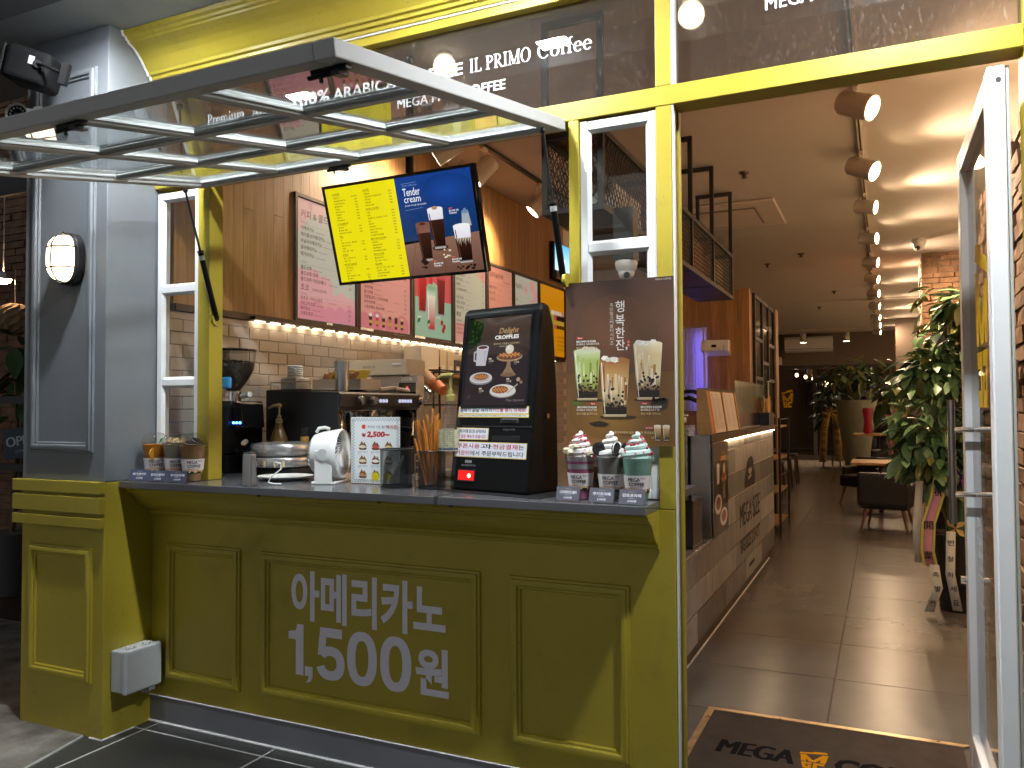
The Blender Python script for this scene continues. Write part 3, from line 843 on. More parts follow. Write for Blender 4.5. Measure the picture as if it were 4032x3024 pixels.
def strut(p0, p1):
    p0, p1 = Vector(p0), Vector(p1)
    Mi = aw.matrix_basis.inverted()
    a, b = Mi @ p0, Mi @ p1
    mid = a+(b-a)*0.46
    g = MB().cyl(mid, b, 0.0125, n=14).obj('gas_strut', BLACKP, aw, smooth=True)
    MB().cyl(a, mid, 0.0052, n=10).obj('piston_rod', BLACKM, g, smooth=True)
    m = MB().ball(a, 0.012, 10, 6); m.ball(b, 0.013, 10, 6); m.obj('ball_joint', BLACKM, g, smooth=True)
    MB().cyl(mid, mid+(b-a)*0.02, 0.0145, n=14).obj('collar', DGREY, g, smooth=True)
    MB().cyl(mid+(b-a)*0.04, mid+(b-a)*0.075, 0.0128, n=14).obj('sticker', LGREY, g, smooth=True)
aw.matrix_basis  # evaluated from location / rotation
bpy.context.view_layer.update()
strut((-2.868, -0.150, 2.494), (-2.858, 0.034, 1.928))
strut((-1.088, -0.190, 2.488), (-1.076, -0.030, 1.980))
for x, y, z in ((-2.866, 0.036, 1.920), (-1.068, -0.028, 1.972)):
    MB().cyl((x-0.006, y, z), (x+0.006, y, z), 0.026, n=16).obj('strut_plate', YEL, sf)

# ---- entrance door, standing open inwards
dr = thing('entrance_door', 'white framed glass entrance door standing open against the brick wall', 'door', (0.306, 0.03, 0.0), rotz=radians(0.4))
DT = 0.050; DW = 1.0; DH = 2.545
MB().box(0, DT, 0, 0.085, 0.02, DH).obj('stile', WHITE, dr, bevel=0.005)
MB().box(DT+0.0005, DT+0.012, 0.012, 0.085, 0.02, DH).obj('edge_strip', LGREY, dr, bevel=0.003)
MB().box(0, DT, DW-0.085, DW, 0.02, DH).obj('stile', WHITE, dr, bevel=0.005)
MB().box(0.002, DT-0.002, 0.0855, DW-0.0855, DH-0.085, DH-0.001).obj('rail', WHITE, dr, bevel=0.005)
MB().box(0.002, DT-0.002, 0.0855, DW-0.0855, 0.022, 0.17).obj('rail', WHITE, dr, bevel=0.005)
MB().box(0.028, 0.034, 0.086, DW-0.086, 0.171, DH-0.086).obj('pane', GLASS, dr)
MB().cyl((0.031, -0.002, DH-0.045), (0.031, 0.004, DH-0.045), 0.008, n=12).obj('bolt_hole', DGREY, dr)
for sx in (-0.052, DT+0.052):
    h = MB().cyl((sx, DW-0.14, 1.02), (sx, DW-0.14, 1.52), 0.0145, n=16).obj('pull_handle', pbr('satin steel', (0.35, 0.34, 0.34), 0.28, 1.0), dr, smooth=True)
    for z in (1.14, 1.40):
        MB().cyl((sx, DW-0.14, z), (0.028 if sx < 0 else 0.034, DW-0.14, z), 0.011, n=12).obj('standoff', CHROME, h, smooth=True)
MB().cyl((-0.002, DW-0.05, 0.78), (-0.022, DW-0.05, 0.78), 0.016, n=14).obj('lock_cylinder', CHROME, dr, smooth=True)
s = Sheet(1, 1)
cuplogo(s, 0.5, 1.80, 0.62, flip=True)
s.obj('door_emblem', GPRINT, dr, loc=(0.0262, DW, 0), rot=(0, 0, -pi/2))
s = Sheet(1, 1)
textbox(s, 'OPEN', 0.20, 1.02, 0.36, 1.06, '#e8e8ea', 1, 0.01)
for k in range(3):
    textbox(s, '영업시간', 0.20, 0.96-k*0.05, 0.38, 0.99-k*0.05, '#e8e8ea', 1, 0.0)
s.line(0.20, 0.84, 0.40, 0.85, 0.004, '#e8e8ea', 1)
for k in range(2):
    x0 = 0.22+0.09*k
    s.line(x0, 0.74, x0, 0.82, 0.004, '#e8e8ea', 1); s.line(x0+0.07, 0.74, x0+0.07, 0.82, 0.004, '#e8e8ea', 1); s.line(x0, 0.74, x0+0.07, 0.74, 0.004, '#e8e8ea', 1); s.line(x0, 0.82, x0+0.07, 0.82, 0.004, '#e8e8ea', 1); s.line(x0, 0.74, x0+0.07, 0.82, 0.004, '#e8e8ea', 1)
s.obj('door_lettering', GPRINT, dr, loc=(0.0262, DW, 0), rot=(0, 0, -pi/2))

# ---- door mat
mt = thing('door_mat', 'brown entrance mat with lettering in a brass coloured frame', 'mat', (-0.26, 0.72, 0))
M_MAT = pbr('brown loop pile', (0.088, 0.062, 0.044), 0.95, var=0.22, vscale=9, bump=1.0, bscale=420)
MB().box(-0.52, 0.55, -0.45, 0.50, 0.0005, 0.007).obj('pile', M_MAT, mt)
BR = pbr('worn brass', (0.62, 0.46, 0.28), 0.35, 0.9, var=0.2, vscale=20, rvar=0.1)
MB().prism([(-0.552, 0.532), (-0.520, 0.5003), (0.552, 0.5003), (0.584, 0.532)], 'z', 0.0005, 0.010).obj('frame_bar', BR, mt)
MB().prism([(-0.552, 0.531), (-0.552, -0.47), (-0.5205, -0.47), (-0.5205, 0.4995)], 'z', 0.0005, 0.010).obj('frame_bar', BR, mt)
s = Sheet(1, 1)
ik = '#1b1a1c'
textbox(s, 'MEGA', -0.43, 0.022, -0.105, 0.165, ik, 1, 0.055, shear=0.05)
textbox(s, 'COFFEE', 0.045, 0.022, 0.50, 0.165, ik, 1, 0.055, shear=0.05)
cuplogo(s, -0.035, 0.105, 0.185, '#c98a10', '#3a281c', 1)
s.obj('mat_lettering', attrmat('dyed pile', rough=0.95, spec=0.05), mt, fn=lambda x, y, L: (x, y, 0.0072+L*0.6))
# ================================================================== PRINTED PICTURES
def tumbler(s, cx, y0, h, wt, wb, body, head, headh=0.25, L=3, base=True):
    """a printed photograph of a glass: body gradient, foam head, thick glass base"""
    def X(t, side): return cx+side*(wb+(wt-wb)*t)/2
    def band(t0, t1, c0, c1, l):
        a, b = lin(c0), lin(c1)
        s.raw([(X(t0, -1), y0+h*t0), (X(t0, 1), y0+h*t0), (X(t1, 1), y0+h*t1), (X(t1, -1), y0+h*t1)], [(0, 1, 2, 3)], [a, a, b, b], l)
    if base: band(0, 0.06, '#b9b4b4', '#8c8484', L)
    band(0.05, 1-headh, body[0], body[1], L)
    if headh: band(1-headh, 1.0, head[0], head[1], L)
    s.ell(cx, y0+h, wt/2, wt*0.11, head[1], L+1)
    a = lin(body[1]); s.raw([(X(.1, -1)+wb*.08, y0+h*.1), (X(.1, -1)+wb*.16, y0+h*.1), (X(.9, -1)+wb*.16, y0+h*.9), (X(.9, -1)+wb*.08, y0+h*.9)], [(0, 1, 2, 3)], tuple(min(1, c*1.9+0.02) for c in a), L+1)

# ---- hanging menu screen
tv = thing('menu_screen', 'tilted hanging screen with yellow price list and blue coffee advert', 'screen', (-2.425, 0.97, 2.504), rot=(radians(16.9), 0, radians(-1.7)))
TW, TH = 1.0, 0.575
MB().box(-TW/2, TW/2, 0.0, 0.045, -TH/2, TH/2).obj('housing', BLACKP, tv, bevel=0.006)
MB().frame(-TW/2, TW/2, -TH/2, TH/2, [(0, 0.0), (0.001, 0.006), (0.017, 0.006), (0.018, 0.001)], y=0).obj('bezel', BLACKG, tv)
s = Sheet(0.964, 0.539)
s.rect(0, 0, 0.482, 0.539, '#f2e614', 0)
ink = '#4a4416'
def col(x0, x1, y, head, rows, s, sz=0.0105, lead=0.0158, pr=None):
    s.text(head, x0, y, 0.015, ink, 1, 0.012)
    s.line(x0, y-0.004, x0+len(head)*0.0085, y-0.004, 0.0012, ink, 1)
    y -= lead*1.25
    for i, r in enumerate(rows):
        s.text(r, x0+0.004, y, sz, ink, 1, 0.012)
        p = pr[i % len(pr)] if pr else '2500'
        if p: s.text(p, x1, y, sz, ink, 1, 0.008, 'r')
        y -= lead
    return y-lead*0.35
PR = ['1500/2000', '2500', '2500', '2500', '2700', '3000', '2900', '3700', '4500']
y = col(0.045, 0.215, 0.497, 'COFFEE', ['아메리카노', '헤이즐넛아메리카노', '바닐라아메리카노', '꿀아메리카노', '카푸치노', '메가리카노(1L)', '카페라떼', '카페모카', '민트카페모카'], s, pr=PR)
y = col(0.045, 0.215, y, 'COLDBREW', ['콜드브루', '콜드브루 라떼', '콜드브루 아인슈페너'], s, pr=['3300', '3600', '4300'])
y = col(0.045, 0.215, y, 'TEA', ['차', '녹차 / 얼그레이 / 페퍼민트', '복숭아아이스티', '과일차', '유자 / 레몬 / 자몽'], s, pr=['', '2500', '3000', '', '3300'])
y = col(0.045, 0.215, y, 'JUICE', ['딸기 / 오렌지바나나', '딸바 / 망고'], s, pr=['3500', '3800'])
y = col(0.045, 0.215, y, 'MOJITO&ADE', ['모히또(라임)', '라임 / 민트', '에이드', '레몬 / 블루레몬 / 자몽', '메가에이드', '유니콘매직에이드'], s, pr=['', '3800', '', '3500', '3900', '3500'])
y = col(0.262, 0.452, 0.497, 'LATTE', ['카페라떼', '바닐라라떼 / 헤이즐넛라떼', '큐브라떼', '연유라떼', '티라미수라떼'], s, pr=['2700', '3200', '3800', '3700', '3800'])
y = col(0.262, 0.452, y, 'NON COFFEE', ['곡물', '녹차', '로얄밀크티 / 민트라떼 / 고구마', '딸기', '메가초코', '오레오초코', '핫초코 / 아이스초코', '토피넛라떼', '스트로베리 큐브라떼'], s, pr=['3000', '3200', '3500', '3500', '3800', '3900', '3200', '3800', '4000'])
y = col(0.262, 0.452, y, 'BROWN SUGAR', ['흑당라떼', '흑당밀크티라떼', '흑당버블라떼', '흑당버블밀크티라떼'], s, pr=['3300', '3300', '3500', '3800'])
y = col(0.262, 0.452, y, 'SMOOTHIE', ['플레인(요거트)', '망고 / 딸기 / 바나나'], s, pr=['3900', '3900'])
y = col(0.262, 0.452, y, 'FRAPPE', ['딸기쿠키 / 쿠키 / 민트 / 녹차', '리얼초코 / 커피', '스트로베리치즈홀릭', '유니콘프라페'], s, pr=['3900', '3900', '4500', '4800'])
# blue advert
s.grad(0.482, 0.19, 0.964, 0.539, '#16355f', '#16408f', 0)
s.glow(0.80, 0.44, 0.16, 0.09, '#1d4aa0', '#153a80', 1)
a, b = lin('#6d4c40'), lin('#8f6a58')
s.raw([(0.482, 0), (0.964, 0), (0.964, 0.205), (0.482, 0.175)], [(0, 1, 2, 3)], [a, a, b, b], 1)
for k in range(4):
    s.line(0.50+0.11*k, 0.0, 0.56+0.085*k, 0.185, 0.002, '#4f342b', 2)
s.text('NEW SPECIAL', 0.525, 0.488, 0.011, '#7f9bd0', 3, 0, sx=1.5)
s.line(0.52, 0.503, 0.62, 0.506, 0.0012, '#9fb4dd', 3)
textbox(s, 'Tender', 0.525, 0.436, 0.636, 0.478, '#f4f6fb', 3, 0.008)
textbox(s, 'cream', 0.527, 0.400, 0.634, 0.426, '#f4f6fb', 3, 0.003)
s.text('콜드브루 아이스폼 크림 아인슈페너', 0.528, 0.381, 0.0095, '#dfe6f5', 3, 0.01)
s.line(0.525, 0.360, 0.638, 0.366, 0.0012, '#9fb4dd', 3)
def shade_ell(cx, cy, rx, ry): s.ell(cx, cy, rx, ry, '#4b352c', 2)
s.ell(0.712, 0.14, 0.052, 0.016, '#4a2d20', 2)
tumbler(s, 0.712, 0.135, 0.215, 0.098, 0.070, ('#1c0c0a', '#3a1c14'), ('#e6e2ea', '#f4f2f6'), 0.27, 4)
s.ell(0.712, 0.355, 0.018, 0.010, '#b98e78', 7)
tumbler(s, 0.620, 0.075, 0.205, 0.092, 0.064, ('#1c0c0a', '#3c1e16'), ('#8a5a4a', '#7d5347'), 0.25, 7)
s.ell(0.620, 0.279, 0.020, 0.008, '#4d2c22', 10)
tumbler(s, 0.862, 0.045, 0.200, 0.105, 0.078, ('#160907', '#3a1c12'), ('#e8e4ee', '#f6f4fa'), 0.33, 7)
for k in range(9):
    x = 0.822+0.010*k; s.poly([(x, 0.18), (x+0.006, 0.18), (x+0.003, 0.155-0.010*(k % 3))], '#e0cdbb', 10)
s.poly([(0.865, 0.24), (0.925, 0.24), (0.915, 0.315), (0.875, 0.315)], '#a8b0b6', 2); s.ell(0.895, 0.316, 0.022, 0.010, '#6f8ab0', 3); s.ell(0.895, 0.328, 0.008, 0.006, '#6f8ab0', 3)
s.poly([(0.572, 0.075), (0.596, 0.05), (0.625, 0.062), (0.600, 0.098)], '#2c1610', 8); s.poly([(0.565, 0.045), (0.605, 0.030), (0.612, 0.045)], '#24110c', 8)
rr = random.Random(4)
for k in range(9):
    s.ell(0.745+rr.uniform(-.02, .03), 0.10+rr.uniform(-.02, .03), 0.006, 0.005, '#e5cfb0', 8)
for k in range(16):
    s.ell(0.80+rr.uniform(0, .12), 0.02+rr.uniform(-.01, .014), 0.007, 0.005, '#20100b', 11)
for cx, cy in ((0.800, 0.325), (0.655, 0.052), (0.775, 0.065)):
    s.text('NEW', cx, cy+0.014, 0.010, '#ff6a4a', 12, 0.02); s.text('콜드브루 크림', cx, cy, 0.0105, '#ffffff', 12, 0.015); s.text('아인슈페너', cx, cy-0.013, 0.0105, '#ffffff', 12, 0.015)
s.obj('screen_image', SCREEN, tv, loc=(-0.482, -0.0012, -0.2695), gap=0.0003)
MB().box(-0.09, 0.09, 0.0455, 0.075, -0.09, 0.09).obj('mount_plate', BLACKM, tv, bevel=0.003)
_Mi = (Matrix.Translation(tv.location) @ tv.rotation_euler.to_matrix().to_4x4()).inverted()
MB().cyl(_Mi @ Vector((-2.425, 1.05, 2.55)), _Mi @ Vector((-2.425, 1.05, 3.5)), 0.024, n=16).obj('ceiling_pole', BLACKM, tv, smooth=True)
m = MB(); m.T = Matrix.Translation((0.445, -0.008, 0.285)) @ Matrix.Rotation(0.9, 4, 'Y')
m.box(-0.022, 0.022, -0.001, 0.0, -0.02, 0.02).obj('tape_piece', CLEAR, tv)
MB().box(0.5005, 0.512, 0.01, 0.03, 0.08, 0.15).obj('remote_sensor', DGREY, tv, bevel=0.002)

# ---- menu boards on the kitchen wall
BW = 0.60; BH = 0.735
def blob(s, cx, cy, r, c, L=1):
    s.ell(cx, cy, r, r, c, L, 20)
def rows(s, x0, x1, y, items, prices, sz, lead, c='#4b3a34', en=True, L=3):
    for i, t in enumerate(items):
        s.text(t, x0, y, sz, c, L, 0.012)
        if en: s.text('Americano Latte', x0+len(t)*sz*0.92+0.012, y, sz*0.45, c, L, 0)
        if prices and i < len(prices) and prices[i]: s.text(prices[i], x1, y-0.004, sz*1.05, c, L, 0.0, 'r', sx=0.85)
        y -= lead
    return y
def sheet1():
    s = Sheet(BW, BH, '#cfcbb8')
    for cx, cy, r in ((0.05, 0.70, .10), (0.20, 0.74, .09), (0.35, 0.73, .07), (0.02, 0.60, .06)): blob(s, cx, cy, r, '#f0c0b4')
    for cx, cy, r in ((0.05, 0.22, .09), (0.16, 0.235, .085), (0.27, 0.20, .09), (0.12, 0.15, .12), (0.37, 0.12, .06), (0.45, 0.13, .07), (0.55, 0.12, .06)): blob(s, cx, cy, r, '#efb4b0')
    s.rect(0, 0, BW, 0.13, '#efaaa8', 2)
    for cx, cy, r in ((0.06, 0.03, .07), (0.2, 0.04, .08), (0.33, 0.03, .07), (0.44, 0.05, .06), (0.54, 0.04, .065)): blob(s, cx, cy, r, '#e592a0', 2)
    s.text('커피 & 콜드브루', 0.04, 0.625, 0.056, '#8a4a48', 3, 0.008); s.text('Americano', 0.04, 0.59, 0.016, '#6b5a50', 3); s.line(0.04, 0.582, 0.56, 0.582, 0.001, '#8a7a6c', 3)
    rows(s, 0.04, 0.56, 0.548, ['아메리카노', '헤이즐넛아메리카노', '바닐라아메리카노', '꿀아메리카노', '메가리카노'], ['2.0', '2.5', '2.5', '2.5', '3.0'], 0.029, 0.040)
    s.text('Coldbrew', 0.04, 0.345, 0.016, '#6b5a50', 3); s.line(0.04, 0.337, 0.56, 0.337, 0.001, '#8a7a6c', 3)
    rows(s, 0.04, 0.56, 0.305, ['콜드브루', '콜드브루 라떼', '콜드브루 아인슈페너'], ['3.3', '3.6', '4.3'], 0.029, 0.036)
    s.text('초코', 0.04, 0.178, 0.045, '#7a3a40', 3, 0.01); s.text('CHOCOLATE', 0.15, 0.18, 0.024, '#7a4a48', 3, 0.01); s.text('Chocolate', 0.04, 0.150, 0.014, '#6b5a50', 3); s.line(0.04, 0.145, 0.56, 0.145, 0.001, '#8a7a6c', 3)
    rows(s, 0.04, 0.55, 0.118, ['핫초코 / 아이스초코', '민트크림초코', '메가초코', '오레오초코'], ['3.2', '3.5', '3.8', '3.9'], 0.026, 0.031, '#6b2f38')
    return s
def minicup(s, cx, y0, h, c1, c2, L=3):
    w = h*0.42
    s.poly([(cx-w*.38, y0), (cx+w*.38, y0), (cx+w*.5, y0+h*.8), (cx-w*.5, y0+h*.8)], c1, L); s.ell(cx, y0+h*.84, w*.5, h*.13, c2, L+1); s.rect(cx-w*.42, y0+h*.2, cx+w*.42, y0+h*.45, '#caa23c', L+1)
def sheet2():
    s = Sheet(BW, BH, '#e79f90')
    s.text('라떼', 0.05, 0.64, 0.056, '#8a3a38', 3, 0.01); s.text('LATTE', 0.19, 0.645, 0.028, '#8a3a38', 3, 0.01); s.line(0.05, 0.62, 0.55, 0.62, 0.001, '#8a4a42', 3)
    rows(s, 0.05, 0.55, 0.585, ['카페라떼', '바닐라라떼', '헤이즐넛라떼', '카푸치노', '카페모카', '연유라떼'], ['2.7', '3.2', '3.2', '2.7', '3.7', '4.5'], 0.029, 0.039, '#6b2f2c')
    s.line(0.05, 0.345, 0.55, 0.345, 0.001, '#8a4a42', 3)
    rows(s, 0.05, 0.55, 0.31, ['곡물라떼', '녹차라떼', '딸기라떼', '로얄밀크티 / 고구마라떼', '토피넛라떼', '스트로베리 큐브라떼'], ['3.0', '3.2', '3.5', '3.5', '3.8', '4.0'], 0.027, 0.034, '#6b2f2c')
    for cx, cy, r in ((0.05, 0.03, .08), (0.2, 0.05, .08), (0.35, 0.03, .07), (0.5, 0.05, .08)): blob(s, cx, cy, r, '#dc7f86')
    for k, (a, b) in enumerate((('#2e1a12', '#f1e6d8'), ('#d23a3a', '#f6e0e0'), ('#2e1a12', '#cdb28c'), ('#b5793c', '#6a3a1c'), ('#2e1a12', '#3f2a20'), ('#2e1a12', '#d8b878'))): minicup(s, 0.12+0.075*k, 0.02, 0.09, a, b)
    return s
def sheet3():
    s = Sheet(BW, BH, '#d95a58')
    s.rect(0, 0, BW, 0.30, '#9fc0a0', 1); blob(s, 0.3, 0.30, .14, '#9fc0a0', 1)
    for cx, y0, h, b, hd in ((0.13, 0.18, 0.34, ('#8e1418', '#c4282a'), ('#e8eede', '#bcd8b0')), (0.43, 0.18, 0.36, ('#4e1012', '#8a1e20'), ('#c43a40', '#e26a6a')), (0.27, 0.05, 0.34, ('#c01c28', '#efe4d0'), ('#cfe0c4', '#8fb48c'))):
        tumbler(s, cx, y0, h, 0.14, 0.10, b, hd, 0.18, 3 if cx != 0.27 else 6)
    for cx, cy in ((0.10, 0.545), (0.26, 0.42), (0.42, 0.57), (0.46, 0.60), (0.33, 0.60), (0.30, 0.55)): s.poly([(cx-.03, cy), (cx+.03, cy), (cx+.015, cy+.07), (cx-.01, cy+.075)], '#d4222c', 9); s.ell(cx, cy+.07, .02, .012, '#2e6a34', 10)
    for cx, cy in ((0.44, 0.13), (0.48, 0.10), (0.46, 0.07)): blob(s, cx, cy, .022, '#b01c26', 9)
    for cx in (0.05, 0.20): s.poly([(cx, .10), (cx+.04, .11), (cx+.05, .14), (cx+.01, .13)], '#2f6a38', 9)
    s.text('NEW', 0.06, 0.14, 0.022, '#ffffff', 9, .02); s.text('딸기 주스', 0.05, 0.685, 0.04, '#ffe9e2', 9, .01); s.text('딸기라떼', 0.34, 0.16, 0.02, '#f2f6ee', 9, .01)
    return s
def sheet4():
    s = Sheet(BW, BH, '#c9c2a8')
    for cx, cy, r in ((0.5, 0.64, .06), (0.57, 0.6, .05), (0.54, 0.70, .05)): blob(s, cx, cy, r, '#e6a494')
    s.text('에이드', 0.04, 0.66, 0.05, '#6b4a3c', 3, .01)
    rows(s, 0.04, 0.56, 0.60, ['레몬 / 블루레몬 에이드', '청포도 에이드', '메가 에이드', '체리콕', '유니콘매직에이드'], ['3.5', '3.5', '3.9', '3.0', '3.5'], 0.028, 0.042)
    s.line(0.04, 0.40, 0.56, 0.40, 0.001, '#8a7a6c', 3)
    rows(s, 0.04, 0.56, 0.365, ['라임 모히또', '청포도 모히또', '자몽 모히또'], ['3.8', '3.8', '3.8'], 0.028, 0.042)
    s.rect(0, 0, BW, 0.16, '#e6a494', 1); s.text('흑당', 0.04, 0.215, 0.045, '#4b2f26', 3, .015)
    rows(s, 0.04, 0.56, 0.17, ['흑당라떼', '흑당버블라떼', '흑당밀크티', '흑당버블밀크티'], ['3.3', '3.5', '3.3', '3.8'], 0.026, 0.034, '#a04038')
    return s
def sheet5():
    s = Sheet(BW, BH, '#e89a80')
    s.text('스무디&프라페', 0.04, 0.64, 0.055, '#6b3a30', 3, .012); s.text('SMOOTHIE & FRAPPE', 0.38, 0.61, 0.018, '#7a3a30', 3, .01); s.line(0.04, 0.585, 0.56, 0.585, 0.0015, '#8a4a42', 3)
    rows(s, 0.04, 0.56, 0.535, ['플레인 요거트', '딸기 요거트', '망고 요거트'], ['3.9', '3.9', '3.9'], 0.030, 0.055, '#6b3a30')
    s.line(0.04, 0.36, 0.56, 0.36, 0.001, '#8a4a42', 3)
    rows(s, 0.04, 0.56, 0.315, ['플레인 퐁 크러쉬', '딸기 퐁 크러쉬', '망고 퐁 크러쉬', '쿠키프라페', '민트프라페'], ['3.9', '3.9', '3.9', '3.9', '3.9'], 0.030, 0.052, '#6b3a30')
    return s
def sheet6():
    s = Sheet(BW, BH, '#c8c0aa')
    for cx, cy, r in ((0.30, 0.62, .04), (0.47, 0.66, .07), (0.54, 0.58, .06), (0.46, 0.50, .04), (0.45, 0.2, .05)): blob(s, cx, cy, r, '#e5a59a')
    s.text('티&주스', 0.04, 0.61, 0.055, '#5b4a3c', 3, .012); s.text('TEA & JUICE', 0.24, 0.61, 0.018, '#5b4a3c', 3); s.line(0.04, 0.53, 0.56, 0.53, 0.0015, '#8a7a6c', 3)
    rows(s, 0.04, 0.56, 0.485, ['녹차', '얼그레이', '캐모마일', '페퍼민트', '유자차', '레몬차', '자몽차', '사과유자차'], ['2.5', '2.5', '2.5', '2.5', '3.3', '3.3', '3.3', '3.5'], 0.030, 0.055, '#5b4a3c')
    return s
def sheet7():
    s = Sheet(0.70, BH, '#e8960c')
    s.text('COFFEE &', 0.10, 0.50, 0.032, '#5a3a08', 3, .02); s.line(0.10, 0.48, 0.22, 0.48, 0.002, '#5a3a08', 3); s.text('CAFFE', 0.10, 0.44, 0.032, '#5a3a08', 3, .02); s.text('메가엠지씨커피', 0.10, 0.39, 0.03, '#5a3a08', 3, .02)
    for k, (a, b) in enumerate((('#9fb04a', '#dfe6c0'), ('#d24a4a', '#f6c0c0'), ('#2e1a12', '#e6d0b0'), ('#2e1a12', '#e6d0b0'), ('#2e1a12', '#c09060'))): minicup(s, 0.36+0.075*k, 0.30, 0.20, a, b)
    for k in range(4): s.text('테이크아웃 전문', 0.60, 0.20-0.045*k, 0.03, '#5a3a08', 3, .015, 'c')
    return s
ys = [0.995, 1.640, 2.330, 2.960, 3.583, 4.150, 4.776, 5.532]
labs = ['framed coffee and cold brew menu board half hidden by the hanging screen',
        'pink framed latte menu board with a row of small drinks',
        'framed red and green strawberry drinks picture board on the kitchen wall',
        'beige framed ade and brown sugar menu board behind the kiosk',
        'salmon framed smoothie menu board above the kiosk',
        'beige framed tea and juice menu board next to the orange one',
        'orange framed advertisement board at the end of the menu boards']
FRM = pbr('dark bronze frame', (0.055, 0.042, 0.035), 0.4, 0.3)
for i, fn in enumerate((sheet1, sheet2, sheet3, sheet4, sheet5, sheet6, sheet7)):
    w = ys[i+1]-ys[i]
    t = thing('menu_board', labs[i], 'menu board', (-3.213, ys[i], 2.022), rotz=pi/2, group='menu boards on the kitchen wall')
    MB().box(0.002, w-0.002, 0.0, 0.012, 0.0, 0.79).obj('back_panel', FRM, t)
    MB().frame(0.002, w-0.002, 0.0, 0.79, [(0, 0), (0.002, 0.016), (0.022, 0.016), (0.026, 0.004)], y=0.0).obj('frame', FRM, t)
    s = fn()
    kx = (w-0.052)/s.w
    s.v = [(x*kx, y, L) for x, y, L in s.v]
    s.obj('menu_sheet', attrmat('backlit menu film', emit=0.30, rough=0.3), t, loc=(0.026, -0.0015, 0.0275), gap=0.0003)
    if i in (1, 2, 3):
        for xx in (0.02, 0.42):
            s = Sheet(0.15, 0.02, '#e9e6e0'); s.text('신메뉴 출시', 0.012, 0.004, 0.013, '#555555', 1)
            s.obj('caption_strip', PRINT, t, loc=(xx, -0.017, 0.004 if xx < .1 else -0.012))
    if i == 0:
        s = Sheet(0.06, 0.022, '#e9e6e0'); s.text('원두', 0.012, 0.004, 0.015, '#555555', 1)
        s.obj('caption_strip', PRINT, t, loc=(0.30, -0.017, 0.0))

# LED strip under the boards
led = thing('led_strip', 'row of warm LEDs glowing along the top of the tiled wall', 'light strip', (-3.215, 0.62, 1.985))
MB().box(-0.012, 0.055, 0.0, 4.7, 0.012, 0.030).obj('channel', FRM, led)
_e = emis('warm LED', (1.0, 0.77, 0.50), LED)
_dd = MB().box(-0.004, 0.012, -0.034, 0.034, -0.004, 0.0).obj('diode', _e, led, loc=(0, 0.09, 0.010))
for k in range(1, 36):
    dup(_dd, led, loc=(0, 0.09+0.128*k, 0.010))

# ---- ordering kiosk
kq = thing('order_kiosk', 'black self ordering kiosk with lit waffle advert and red scanner', 'kiosk', (-1.412, -0.001, 1.166), rotz=radians(-13.7))
# tilted body: profile in (y,z), extruded along x
KW = 0.2
body = [(-0.002, 0.0), (-0.004, 0.012), (0.090, 0.715), (0.100, 0.735), (0.120, 0.742), (0.150, 0.735), (0.180, 0.66), (0.200, 0.40), (0.205, 0.0)]
MB().prism(body[::-1], 'x', -KW, KW).obj('body', BLACKP, kq, bevel=0.028, seg=4)
def kf(z):  # y of the tilted face at height z
    return -0.004+(0.094)*(z-0.012)/0.703
def kfn(x, z, L):
    return (x-0.2, kf(z)-0.0012-L, z)
MB().box(-KW-0.015, KW+0.10, -0.06, 0.24, -0.0009, 0.0025).obj('rubber_mat', BLACKM, kq)
kt = Matrix.Translation((0, -0.004, 0.012)) @ Matrix.Rotation(-math.atan2(0.094, 0.703), 4, 'X')
def kpart(nm, b, mat, bevel=0.002):
    m = MB(); m.T = kt
    return m.box(*b).obj(nm, mat, kq, bevel=bevel)
m = MB(); m.T = kt; m.frame(-0.172, 0.172, 0.318, 0.704, [(0, 0.001), (0.004, 0.006), (0.010, 0.006), (0.014, 0.001)]).obj('screen_rim', BLACKG, kq)
kpart('front_glass', (-0.160, 0.160, -0.0015, 0.0005, 0.330, 0.692), BLACKG, 0)
kpart('body_seam', (-0.155, 0.200, -0.0025, 0.001, 0.246, 0.252), pbr('gun metal trim', (0.10, 0.10, 0.11), 0.3, 1.0), 0)
kpart('card_slot', (0.045, 0.135, -0.005, 0.001, 0.262, 0.280), DGREY, 0.004)
kpart('slot_opening', (0.053, 0.127, -0.0065, -0.0052, 0.267, 0.275), BLACKG, 0.002)
kpart('receipt_mouth', (0.012, 0.150, -0.004, 0.001, 0.190, 0.214), BLACKG, 0.006)
kpart('scanner_bezel', (-0.158, -0.060, -0.004, 0.001, 0.024, 0.078), BLACKG, 0.008)
s = Sheet(0.3, 0.4)
W_, H_ = 0.300, 0.395
s.grad(0, 0, W_, H_*0.55, '#2b2125', '#241a1c', 0); s.grad(0, H_*0.55, W_, H_, '#3a2c26', '#574840', 0)
s.poly([(0, 0), (W_, 0), (W_, 0.215), (0, 0.235)], '#2a1e22', 1)
rr = random.Random(8)
for k in range(26):
    y0 = rr.uniform(0, .21); x0 = rr.uniform(0, .25); s.line(x0, y0, x0+rr.uniform(.03, .08), y0+rr.uniform(-.002, .004), 0.0012, rr.choice(['#35282b', '#1d1416']), 1.5)
s.poly([(0.0, 0.25), (0.06, 0.28), (0.075, 0.37), (0.02, 0.395), (0, 0.395)], '#1c2a16', 2)
for k in range(40):
    x0 = rr.uniform(0, .07); y0 = rr.uniform(.26, .39); s.poly([(x0, y0), (x0+.012, y0+.004), (x0+.008, y0+.012)], rr.choice(['#2f4a22', '#40602c', '#1d3016']), 3)
textbox(s, 'Delight', 0.150, 0.312, 0.242, 0.345, '#c39a6a', 4, 0.012, shear=0.25)
textbox(s, 'CROFFLES', 0.134, 0.294, 0.250, 0.312, '#f7f1ea', 4, 0.045)
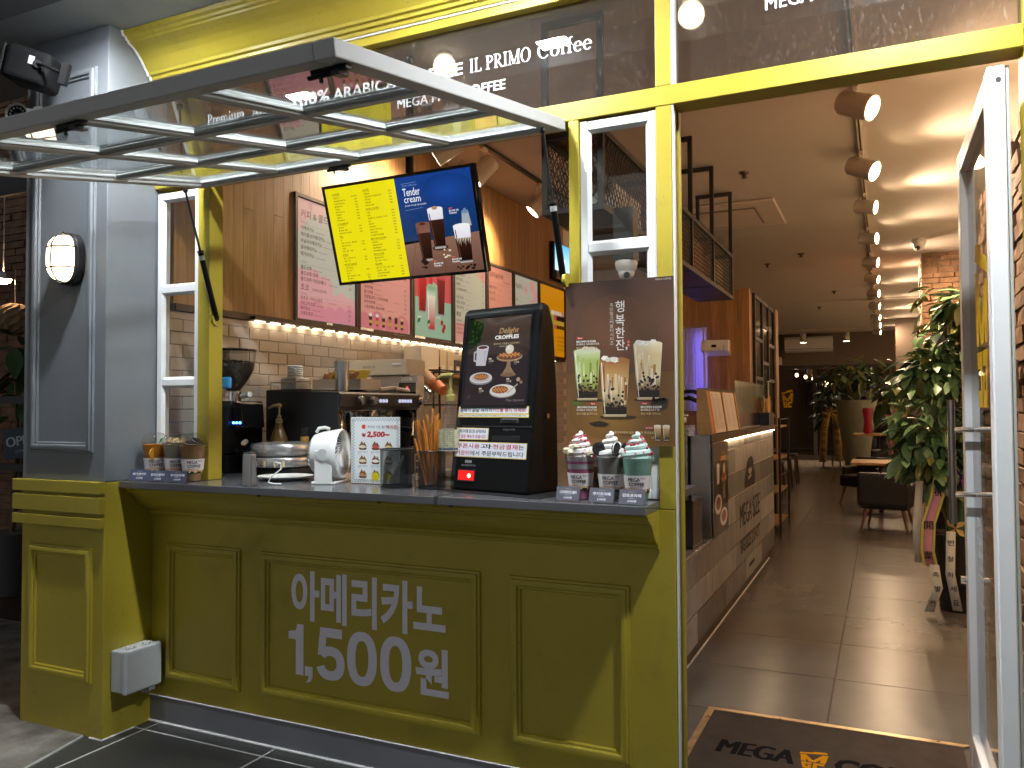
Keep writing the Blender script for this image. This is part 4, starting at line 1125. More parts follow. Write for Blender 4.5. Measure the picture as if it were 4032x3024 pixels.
s.text('메가커피 크로플 & 아인슈페너', 0.192, 0.270, 0.010, '#cbb08a', 4, 0.01, 'c'); s.text('CROFFLE & EINSPANNER', 0.192, 0.260, 0.006, '#e5dccf', 4, 0.01, 'c')
# mug
s.poly([(0.050, 0.180), (0.098, 0.178), (0.108, 0.262), (0.048, 0.262)], '#c9c6cc', 5); s.ell(0.078, 0.262, 0.030, 0.010, '#d8d4d8', 6); s.ell(0.078, 0.262, 0.024, 0.007, '#5e3138', 7)
s.poly([(0.048, 0.25), (0.034, 0.243), (0.036, 0.20), (0.050, 0.196), (0.050, 0.204), (0.043, 0.208), (0.041, 0.236), (0.048, 0.24)], '#b7b3ba', 5)
s.text('MEGA COFFEE', 0.094, 0.195, 0.008, '#7f7880', 7, 0, rot=pi/2)
# cake stand, waffles, plates
def waffle(cx, cy, rx, ry, L):
    s.ell(cx, cy, rx, ry, '#8a4a26', L)
    for k in range(-2, 3):
        s.line(cx+k*rx*.36-rx*.25, cy-ry*.8+abs(k)*ry*.2, cx+k*rx*.36+rx*.25, cy+ry*.8-abs(k)*ry*.2, rx*.09, '#c98a4e', L+1); s.line(cx+k*rx*.36+rx*.25, cy-ry*.8+abs(k)*ry*.2, cx+k*rx*.36-rx*.25, cy+ry*.8-abs(k)*ry*.2, rx*.09, '#d29a5c', L+1)
s.poly([(0.180, 0.135), (0.245, 0.135), (0.222, 0.168), (0.216, 0.208), (0.206, 0.208), (0.200, 0.168)], '#94765c', 5); s.ell(0.212, 0.134, 0.038, 0.009, '#7d6048', 5)
s.ell(0.212, 0.212, 0.062, 0.020, '#a78662', 6); s.ell(0.212, 0.216, 0.056, 0.016, '#6a4a34', 7); waffle(0.212, 0.222, 0.050, 0.014, 8); s.ell(0.212, 0.247, 0.020, 0.020, '#e2d6c6', 12); s.ell(0.206, 0.252, 0.009, 0.008, '#f2ebe0', 13)
s.ell(0.080, 0.118, 0.058, 0.026, '#8f8a8c', 5); s.ell(0.080, 0.124, 0.056, 0.025, '#d5d0d0', 6); s.ell(0.080, 0.125, 0.047, 0.020, '#bdb6b4', 7); waffle(0.082, 0.129, 0.036, 0.015, 8)
s.ell(0.192, 0.060, 0.064, 0.028, '#9a9494', 5); s.ell(0.192, 0.065, 0.062, 0.028, '#dcd8d6', 6); waffle(0.180, 0.069, 0.040, 0.017, 8); s.line(0.215, 0.052, 0.262, 0.092, 0.005, '#b8a89a', 11)
for cx, cy, r, c in ((0.050, 0.062, .014, '#2a1a16'), (0.026, 0.040, .009, '#4a3038'), (0.262, 0.112, .009, '#b49a84'), (0.276, 0.100, .007, '#8e7868')): s.ell(cx, cy, r, r, c, 6)
for cx, cy in ((0.112, 0.205), (0.236, 0.195), (0.206, 0.112), (0.075, 0.072)):
    s.rect(cx, cy, cx+.014, cy+.007, '#d8bca4', 6); s.text('크로플', cx, cy-.010, .009, '#d9c8bc', 6, .01); s.text('Croffle', cx, cy-.017, .005, '#a89a92', 6)
s.text('Mega Signature', 0.21, 0.018, 0.014, '#8d8086', 6, 0, 'l', shear=0.3)
s.obj('screen_image', KSCREEN, kq, fn=lambda x, y, L: tuple(kt @ Vector(((x-0.150)*1.06, -0.0025-L, y*0.905+0.332))), gap=0.00025)
def sticker(nm, x0, x1, z0, z1, lines, edge='#e3c86a'):
    s = Sheet(x1-x0, z1-z0, edge)
    b = 0.003
    s.rect(b, b, x1-x0-b, z1-z0-b, '#e8e6f2', 1)
    n = len(lines); hh = (z1-z0-2*b)/n
    for i, segs in enumerate(lines):
        yb = z1-z0-b-hh*(i+1)
        tot = sum(len(t) for t, _ in segs); x = b+0.006
        wd = x1-x0-2*b-0.012
        for t, c in segs:
            w = wd*len(t)/tot
            textbox(s, t.strip(), x, yb+hh*0.16, x+w-0.004, yb+hh*0.84, c, 2, 0.016)
            x += w
    s.obj(nm, GPRINT, kq, fn=lambda x, y, L: tuple(kt @ Vector((x+x0, -0.003-L, y+z0))), gap=0.0003)
RD = '#b8263c'; BK = '#26242c'
sticker('instruction_sticker', -0.180, 0.182, 0.298, 0.328, [[('결제가 끝날 때까지 ', BK), ('카드를 뽑지 마세요!', RD)]])
sticker('instruction_sticker', -0.181, 0.184, 0.284, 0.2978, [[('HOT/', RD), ('ICE 확인부탁드립니다 ', '#3a7f96'), ('HOT/', RD), ('ICE 확인부탁드립니다', '#3a7f96')]], '#e6c61c')
sticker('instruction_sticker', -0.181, -0.010, 0.194, 0.242, [[('카테고리를 옆으로 넘겨보세요', BK)], [('더 많은 메뉴가 있습니다', RD)]])
sticker('instruction_sticker', -0.182, 0.186, 0.124, 0.186, [[('쿠폰사용', RD), ('과 ', BK), ('현금결제', RD), ('는', BK)], [('카운터', RD), ('에서 주문부탁드립니다', BK)]])
m = MB(); m.T = kt
m.box(-0.150, -0.068, -0.0052, -0.0042, 0.032, 0.070).obj('scanner_window', pbr('red scanner window', (0.12, 0.0, 0.0), 0.1, emit=(1.0, 0.01, 0.01), es=.5), kq)
m = MB(); m.T = kt
m.cyl((-0.092, -0.0068, 0.050), (-0.092, -0.0056, 0.050), 0.009, n=14).obj('scanner_lamp', emis('scanner red', (1.0, 0.10, 0.05), 10), kq)
for k in range(4):
    kpart('barcode_icon', (-0.128+0.010*k, -0.121+0.010*k, -0.0016, 0.0, 0.060, 0.068), LGREY, 0) if False else None
s = Sheet(0.1, 0.03)
s.text('바코드를 읽혀주세요', 0.0, 0.0, 0.009, '#9a9aa0', 1); 
for k in range(4): s.rect(0.018+0.009*k, 0.013, 0.025+0.009*k, 0.024, '#a4a4aa', 1)
s.text('카드를 넣어주세요', 0.20, 0.196, 0.008, '#9a9aa0', 1); s.text('카드를 긁어주세요', 0.20, 0.146, 0.008, '#9a9aa0', 1)
s.obj('panel_print', GPRINT, kq, fn=lambda x, y, L: tuple(kt @ Vector((x-0.140, -0.0012-L, y+0.088))), gap=0.0003)
MB().cyl((0.2, 0.125, 0.30), (0.207, 0.125, 0.30), 0.010, n=14).obj('key_lock', CHROME, kq, smooth=True)

# ---- bubble tea poster
po = thing('poster', 'brown bubble tea poster taped to the yellow post and side window', 'poster', (-1.073, -0.012, 1.358))
PW, PH = 0.408, 0.604
s = Sheet(PW, PH)
s.grad(0, 0, PW, 0.265, '#7a5628', '#63421c', 0); s.grad(0, 0.265, PW, 0.40, '#583419', '#5e3d2b', 0); s.grad(0, 0.40, PW, PH, '#5e3d2b', '#3e2b22', 0)
s.glow(0.19, 0.40, 0.16, 0.15, '#70472f', '#533726', 0.5, 32); s.glow(0.17, 0.12, 0.16, 0.10, '#8a642c', '#6d4a20', 0.5, 32)
wv = '#f4efe8'
for k, ch in enumerate('행복'): textbox(s, ch, 0.193, 0.485-0.050*k, 0.227, 0.527-0.050*k, wv, 4, 0.004)
for k, ch in enumerate('한잔'): textbox(s, ch, 0.193, 0.385-0.044*k+0.006, 0.227, 0.426-0.044*k+0.004, wv, 4, 0.004)
s.text(',', 0.230, 0.352, 0.05, wv, 4, 0.01)
y = 0.507
for ch in '흑당밀크버블티시리즈':
    textbox(s, ch, 0.172, y, 0.184, y+0.013, '#d9cfc2', 4, 0.0); y -= 0.0155
s.line(0.1685, 0.362, 0.1685, 0.524, 0.0006, '#8a7668', 3); s.line(0.1875, 0.362, 0.1875, 0.524, 0.0006, '#8a7668', 3)
s.rect(0.236, 0.358, 0.246, 0.385, '#b03026', 4); s.text('黑', 0.2375, 0.373, 0.008, '#f0d8d0', 5); s.text('糖', 0.2375, 0.361, 0.008, '#f0d8d0', 5)
s.text('MEGA COFFEE', 0.400, 0.592, 0.009, '#a89a92', 4, 0.03, 'r')
def bubbletea(cx, y0, h, w, cols, L):
    wb = w*0.74
    X = lambda t, f: cx+f*(wb+(w-wb)*t)/2
    def band(t0, t1, c0, c1, l, f0=-1, f1=1):
        a, b = lin(c0), lin(c1)
        s.raw([(X(t0, f0), y0+h*t0), (X(t0, f1), y0+h*t0), (X(t1, f1), y0+h*t1), (X(t1, f0), y0+h*t1)], [(0, 1, 2, 3)], [a, a, b, b], l)
    s.ell(cx+w*.1, y0, w*.62, h*.03, '#3b2812', L-1)
    band(0, 0.05, '#a9906a', '#cfbd9c', L)
    band(0.045, 0.17, '#140b06', '#1c0f07', L)
    band(0.17, 0.45, '#6a4a26', cols[0], L); band(0.45, 0.8, cols[0], cols[1], L); band(0.8, 1.0, cols[1], cols[2], L)
    r2 = random.Random(int(cx*1000))
    for k in range(15):
        f = r2.uniform(-.92, .8); t = r2.uniform(.2, .5); d = r2.uniform(.2, .45)
        band(t, t+d, r2.choice(cols[3:]), r2.choice(cols[3:]), L+0.4+0.03*k, f, f+r2.uniform(.06, .2))
    for k in range(46):
        t = 0.13+abs(r2.gauss(0, .17)); f = r2.uniform(-.9, .9)
        if t > .52: continue
        s.ell(X(t, f), y0+h*t, w*.042, w*.042, r2.choice(['#120905', '#1c1009', '#241409']), L+1.2+0.01*k, 10)
    s.ell(cx, y0+h, w/2, w*.10, cols[2], L+2)
    for k in range(6):
        a = cx+r2.uniform(-.34, .34)*w; b = y0+h+r2.uniform(-.02, .05)*h; q = w*.13
        s.poly([(a-q, b), (a-q*.2, b-q*.5), (a+q, b-q*.1), (a+q*.7, b+q*.6), (a-q*.4, b+q*.7)], r2.choice(['#e6e0d4', '#d5cfc0', cols[2], '#f3efe6']), L+2.2+0.1*k)
    band(0.06, 0.97, '#ece4d4', '#f4eee2', L+3, -.90, -.84)
bubbletea(0.082, 0.166, 0.182, 0.104, ['#a9b35a', '#a8b866', '#cdd3a8', '#7f8c34', '#dfe2b8', '#a3ae4e', '#c7cd90'], 6)
bubbletea(0.312, 0.166, 0.200, 0.106, ['#e0cda6', '#d9c090', '#e6d6b4', '#a8783a', '#efe2c6', '#c79a58', '#e9d9b6'], 6)
bubbletea(0.188, 0.105, 0.205, 0.114, ['#ddc59a', '#c08f52', '#a86c38', '#8a5426', '#ecdcbc', '#a86a30', '#e0c594'], 12)
s.ell(0.352, 0.150, 0.032, 0.020, '#3a2a18', 9); s.ell(0.352, 0.160, 0.030, 0.010, '#12090a', 10)
for k in range(12): s.ell(0.352+random.uniform(-.022, .022), 0.164+random.uniform(-.003, .008), .005, .005, '#0e0705', 11)
s.poly([(0.02, 0.152), (0.05, 0.145), (0.062, 0.156), (0.035, 0.163)], '#4e6a1c', 9)
s.poly([(0.085, 0.082), (0.13, 0.09), (0.168, 0.080), (0.150, 0.070), (0.11, 0.072)], '#2a1a0c', 9)
def cap(x, y, a, b, c, al='l'):
    s.rect(x if al == 'l' else x-.028, y+.027, (x+.028 if al == 'l' else x), y+.036, '#b23a2c', 18); s.text('New', x+.006 if al == 'l' else x-.022, y+.0285, .008, '#f6e6dc', 19, .02)
    s.text(a, x, y+.015, .0105, wv, 18, .03, al); s.text(b, x, y+.005, .0105, '#e0d4c4', 18, .012, al); s.text(c, x, y-.009, .0095, '#d4b27e', 18, .012, al)
cap(0.042, 0.365, 'BROWN SUGAR', 'BUBBLE GREENTEA', '흑당 버블 그린티 3.8'); cap(0.120, 0.122, 'BROWN SUGAR', 'BUBBLE MILKTEA', '흑당 버블 밀크티 3.8', 'r'); cap(0.285, 0.122, 'BROWN SUGAR', 'BUBBLE LATTE', '흑당 버블 라떼 3.5')
for cx in (0.345, 0.376):
    tumbler(s, cx, 0.022, 0.052, 0.026, 0.019, ('#1c0f08', '#c9a878'), ('#d9c29a', '#efe4d0'), .2, 18)
s.rect(0.300, 0.062, 0.332, 0.070, '#b23a2c', 18); s.text('No Bubble', 0.303, 0.064, .006, '#f6e6dc', 19, .02); s.text('메가커피만의 깊은 맛 진한 흑당음료', 0.332, 0.045, .010, '#c9b084', 18, .01, 'r'); s.text('1.8', 0.332, 0.028, .010, '#c9b084', 18, .01, 'r')
s.obj('printed_sheet', GPRINT, po, gap=0.00016)
MB().box(0, PW, 0.0005, 0.002, 0, PH).obj('backing_sheet', PAPER, po)

# ================================================================== DRINKS ON THE SHELF
def liquid(name, c, c2=None, r=0.25):
    return pbr(name, c, r, var=0.12, vscale=18)
CREAM = pbr('whipped cream', (0.80, 0.78, 0.76), 0.5, bump=0.1, bscale=60)
MINT = pbr('mint whipped cream', (0.55, 0.74, 0.68), 0.5, bump=0.1, bscale=60)
SLEEVE = attrmat('printed sleeve', rough=0.5)
def rad(z, h=0.150, r0=0.0335, r1=0.052): return r0+(r1-r0)*z/h
def drink(label, loc, levels, kind, rot=0.0, k=1.0, sl=(0.034, 0.092)):
    """clear tapered cup with layered drink, printed sleeve and topping"""
    t = thing('frappe_cup' if kind != 'dome' else 'iced_drink', label, 'drink', loc, rotz=rot, group='sample drinks on the serving counter')
    t.scale = (k, k, k)
    H = 0.150
    MB().lathe([(0.0335, 0.001), (rad(H), H), (0.0555, H+0.001), (0.0555, H+0.005), (0.051, H+0.005), (rad(H)-.0012, H-.002), (0.0320, 0.003)], n=32, close=False).obj('cup', CLEAR, t, smooth=True)
    z0 = 0.0035
    for z1, mt in levels:
        MB().lathe([(rad(z0)-.0022, z0), (rad(z1)-.0022, z1)], n=32).obj('drink_layer', mt, t, smooth=True)
        z0 = z1+0.0002
    # sleeve
    a, b = sl
    s = Sheet(0.29, b-a)
    s.rect(0, 0, 0.29, b-a, '#ece4e6', 0)
    cx = 0.145
    hh = b-a
    s.poly([(0, hh*.16), (0.05, hh*.34), (0.10, hh*.22), (0.16, hh*.30), (0.22, hh*.36), (0.29, hh*.2), (0.29, 0), (0, 0)], '#e3b8a4', 1)
    s.poly([(0, hh*.12), (0.06, hh*.16), (0.12, hh*.14), (0.20, hh*.26), (0.25, hh*.16), (0.29, hh*.12), (0.29, 0), (0, 0)], '#e2bf3c', 2)
    s.rect(0, 0, 0.29, hh*.13, '#22301f', 3)
    rr = random.Random(2)
    for q in range(70):
        c = rr.choice(['#e8d06a', '#2b3a24', '#f1e39a', '#1d2a18']); x = rr.uniform(.003, .287); y = rr.uniform(.004, hh*.19); w = rr.uniform(.002, .0042); s.poly([(x-w, y), (x-w*.3, y-w*.8), (x+w, y-w*.3), (x+w*.6, y+w*.7), (x-w*.4, y+w*.8)], c, 4+q*0.02)
    for xx in (0.0725, 0.2175):
        textbox(s, 'MEGA', xx-0.029, hh*.66, xx+0.012, hh*.88, '#4c3a34', 6, 0.03); textbox(s, 'COFFEE', xx-0.029, hh*.40, xx+0.027, hh*.61, '#4c3a34', 6, 0.03); s.text('MGC', xx+0.014, hh*.80, 0.0085, '#6a5a54', 6, 0.01); s.text('Premium Coffee', xx-0.027, hh*.29, 0.0075, '#9a7f80', 6, 0, shear=.3)
    def wrap(x, y, L):
        r = rad(a+y)+0.0012+L
        an = -pi/2-1.5+(x-0.0725)/0.0450+1.5
        return (r*cos(an), r*sin(an), a+y)
    # finer subdivision for the wide bands
    o = MB()
    s2 = Sheet(0.29, hh)
    for (x, y, L), in []: pass
    def slices(sh):
        out = Sheet(sh.w, sh.h)
        for f, c in zip(sh.f, sh.c):
            pts = [sh.v[i] for i in f]
            xs = [p[0] for p in pts]
            if max(xs)-min(xs) < 0.02:
                out.raw([(p[0], p[1]) for p in pts], [tuple(range(len(pts)))], c[0], pts[0][2])
            else:
                n = int((max(xs)-min(xs))/0.012)+1
                x0, x1 = min(xs), max(xs)
                for i in range(n):
                    u, v = x0+(x1-x0)*i/n, x0+(x1-x0)*(i+1)/n
                    def yat(xx):
                        lo, hi = 1e9, -1e9
                        for p, q in zip(pts, pts[1:]+pts[:1]):
                            if min(p[0], q[0])-1e-9 <= xx <= max(p[0], q[0])+1e-9:
                                if abs(q[0]-p[0]) < 1e-9: ylist = (p[1], q[1])
                                else: ylist = (p[1]+(q[1]-p[1])*(xx-p[0])/(q[0]-p[0]),)
                                lo = min(lo, *ylist); hi = max(hi, *ylist)
                        return lo, hi
                    (l0, h0), (l1, h1) = yat(u), yat(v)
                    out.raw([(u, l0), (v, l1), (v, h1), (u, h0)], [(0, 1, 2, 3)], c[0], pts[0][2])
        return out
    slices(s).obj('paper_sleeve', SLEEVE, t, fn=wrap, gap=0.00012)
    if kind == 'dome':
        MB().lathe([(0.0545, H+0.004), (0.0525, H+0.014), (0.046, H+0.030), (0.032, H+0.043), (0.016, H+0.0475), (0.015, H+0.047)], n=28, close=False).obj('dome_lid', CLEAR, t, smooth=True)
    elif kind:
        mt = MINT if kind == 'mint' else CREAM
        m = MB()
        pts = []; rs = []
        N = 120
        for i in range(N):
            u = i/(N-1)
            an = u*2*pi*4.3
            R = 0.043*(1-u)**0.8
            pts.append((R*cos(an), R*sin(an), H-0.004+0.086*u**0.92)); rs.append(0.0140*(1-0.62*u))
        rs[-1] = 0.001
        m.tube(pts, rs, 8)
        m.lathe([(0.049, H-0.004), (0.040, H+0.010), (0.022, H+0.034), (0.010, H+0.060)], n=18)
        m.obj('cream_swirl', mt, t, smooth=True)
    return t
def lq(n, c): return liquid(n, c)
D_PINK = lq('strawberry layer', (0.62, 0.16, 0.30)); D_WHITE = lq('milk layer', (0.66, 0.62, 0.62)); D_GREY = lq('cookie layer', (0.36, 0.32, 0.28)); D_MINT = lq('mint layer', (0.36, 0.62, 0.50))
D_ORANGE = lq('orange layer', (0.72, 0.24, 0.02)); D_RED = lq('red syrup layer', (0.55, 0.03, 0.02)); D_COF = lq('coffee shake layer', (0.42, 0.22, 0.09)); D_NUT = lq('grain shake layer', (0.42, 0.37, 0.28))
dA = drink('strawberry cheese frappe with white swirl and pink crumbs beside the kiosk', (-1.003, -0.058, 1.166), [(0.105, D_PINK), (0.122, D_WHITE), (0.132, D_PINK), (0.148, D_WHITE)], 'cream', rot=0.2, k=1.05)
dB = drink('cookie frappe topped with dark sandwich cookies', (-0.886, -0.062, 1.166), [(0.148, D_GREY)], 'cream', rot=0.25, k=1.05)
dC = drink('pale green mint frappe at the end of the serving counter', (-0.782, -0.088, 1.166), [(0.148, D_MINT)], 'mint', rot=0.2, k=1.05)
CRUMB = pbr('pink candy crumb', (0.55, 0.06, 0.10), 0.5); CHEESE = pbr('cheese cube', (0.78, 0.70, 0.48), 0.6)
COOKIE = pbr('black cocoa cookie', (0.012, 0.010, 0.009), 0.7, bump=0.5, bscale=90)
def sprinkle(t, mt, n, seed, nm, sz=0.0035):
    rr = random.Random(seed)
    m = MB()
    for k in range(n):
        u = rr.uniform(0.0, .85); an = rr.uniform(-pi, 0.3); R = 0.043*(1-u)**.8+0.0125*(1-.6*u); z = 0.146+0.086*u**.92
        m.T = Matrix.Translation((R*cos(an), R*sin(an), z)) @ Matrix.Rotation(rr.uniform(0, 3), 4, 'X') @ Matrix.Rotation(rr.uniform(0, 3), 4, 'Z')
        w = sz*rr.uniform(.6, 1.1); m.box(-w, w, -w, w, -w*.6, w*.6)
    m.obj(nm, mt, t, kind='stuff')
sprinkle(dA, CRUMB, 42, 1, 'crumbs'); sprinkle(dC, CRUMB, 34, 2, 'crumbs')
for x, y, z, r in ((-0.045, -0.022, 0.168, .4), (-0.012, -0.046, 0.182, .9), (0.050, -0.010, 0.166, .2), (0.038, -0.036, 0.160, 1.1), (-0.028, -0.045, 0.160, .6)):
    m = MB(); m.T = Matrix.Translation((x, y, z)) @ Matrix.Rotation(r, 4, 'Z') @ Matrix.Rotation(r, 4, 'X'); m.box(-.009, .009, -.007, .007, -.009, .009).obj('cheese_cube', CHEESE, dA, bevel=.002)
def cookie(t, loc, rx, rz):
    o = MB().cyl((0, 0, -.0055), (0, 0, -.002), .0235, n=24).obj('sandwich_cookie', COOKIE, t, bevel=.001, loc=loc, rot=(rx, 0, rz))
    MB().cyl((0, 0, -.0018), (0, 0, .0018), .022, n=24).obj('filling', CREAM, o)
    MB().cyl((0, 0, .002), (0, 0, .0055), .0235, n=24).obj('wafer', COOKIE, o, bevel=.001)
cookie(dB, (-0.038, -0.026, 0.176), pi/2, -0.35); cookie(dB, (0.020, -0.044, 0.176), pi/2, 1.15); cookie(dB, (0.052, 0.006, 0.174), pi/2, 0.5)
dD = drink('orange slice ade under a clear dome lid by the pillar', (-3.145, -0.062, 1.166), [(0.030, D_RED), (0.148, D_ORANGE)], 'dome', rot=0.95, k=1.13)
dE = drink('grain shake with cereal topping under a clear dome lid', (-3.025, -0.050, 1.166), [(0.148, D_NUT)], 'dome', rot=0.95, k=1.13)
dF = drink('coffee shake with dark cookie under a clear dome lid beside the yellow post', (-2.903, -0.062, 1.166), [(0.146, D_COF)], 'dome', rot=0.95, k=1.13)
cookie(dF, (-0.01, -0.006, 0.155), 0.2, 0.3); cookie(dF, (0.018, 0.016, 0.162), 0.5, 1.0)
m = MB(); rr = random.Random(5)
for k in range(60):
    m.T = Matrix.Translation((rr.uniform(-.034, .034), rr.uniform(-.034, .034), 0.152+rr.uniform(0, .018)*rr.random()+0.006)); m.ball((0, 0, 0), .0058, 6, 4)
m.obj('cereal_topping', pbr('toasted cereal', (0.55, 0.40, 0.22), 0.7, var=0.3, vscale=60), dE, kind='stuff')
m = MB(); m.T = Matrix.Translation((-0.012, -0.044, 0.108)) @ Matrix.Rotation(0.9, 4, 'Z') @ Matrix.Rotation(pi/2, 4, 'X'); m.cyl((0, 0, -.002), (0, 0, .002), .026, n=20).obj('orange_slice', pbr('orange slice', (0.80, 0.36, 0.03), 0.35, var=0.2, vscale=60), dD)
MB().prism([(0.0, 0.0), (0.012, 0.008), (0.018, 0.026), (0.006, 0.020)], 'y', -0.004, -0.003).obj('mint_leaf', pbr('mint leaf', (0.05, 0.22, 0.03), 0.4), dD, loc=(0.012, 0, 0.150))
def pricesign(label, loc, rot, l1, l2, c='#5c5a68'):
    t = thing('price_sign', label, 'sign', loc, rotz=rot, group='price signs in front of the sample drinks')
    m = MB(); m.T = Matrix.Rotation(-0.30, 4, 'X'); m.box(-.048, .048, -.0016, .0016, 0.001, .056).obj('acrylic_holder', CLEAR, t)
    s = Sheet(.090, .050, c)
    textbox(s, l1, .012, .024, .078, .036, '#f0eef4', 1, .02); s.text('New menu', .045, .0405, .005, '#c9b48a', 1, 0, 'c'); s.text('FRAPPE ICE', .045, .0185, .0048, '#cfcdd6', 1, 0, 'c'); textbox(s, l2, .030, .006, .062, .015, '#f0eef4', 1, .02)
    s.obj('price_card', GPRINT, t, loc=(-.045, -.002, .004), rot=(-0.30, 0, 0), gap=.0003)
    MB().box(-.048, .048, 0.0, .034, 0.0005, .0022).obj('foot', CLEAR, t)
pricesign('grey price sign in front of the strawberry cheese frappe', (-1.020, -0.150, 1.1655), -0.08, '스트로베리치즈홀릭', '4,500원'); pricesign('grey price sign in front of the cookie frappe', (-0.892, -0.160, 1.1655), -0.05, '쿠키프라페', '3,900원'); pricesign('grey price sign in front of the mint frappe', (-0.780, -0.172, 1.1655), -0.05, '민트프라페', '3,900원')
pricesign('navy price sign in front of the orange slice ade', (-3.150, -0.150, 1.1655), 0.35, '메가에이드', '3,900원', '#39425e'); pricesign('navy price sign in front of the grain shake', (-3.032, -0.150, 1.1655), 0.35, '퐁크러쉬플레인', '3,900원', '#39425e'); pricesign('navy price sign in front of the coffee shake', (-2.915, -0.145, 1.1655), 0.35, '쿠키프라페', '3,900원', '#39425e')
# ================================================================== KITCHEN EQUIPMENT
CZ = 1.1655
kc = thing('kitchen_worktop', 'steel kitchen worktop along the tiled wall carrying the machines', 'worktop', (-2.90, 0.66, 0))
MB().box(-0.335, 0.33, -0.03, 5.2, 0.985, 1.02).obj('top', STEEL, kc, bevel=0.003)
MB().box(-0.335, 0.30, -0.02, 5.18, 0.0, 0.984).obj('cabinet', STEEL, kc)

# coffee grinder
g = thing('coffee_grinder', 'black coffee grinder with clear bean hopper and blue buttons', 'grinder', (-3.125, 0.42, 1.1655))
MB().taper(-0.085, 0.085, -0.13, 0.13, 0.0, 0.10, 0.0, 0.0).obj('base', BLACKP, g, bevel=0.012)
MB().prism([(-0.13, 0.10), (0.13, 0.10), (0.13, 0.375), (-0.06, 0.375), (-0.115, 0.345), (-0.14, 0.22)], 'x', -0.085, 0.085).obj('body', BLACKP, g, bevel=0.008)
MB().prism([(0.086, 0.23), (0.16, 0.235), (0.15, 0.36), (0.086, 0.372)], 'y', -0.10, 0.06).obj('control_head', BLACKG, g, bevel=0.004)
_be = emis('blue indicator', (0.05, 0.20, 1.0), 9)
for k in range(3):
    MB().ball((0.100+0.022*k, -0.1025, 0.262), 0.0062, 10, 6).obj('button', _be, g)
MB().lathe([(0.040, 0.375), (0.040, 0.425)], n=24).obj('collar', CHROME, g, smooth=True)
MB().lathe([(0.036, 0.425), (0.045, 0.445), (0.085, 0.50), (0.105, 0.545), (0.112, 0.60), (0.114, 0.635), (0.112, 0.635), (0.110, 0.60), (0.10, 0.545), (0.04, 0.447)], n=32, close=False).obj('hopper', CLEAR, g, smooth=True)
BEAN = pbr('roasted coffee beans', (0.018, 0.010, 0.006), 0.35, var=0.5, vscale=60, bump=1.0, bscale=90)
h = MB().lathe([(0.034, 0.43), (0.043, 0.446), (0.083, 0.50), (0.102, 0.545), (0.106, 0.575), (0.0, 0.592)], n=32).obj('bean_mass', BEAN, g, smooth=True)
mb = MB(); rr = random.Random(3)
for k in range(150):
    a = rr.uniform(0, 2*pi); R = 0.102*rr.random()**.5
    mb.T = Matrix.Translation((R*cos(a), R*sin(a), 0.590-0.012*(R/0.1)+rr.uniform(-.002, .004))) @ Matrix.Rotation(rr.uniform(0, 3), 4, 'Z'); mb.ball((0, 0, 0), 0.0055, 6, 4, 0.7)
mb.obj('bean_heap', BEAN, g, smooth=True, kind='stuff')
MB().lathe([(0.117, 0.635), (0.118, 0.647), (0.09, 0.653), (0.0, 0.655)], n=32).obj('lid', BLACKG, g, smooth=True)
MB().cyl((0.08, -0.02, 0.40), (0.17, -0.06, 0.408), 0.014, n=14).obj('dosing_lever', WPLAST, g, smooth=True)
b = MB().box(-0.028, 0.028, -0.012, 0.012, 0.0, 0.058).obj('earbud_case', pbr('bright blue plastic', (0.05, 0.35, 0.75), 0.25), None, bevel=0.010, seg=3, loc=(-2.968, 0.21, 1.600))
tagit(b, 'bright blue plastic case hanging by the yellow post next to the grinder', 'case')
# espresso machine
e = thing('espresso_machine', 'black and chrome espresso machine with round steam knobs', 'espresso machine', (-2.855, 0.66, 1.02))
MB().box(-0.245, 0.06, -0.01, 0.80, 0.06, 0.585).obj('rear_housing', BLACKM, e, bevel=0.008)
MB().prism([(-0.245, 0.30), (0.245, 0.30), (0.245, 0.565), (-0.245, 0.582)], 'y', -0.022, -0.0105).obj('side_panel', BLACKM, e, bevel=0.004)
MB().prism([(0.0605, 0.470), (0.225, 0.468), (0.247, 0.485), (0.250, 0.555), (0.235, 0.566), (0.0605, 0.574)], 'y', -0.010, 0.80).obj('control_head', BLACKM, e, bevel=0.004)
for y in (0.16, 0.28, 0.86-0.07):
    kn = MB().cyl((0.2495, y, 0.520), (0.278, y, 0.520), 0.026, 0.022, n=20).obj('steam_knob', CHROME, e, smooth=True, bevel=0.003)
    MB().box(0.279, 0.284, y-0.004, y+0.004, 0.500, 0.540).obj('grip', CHROME, kn)
for y0, n in ((0.36, 3), (0.56, 5)):
    for k in range(n):
        MB().cyl((0.2495, y0+0.030*k, 0.520), (0.256, y0+0.030*k, 0.520), 0.0105, n=14).obj('brew_button', pbr('lit silver button', (0.6, 0.6, 0.65), 0.2, 0.8, emit=(0.6, 0.7, 1.0), es=0.35), e, smooth=True)
MB().box(0.062, 0.075, 0.0, 0.78, 0.10, 0.468).obj('back_splash', CHROME, e)
MB().box(-0.24, 0.26, -0.01, 0.80, 0.03, 0.075).obj('drip_tray', CHROME, e, bevel=0.005)
for y in (0.22, 0.56):
    gh = MB().lathe([(0.042, 0.0), (0.042, 0.06), (0.052, 0.075)], c=(0.15, y, 0.39), n=22).obj('group_head', CHROME, e, smooth=True)
    MB().lathe([(0.036, -0.045), (0.038, -0.001)], c=(0.15, y, 0.39), n=20).obj('portafilter', CHROME, gh, smooth=True)
    MB().cyl((0.17, y, 0.37), (0.33, y, 0.345), 0.014, 0.018, n=12).obj('portafilter_handle', BLACKP, gh, smooth=True)
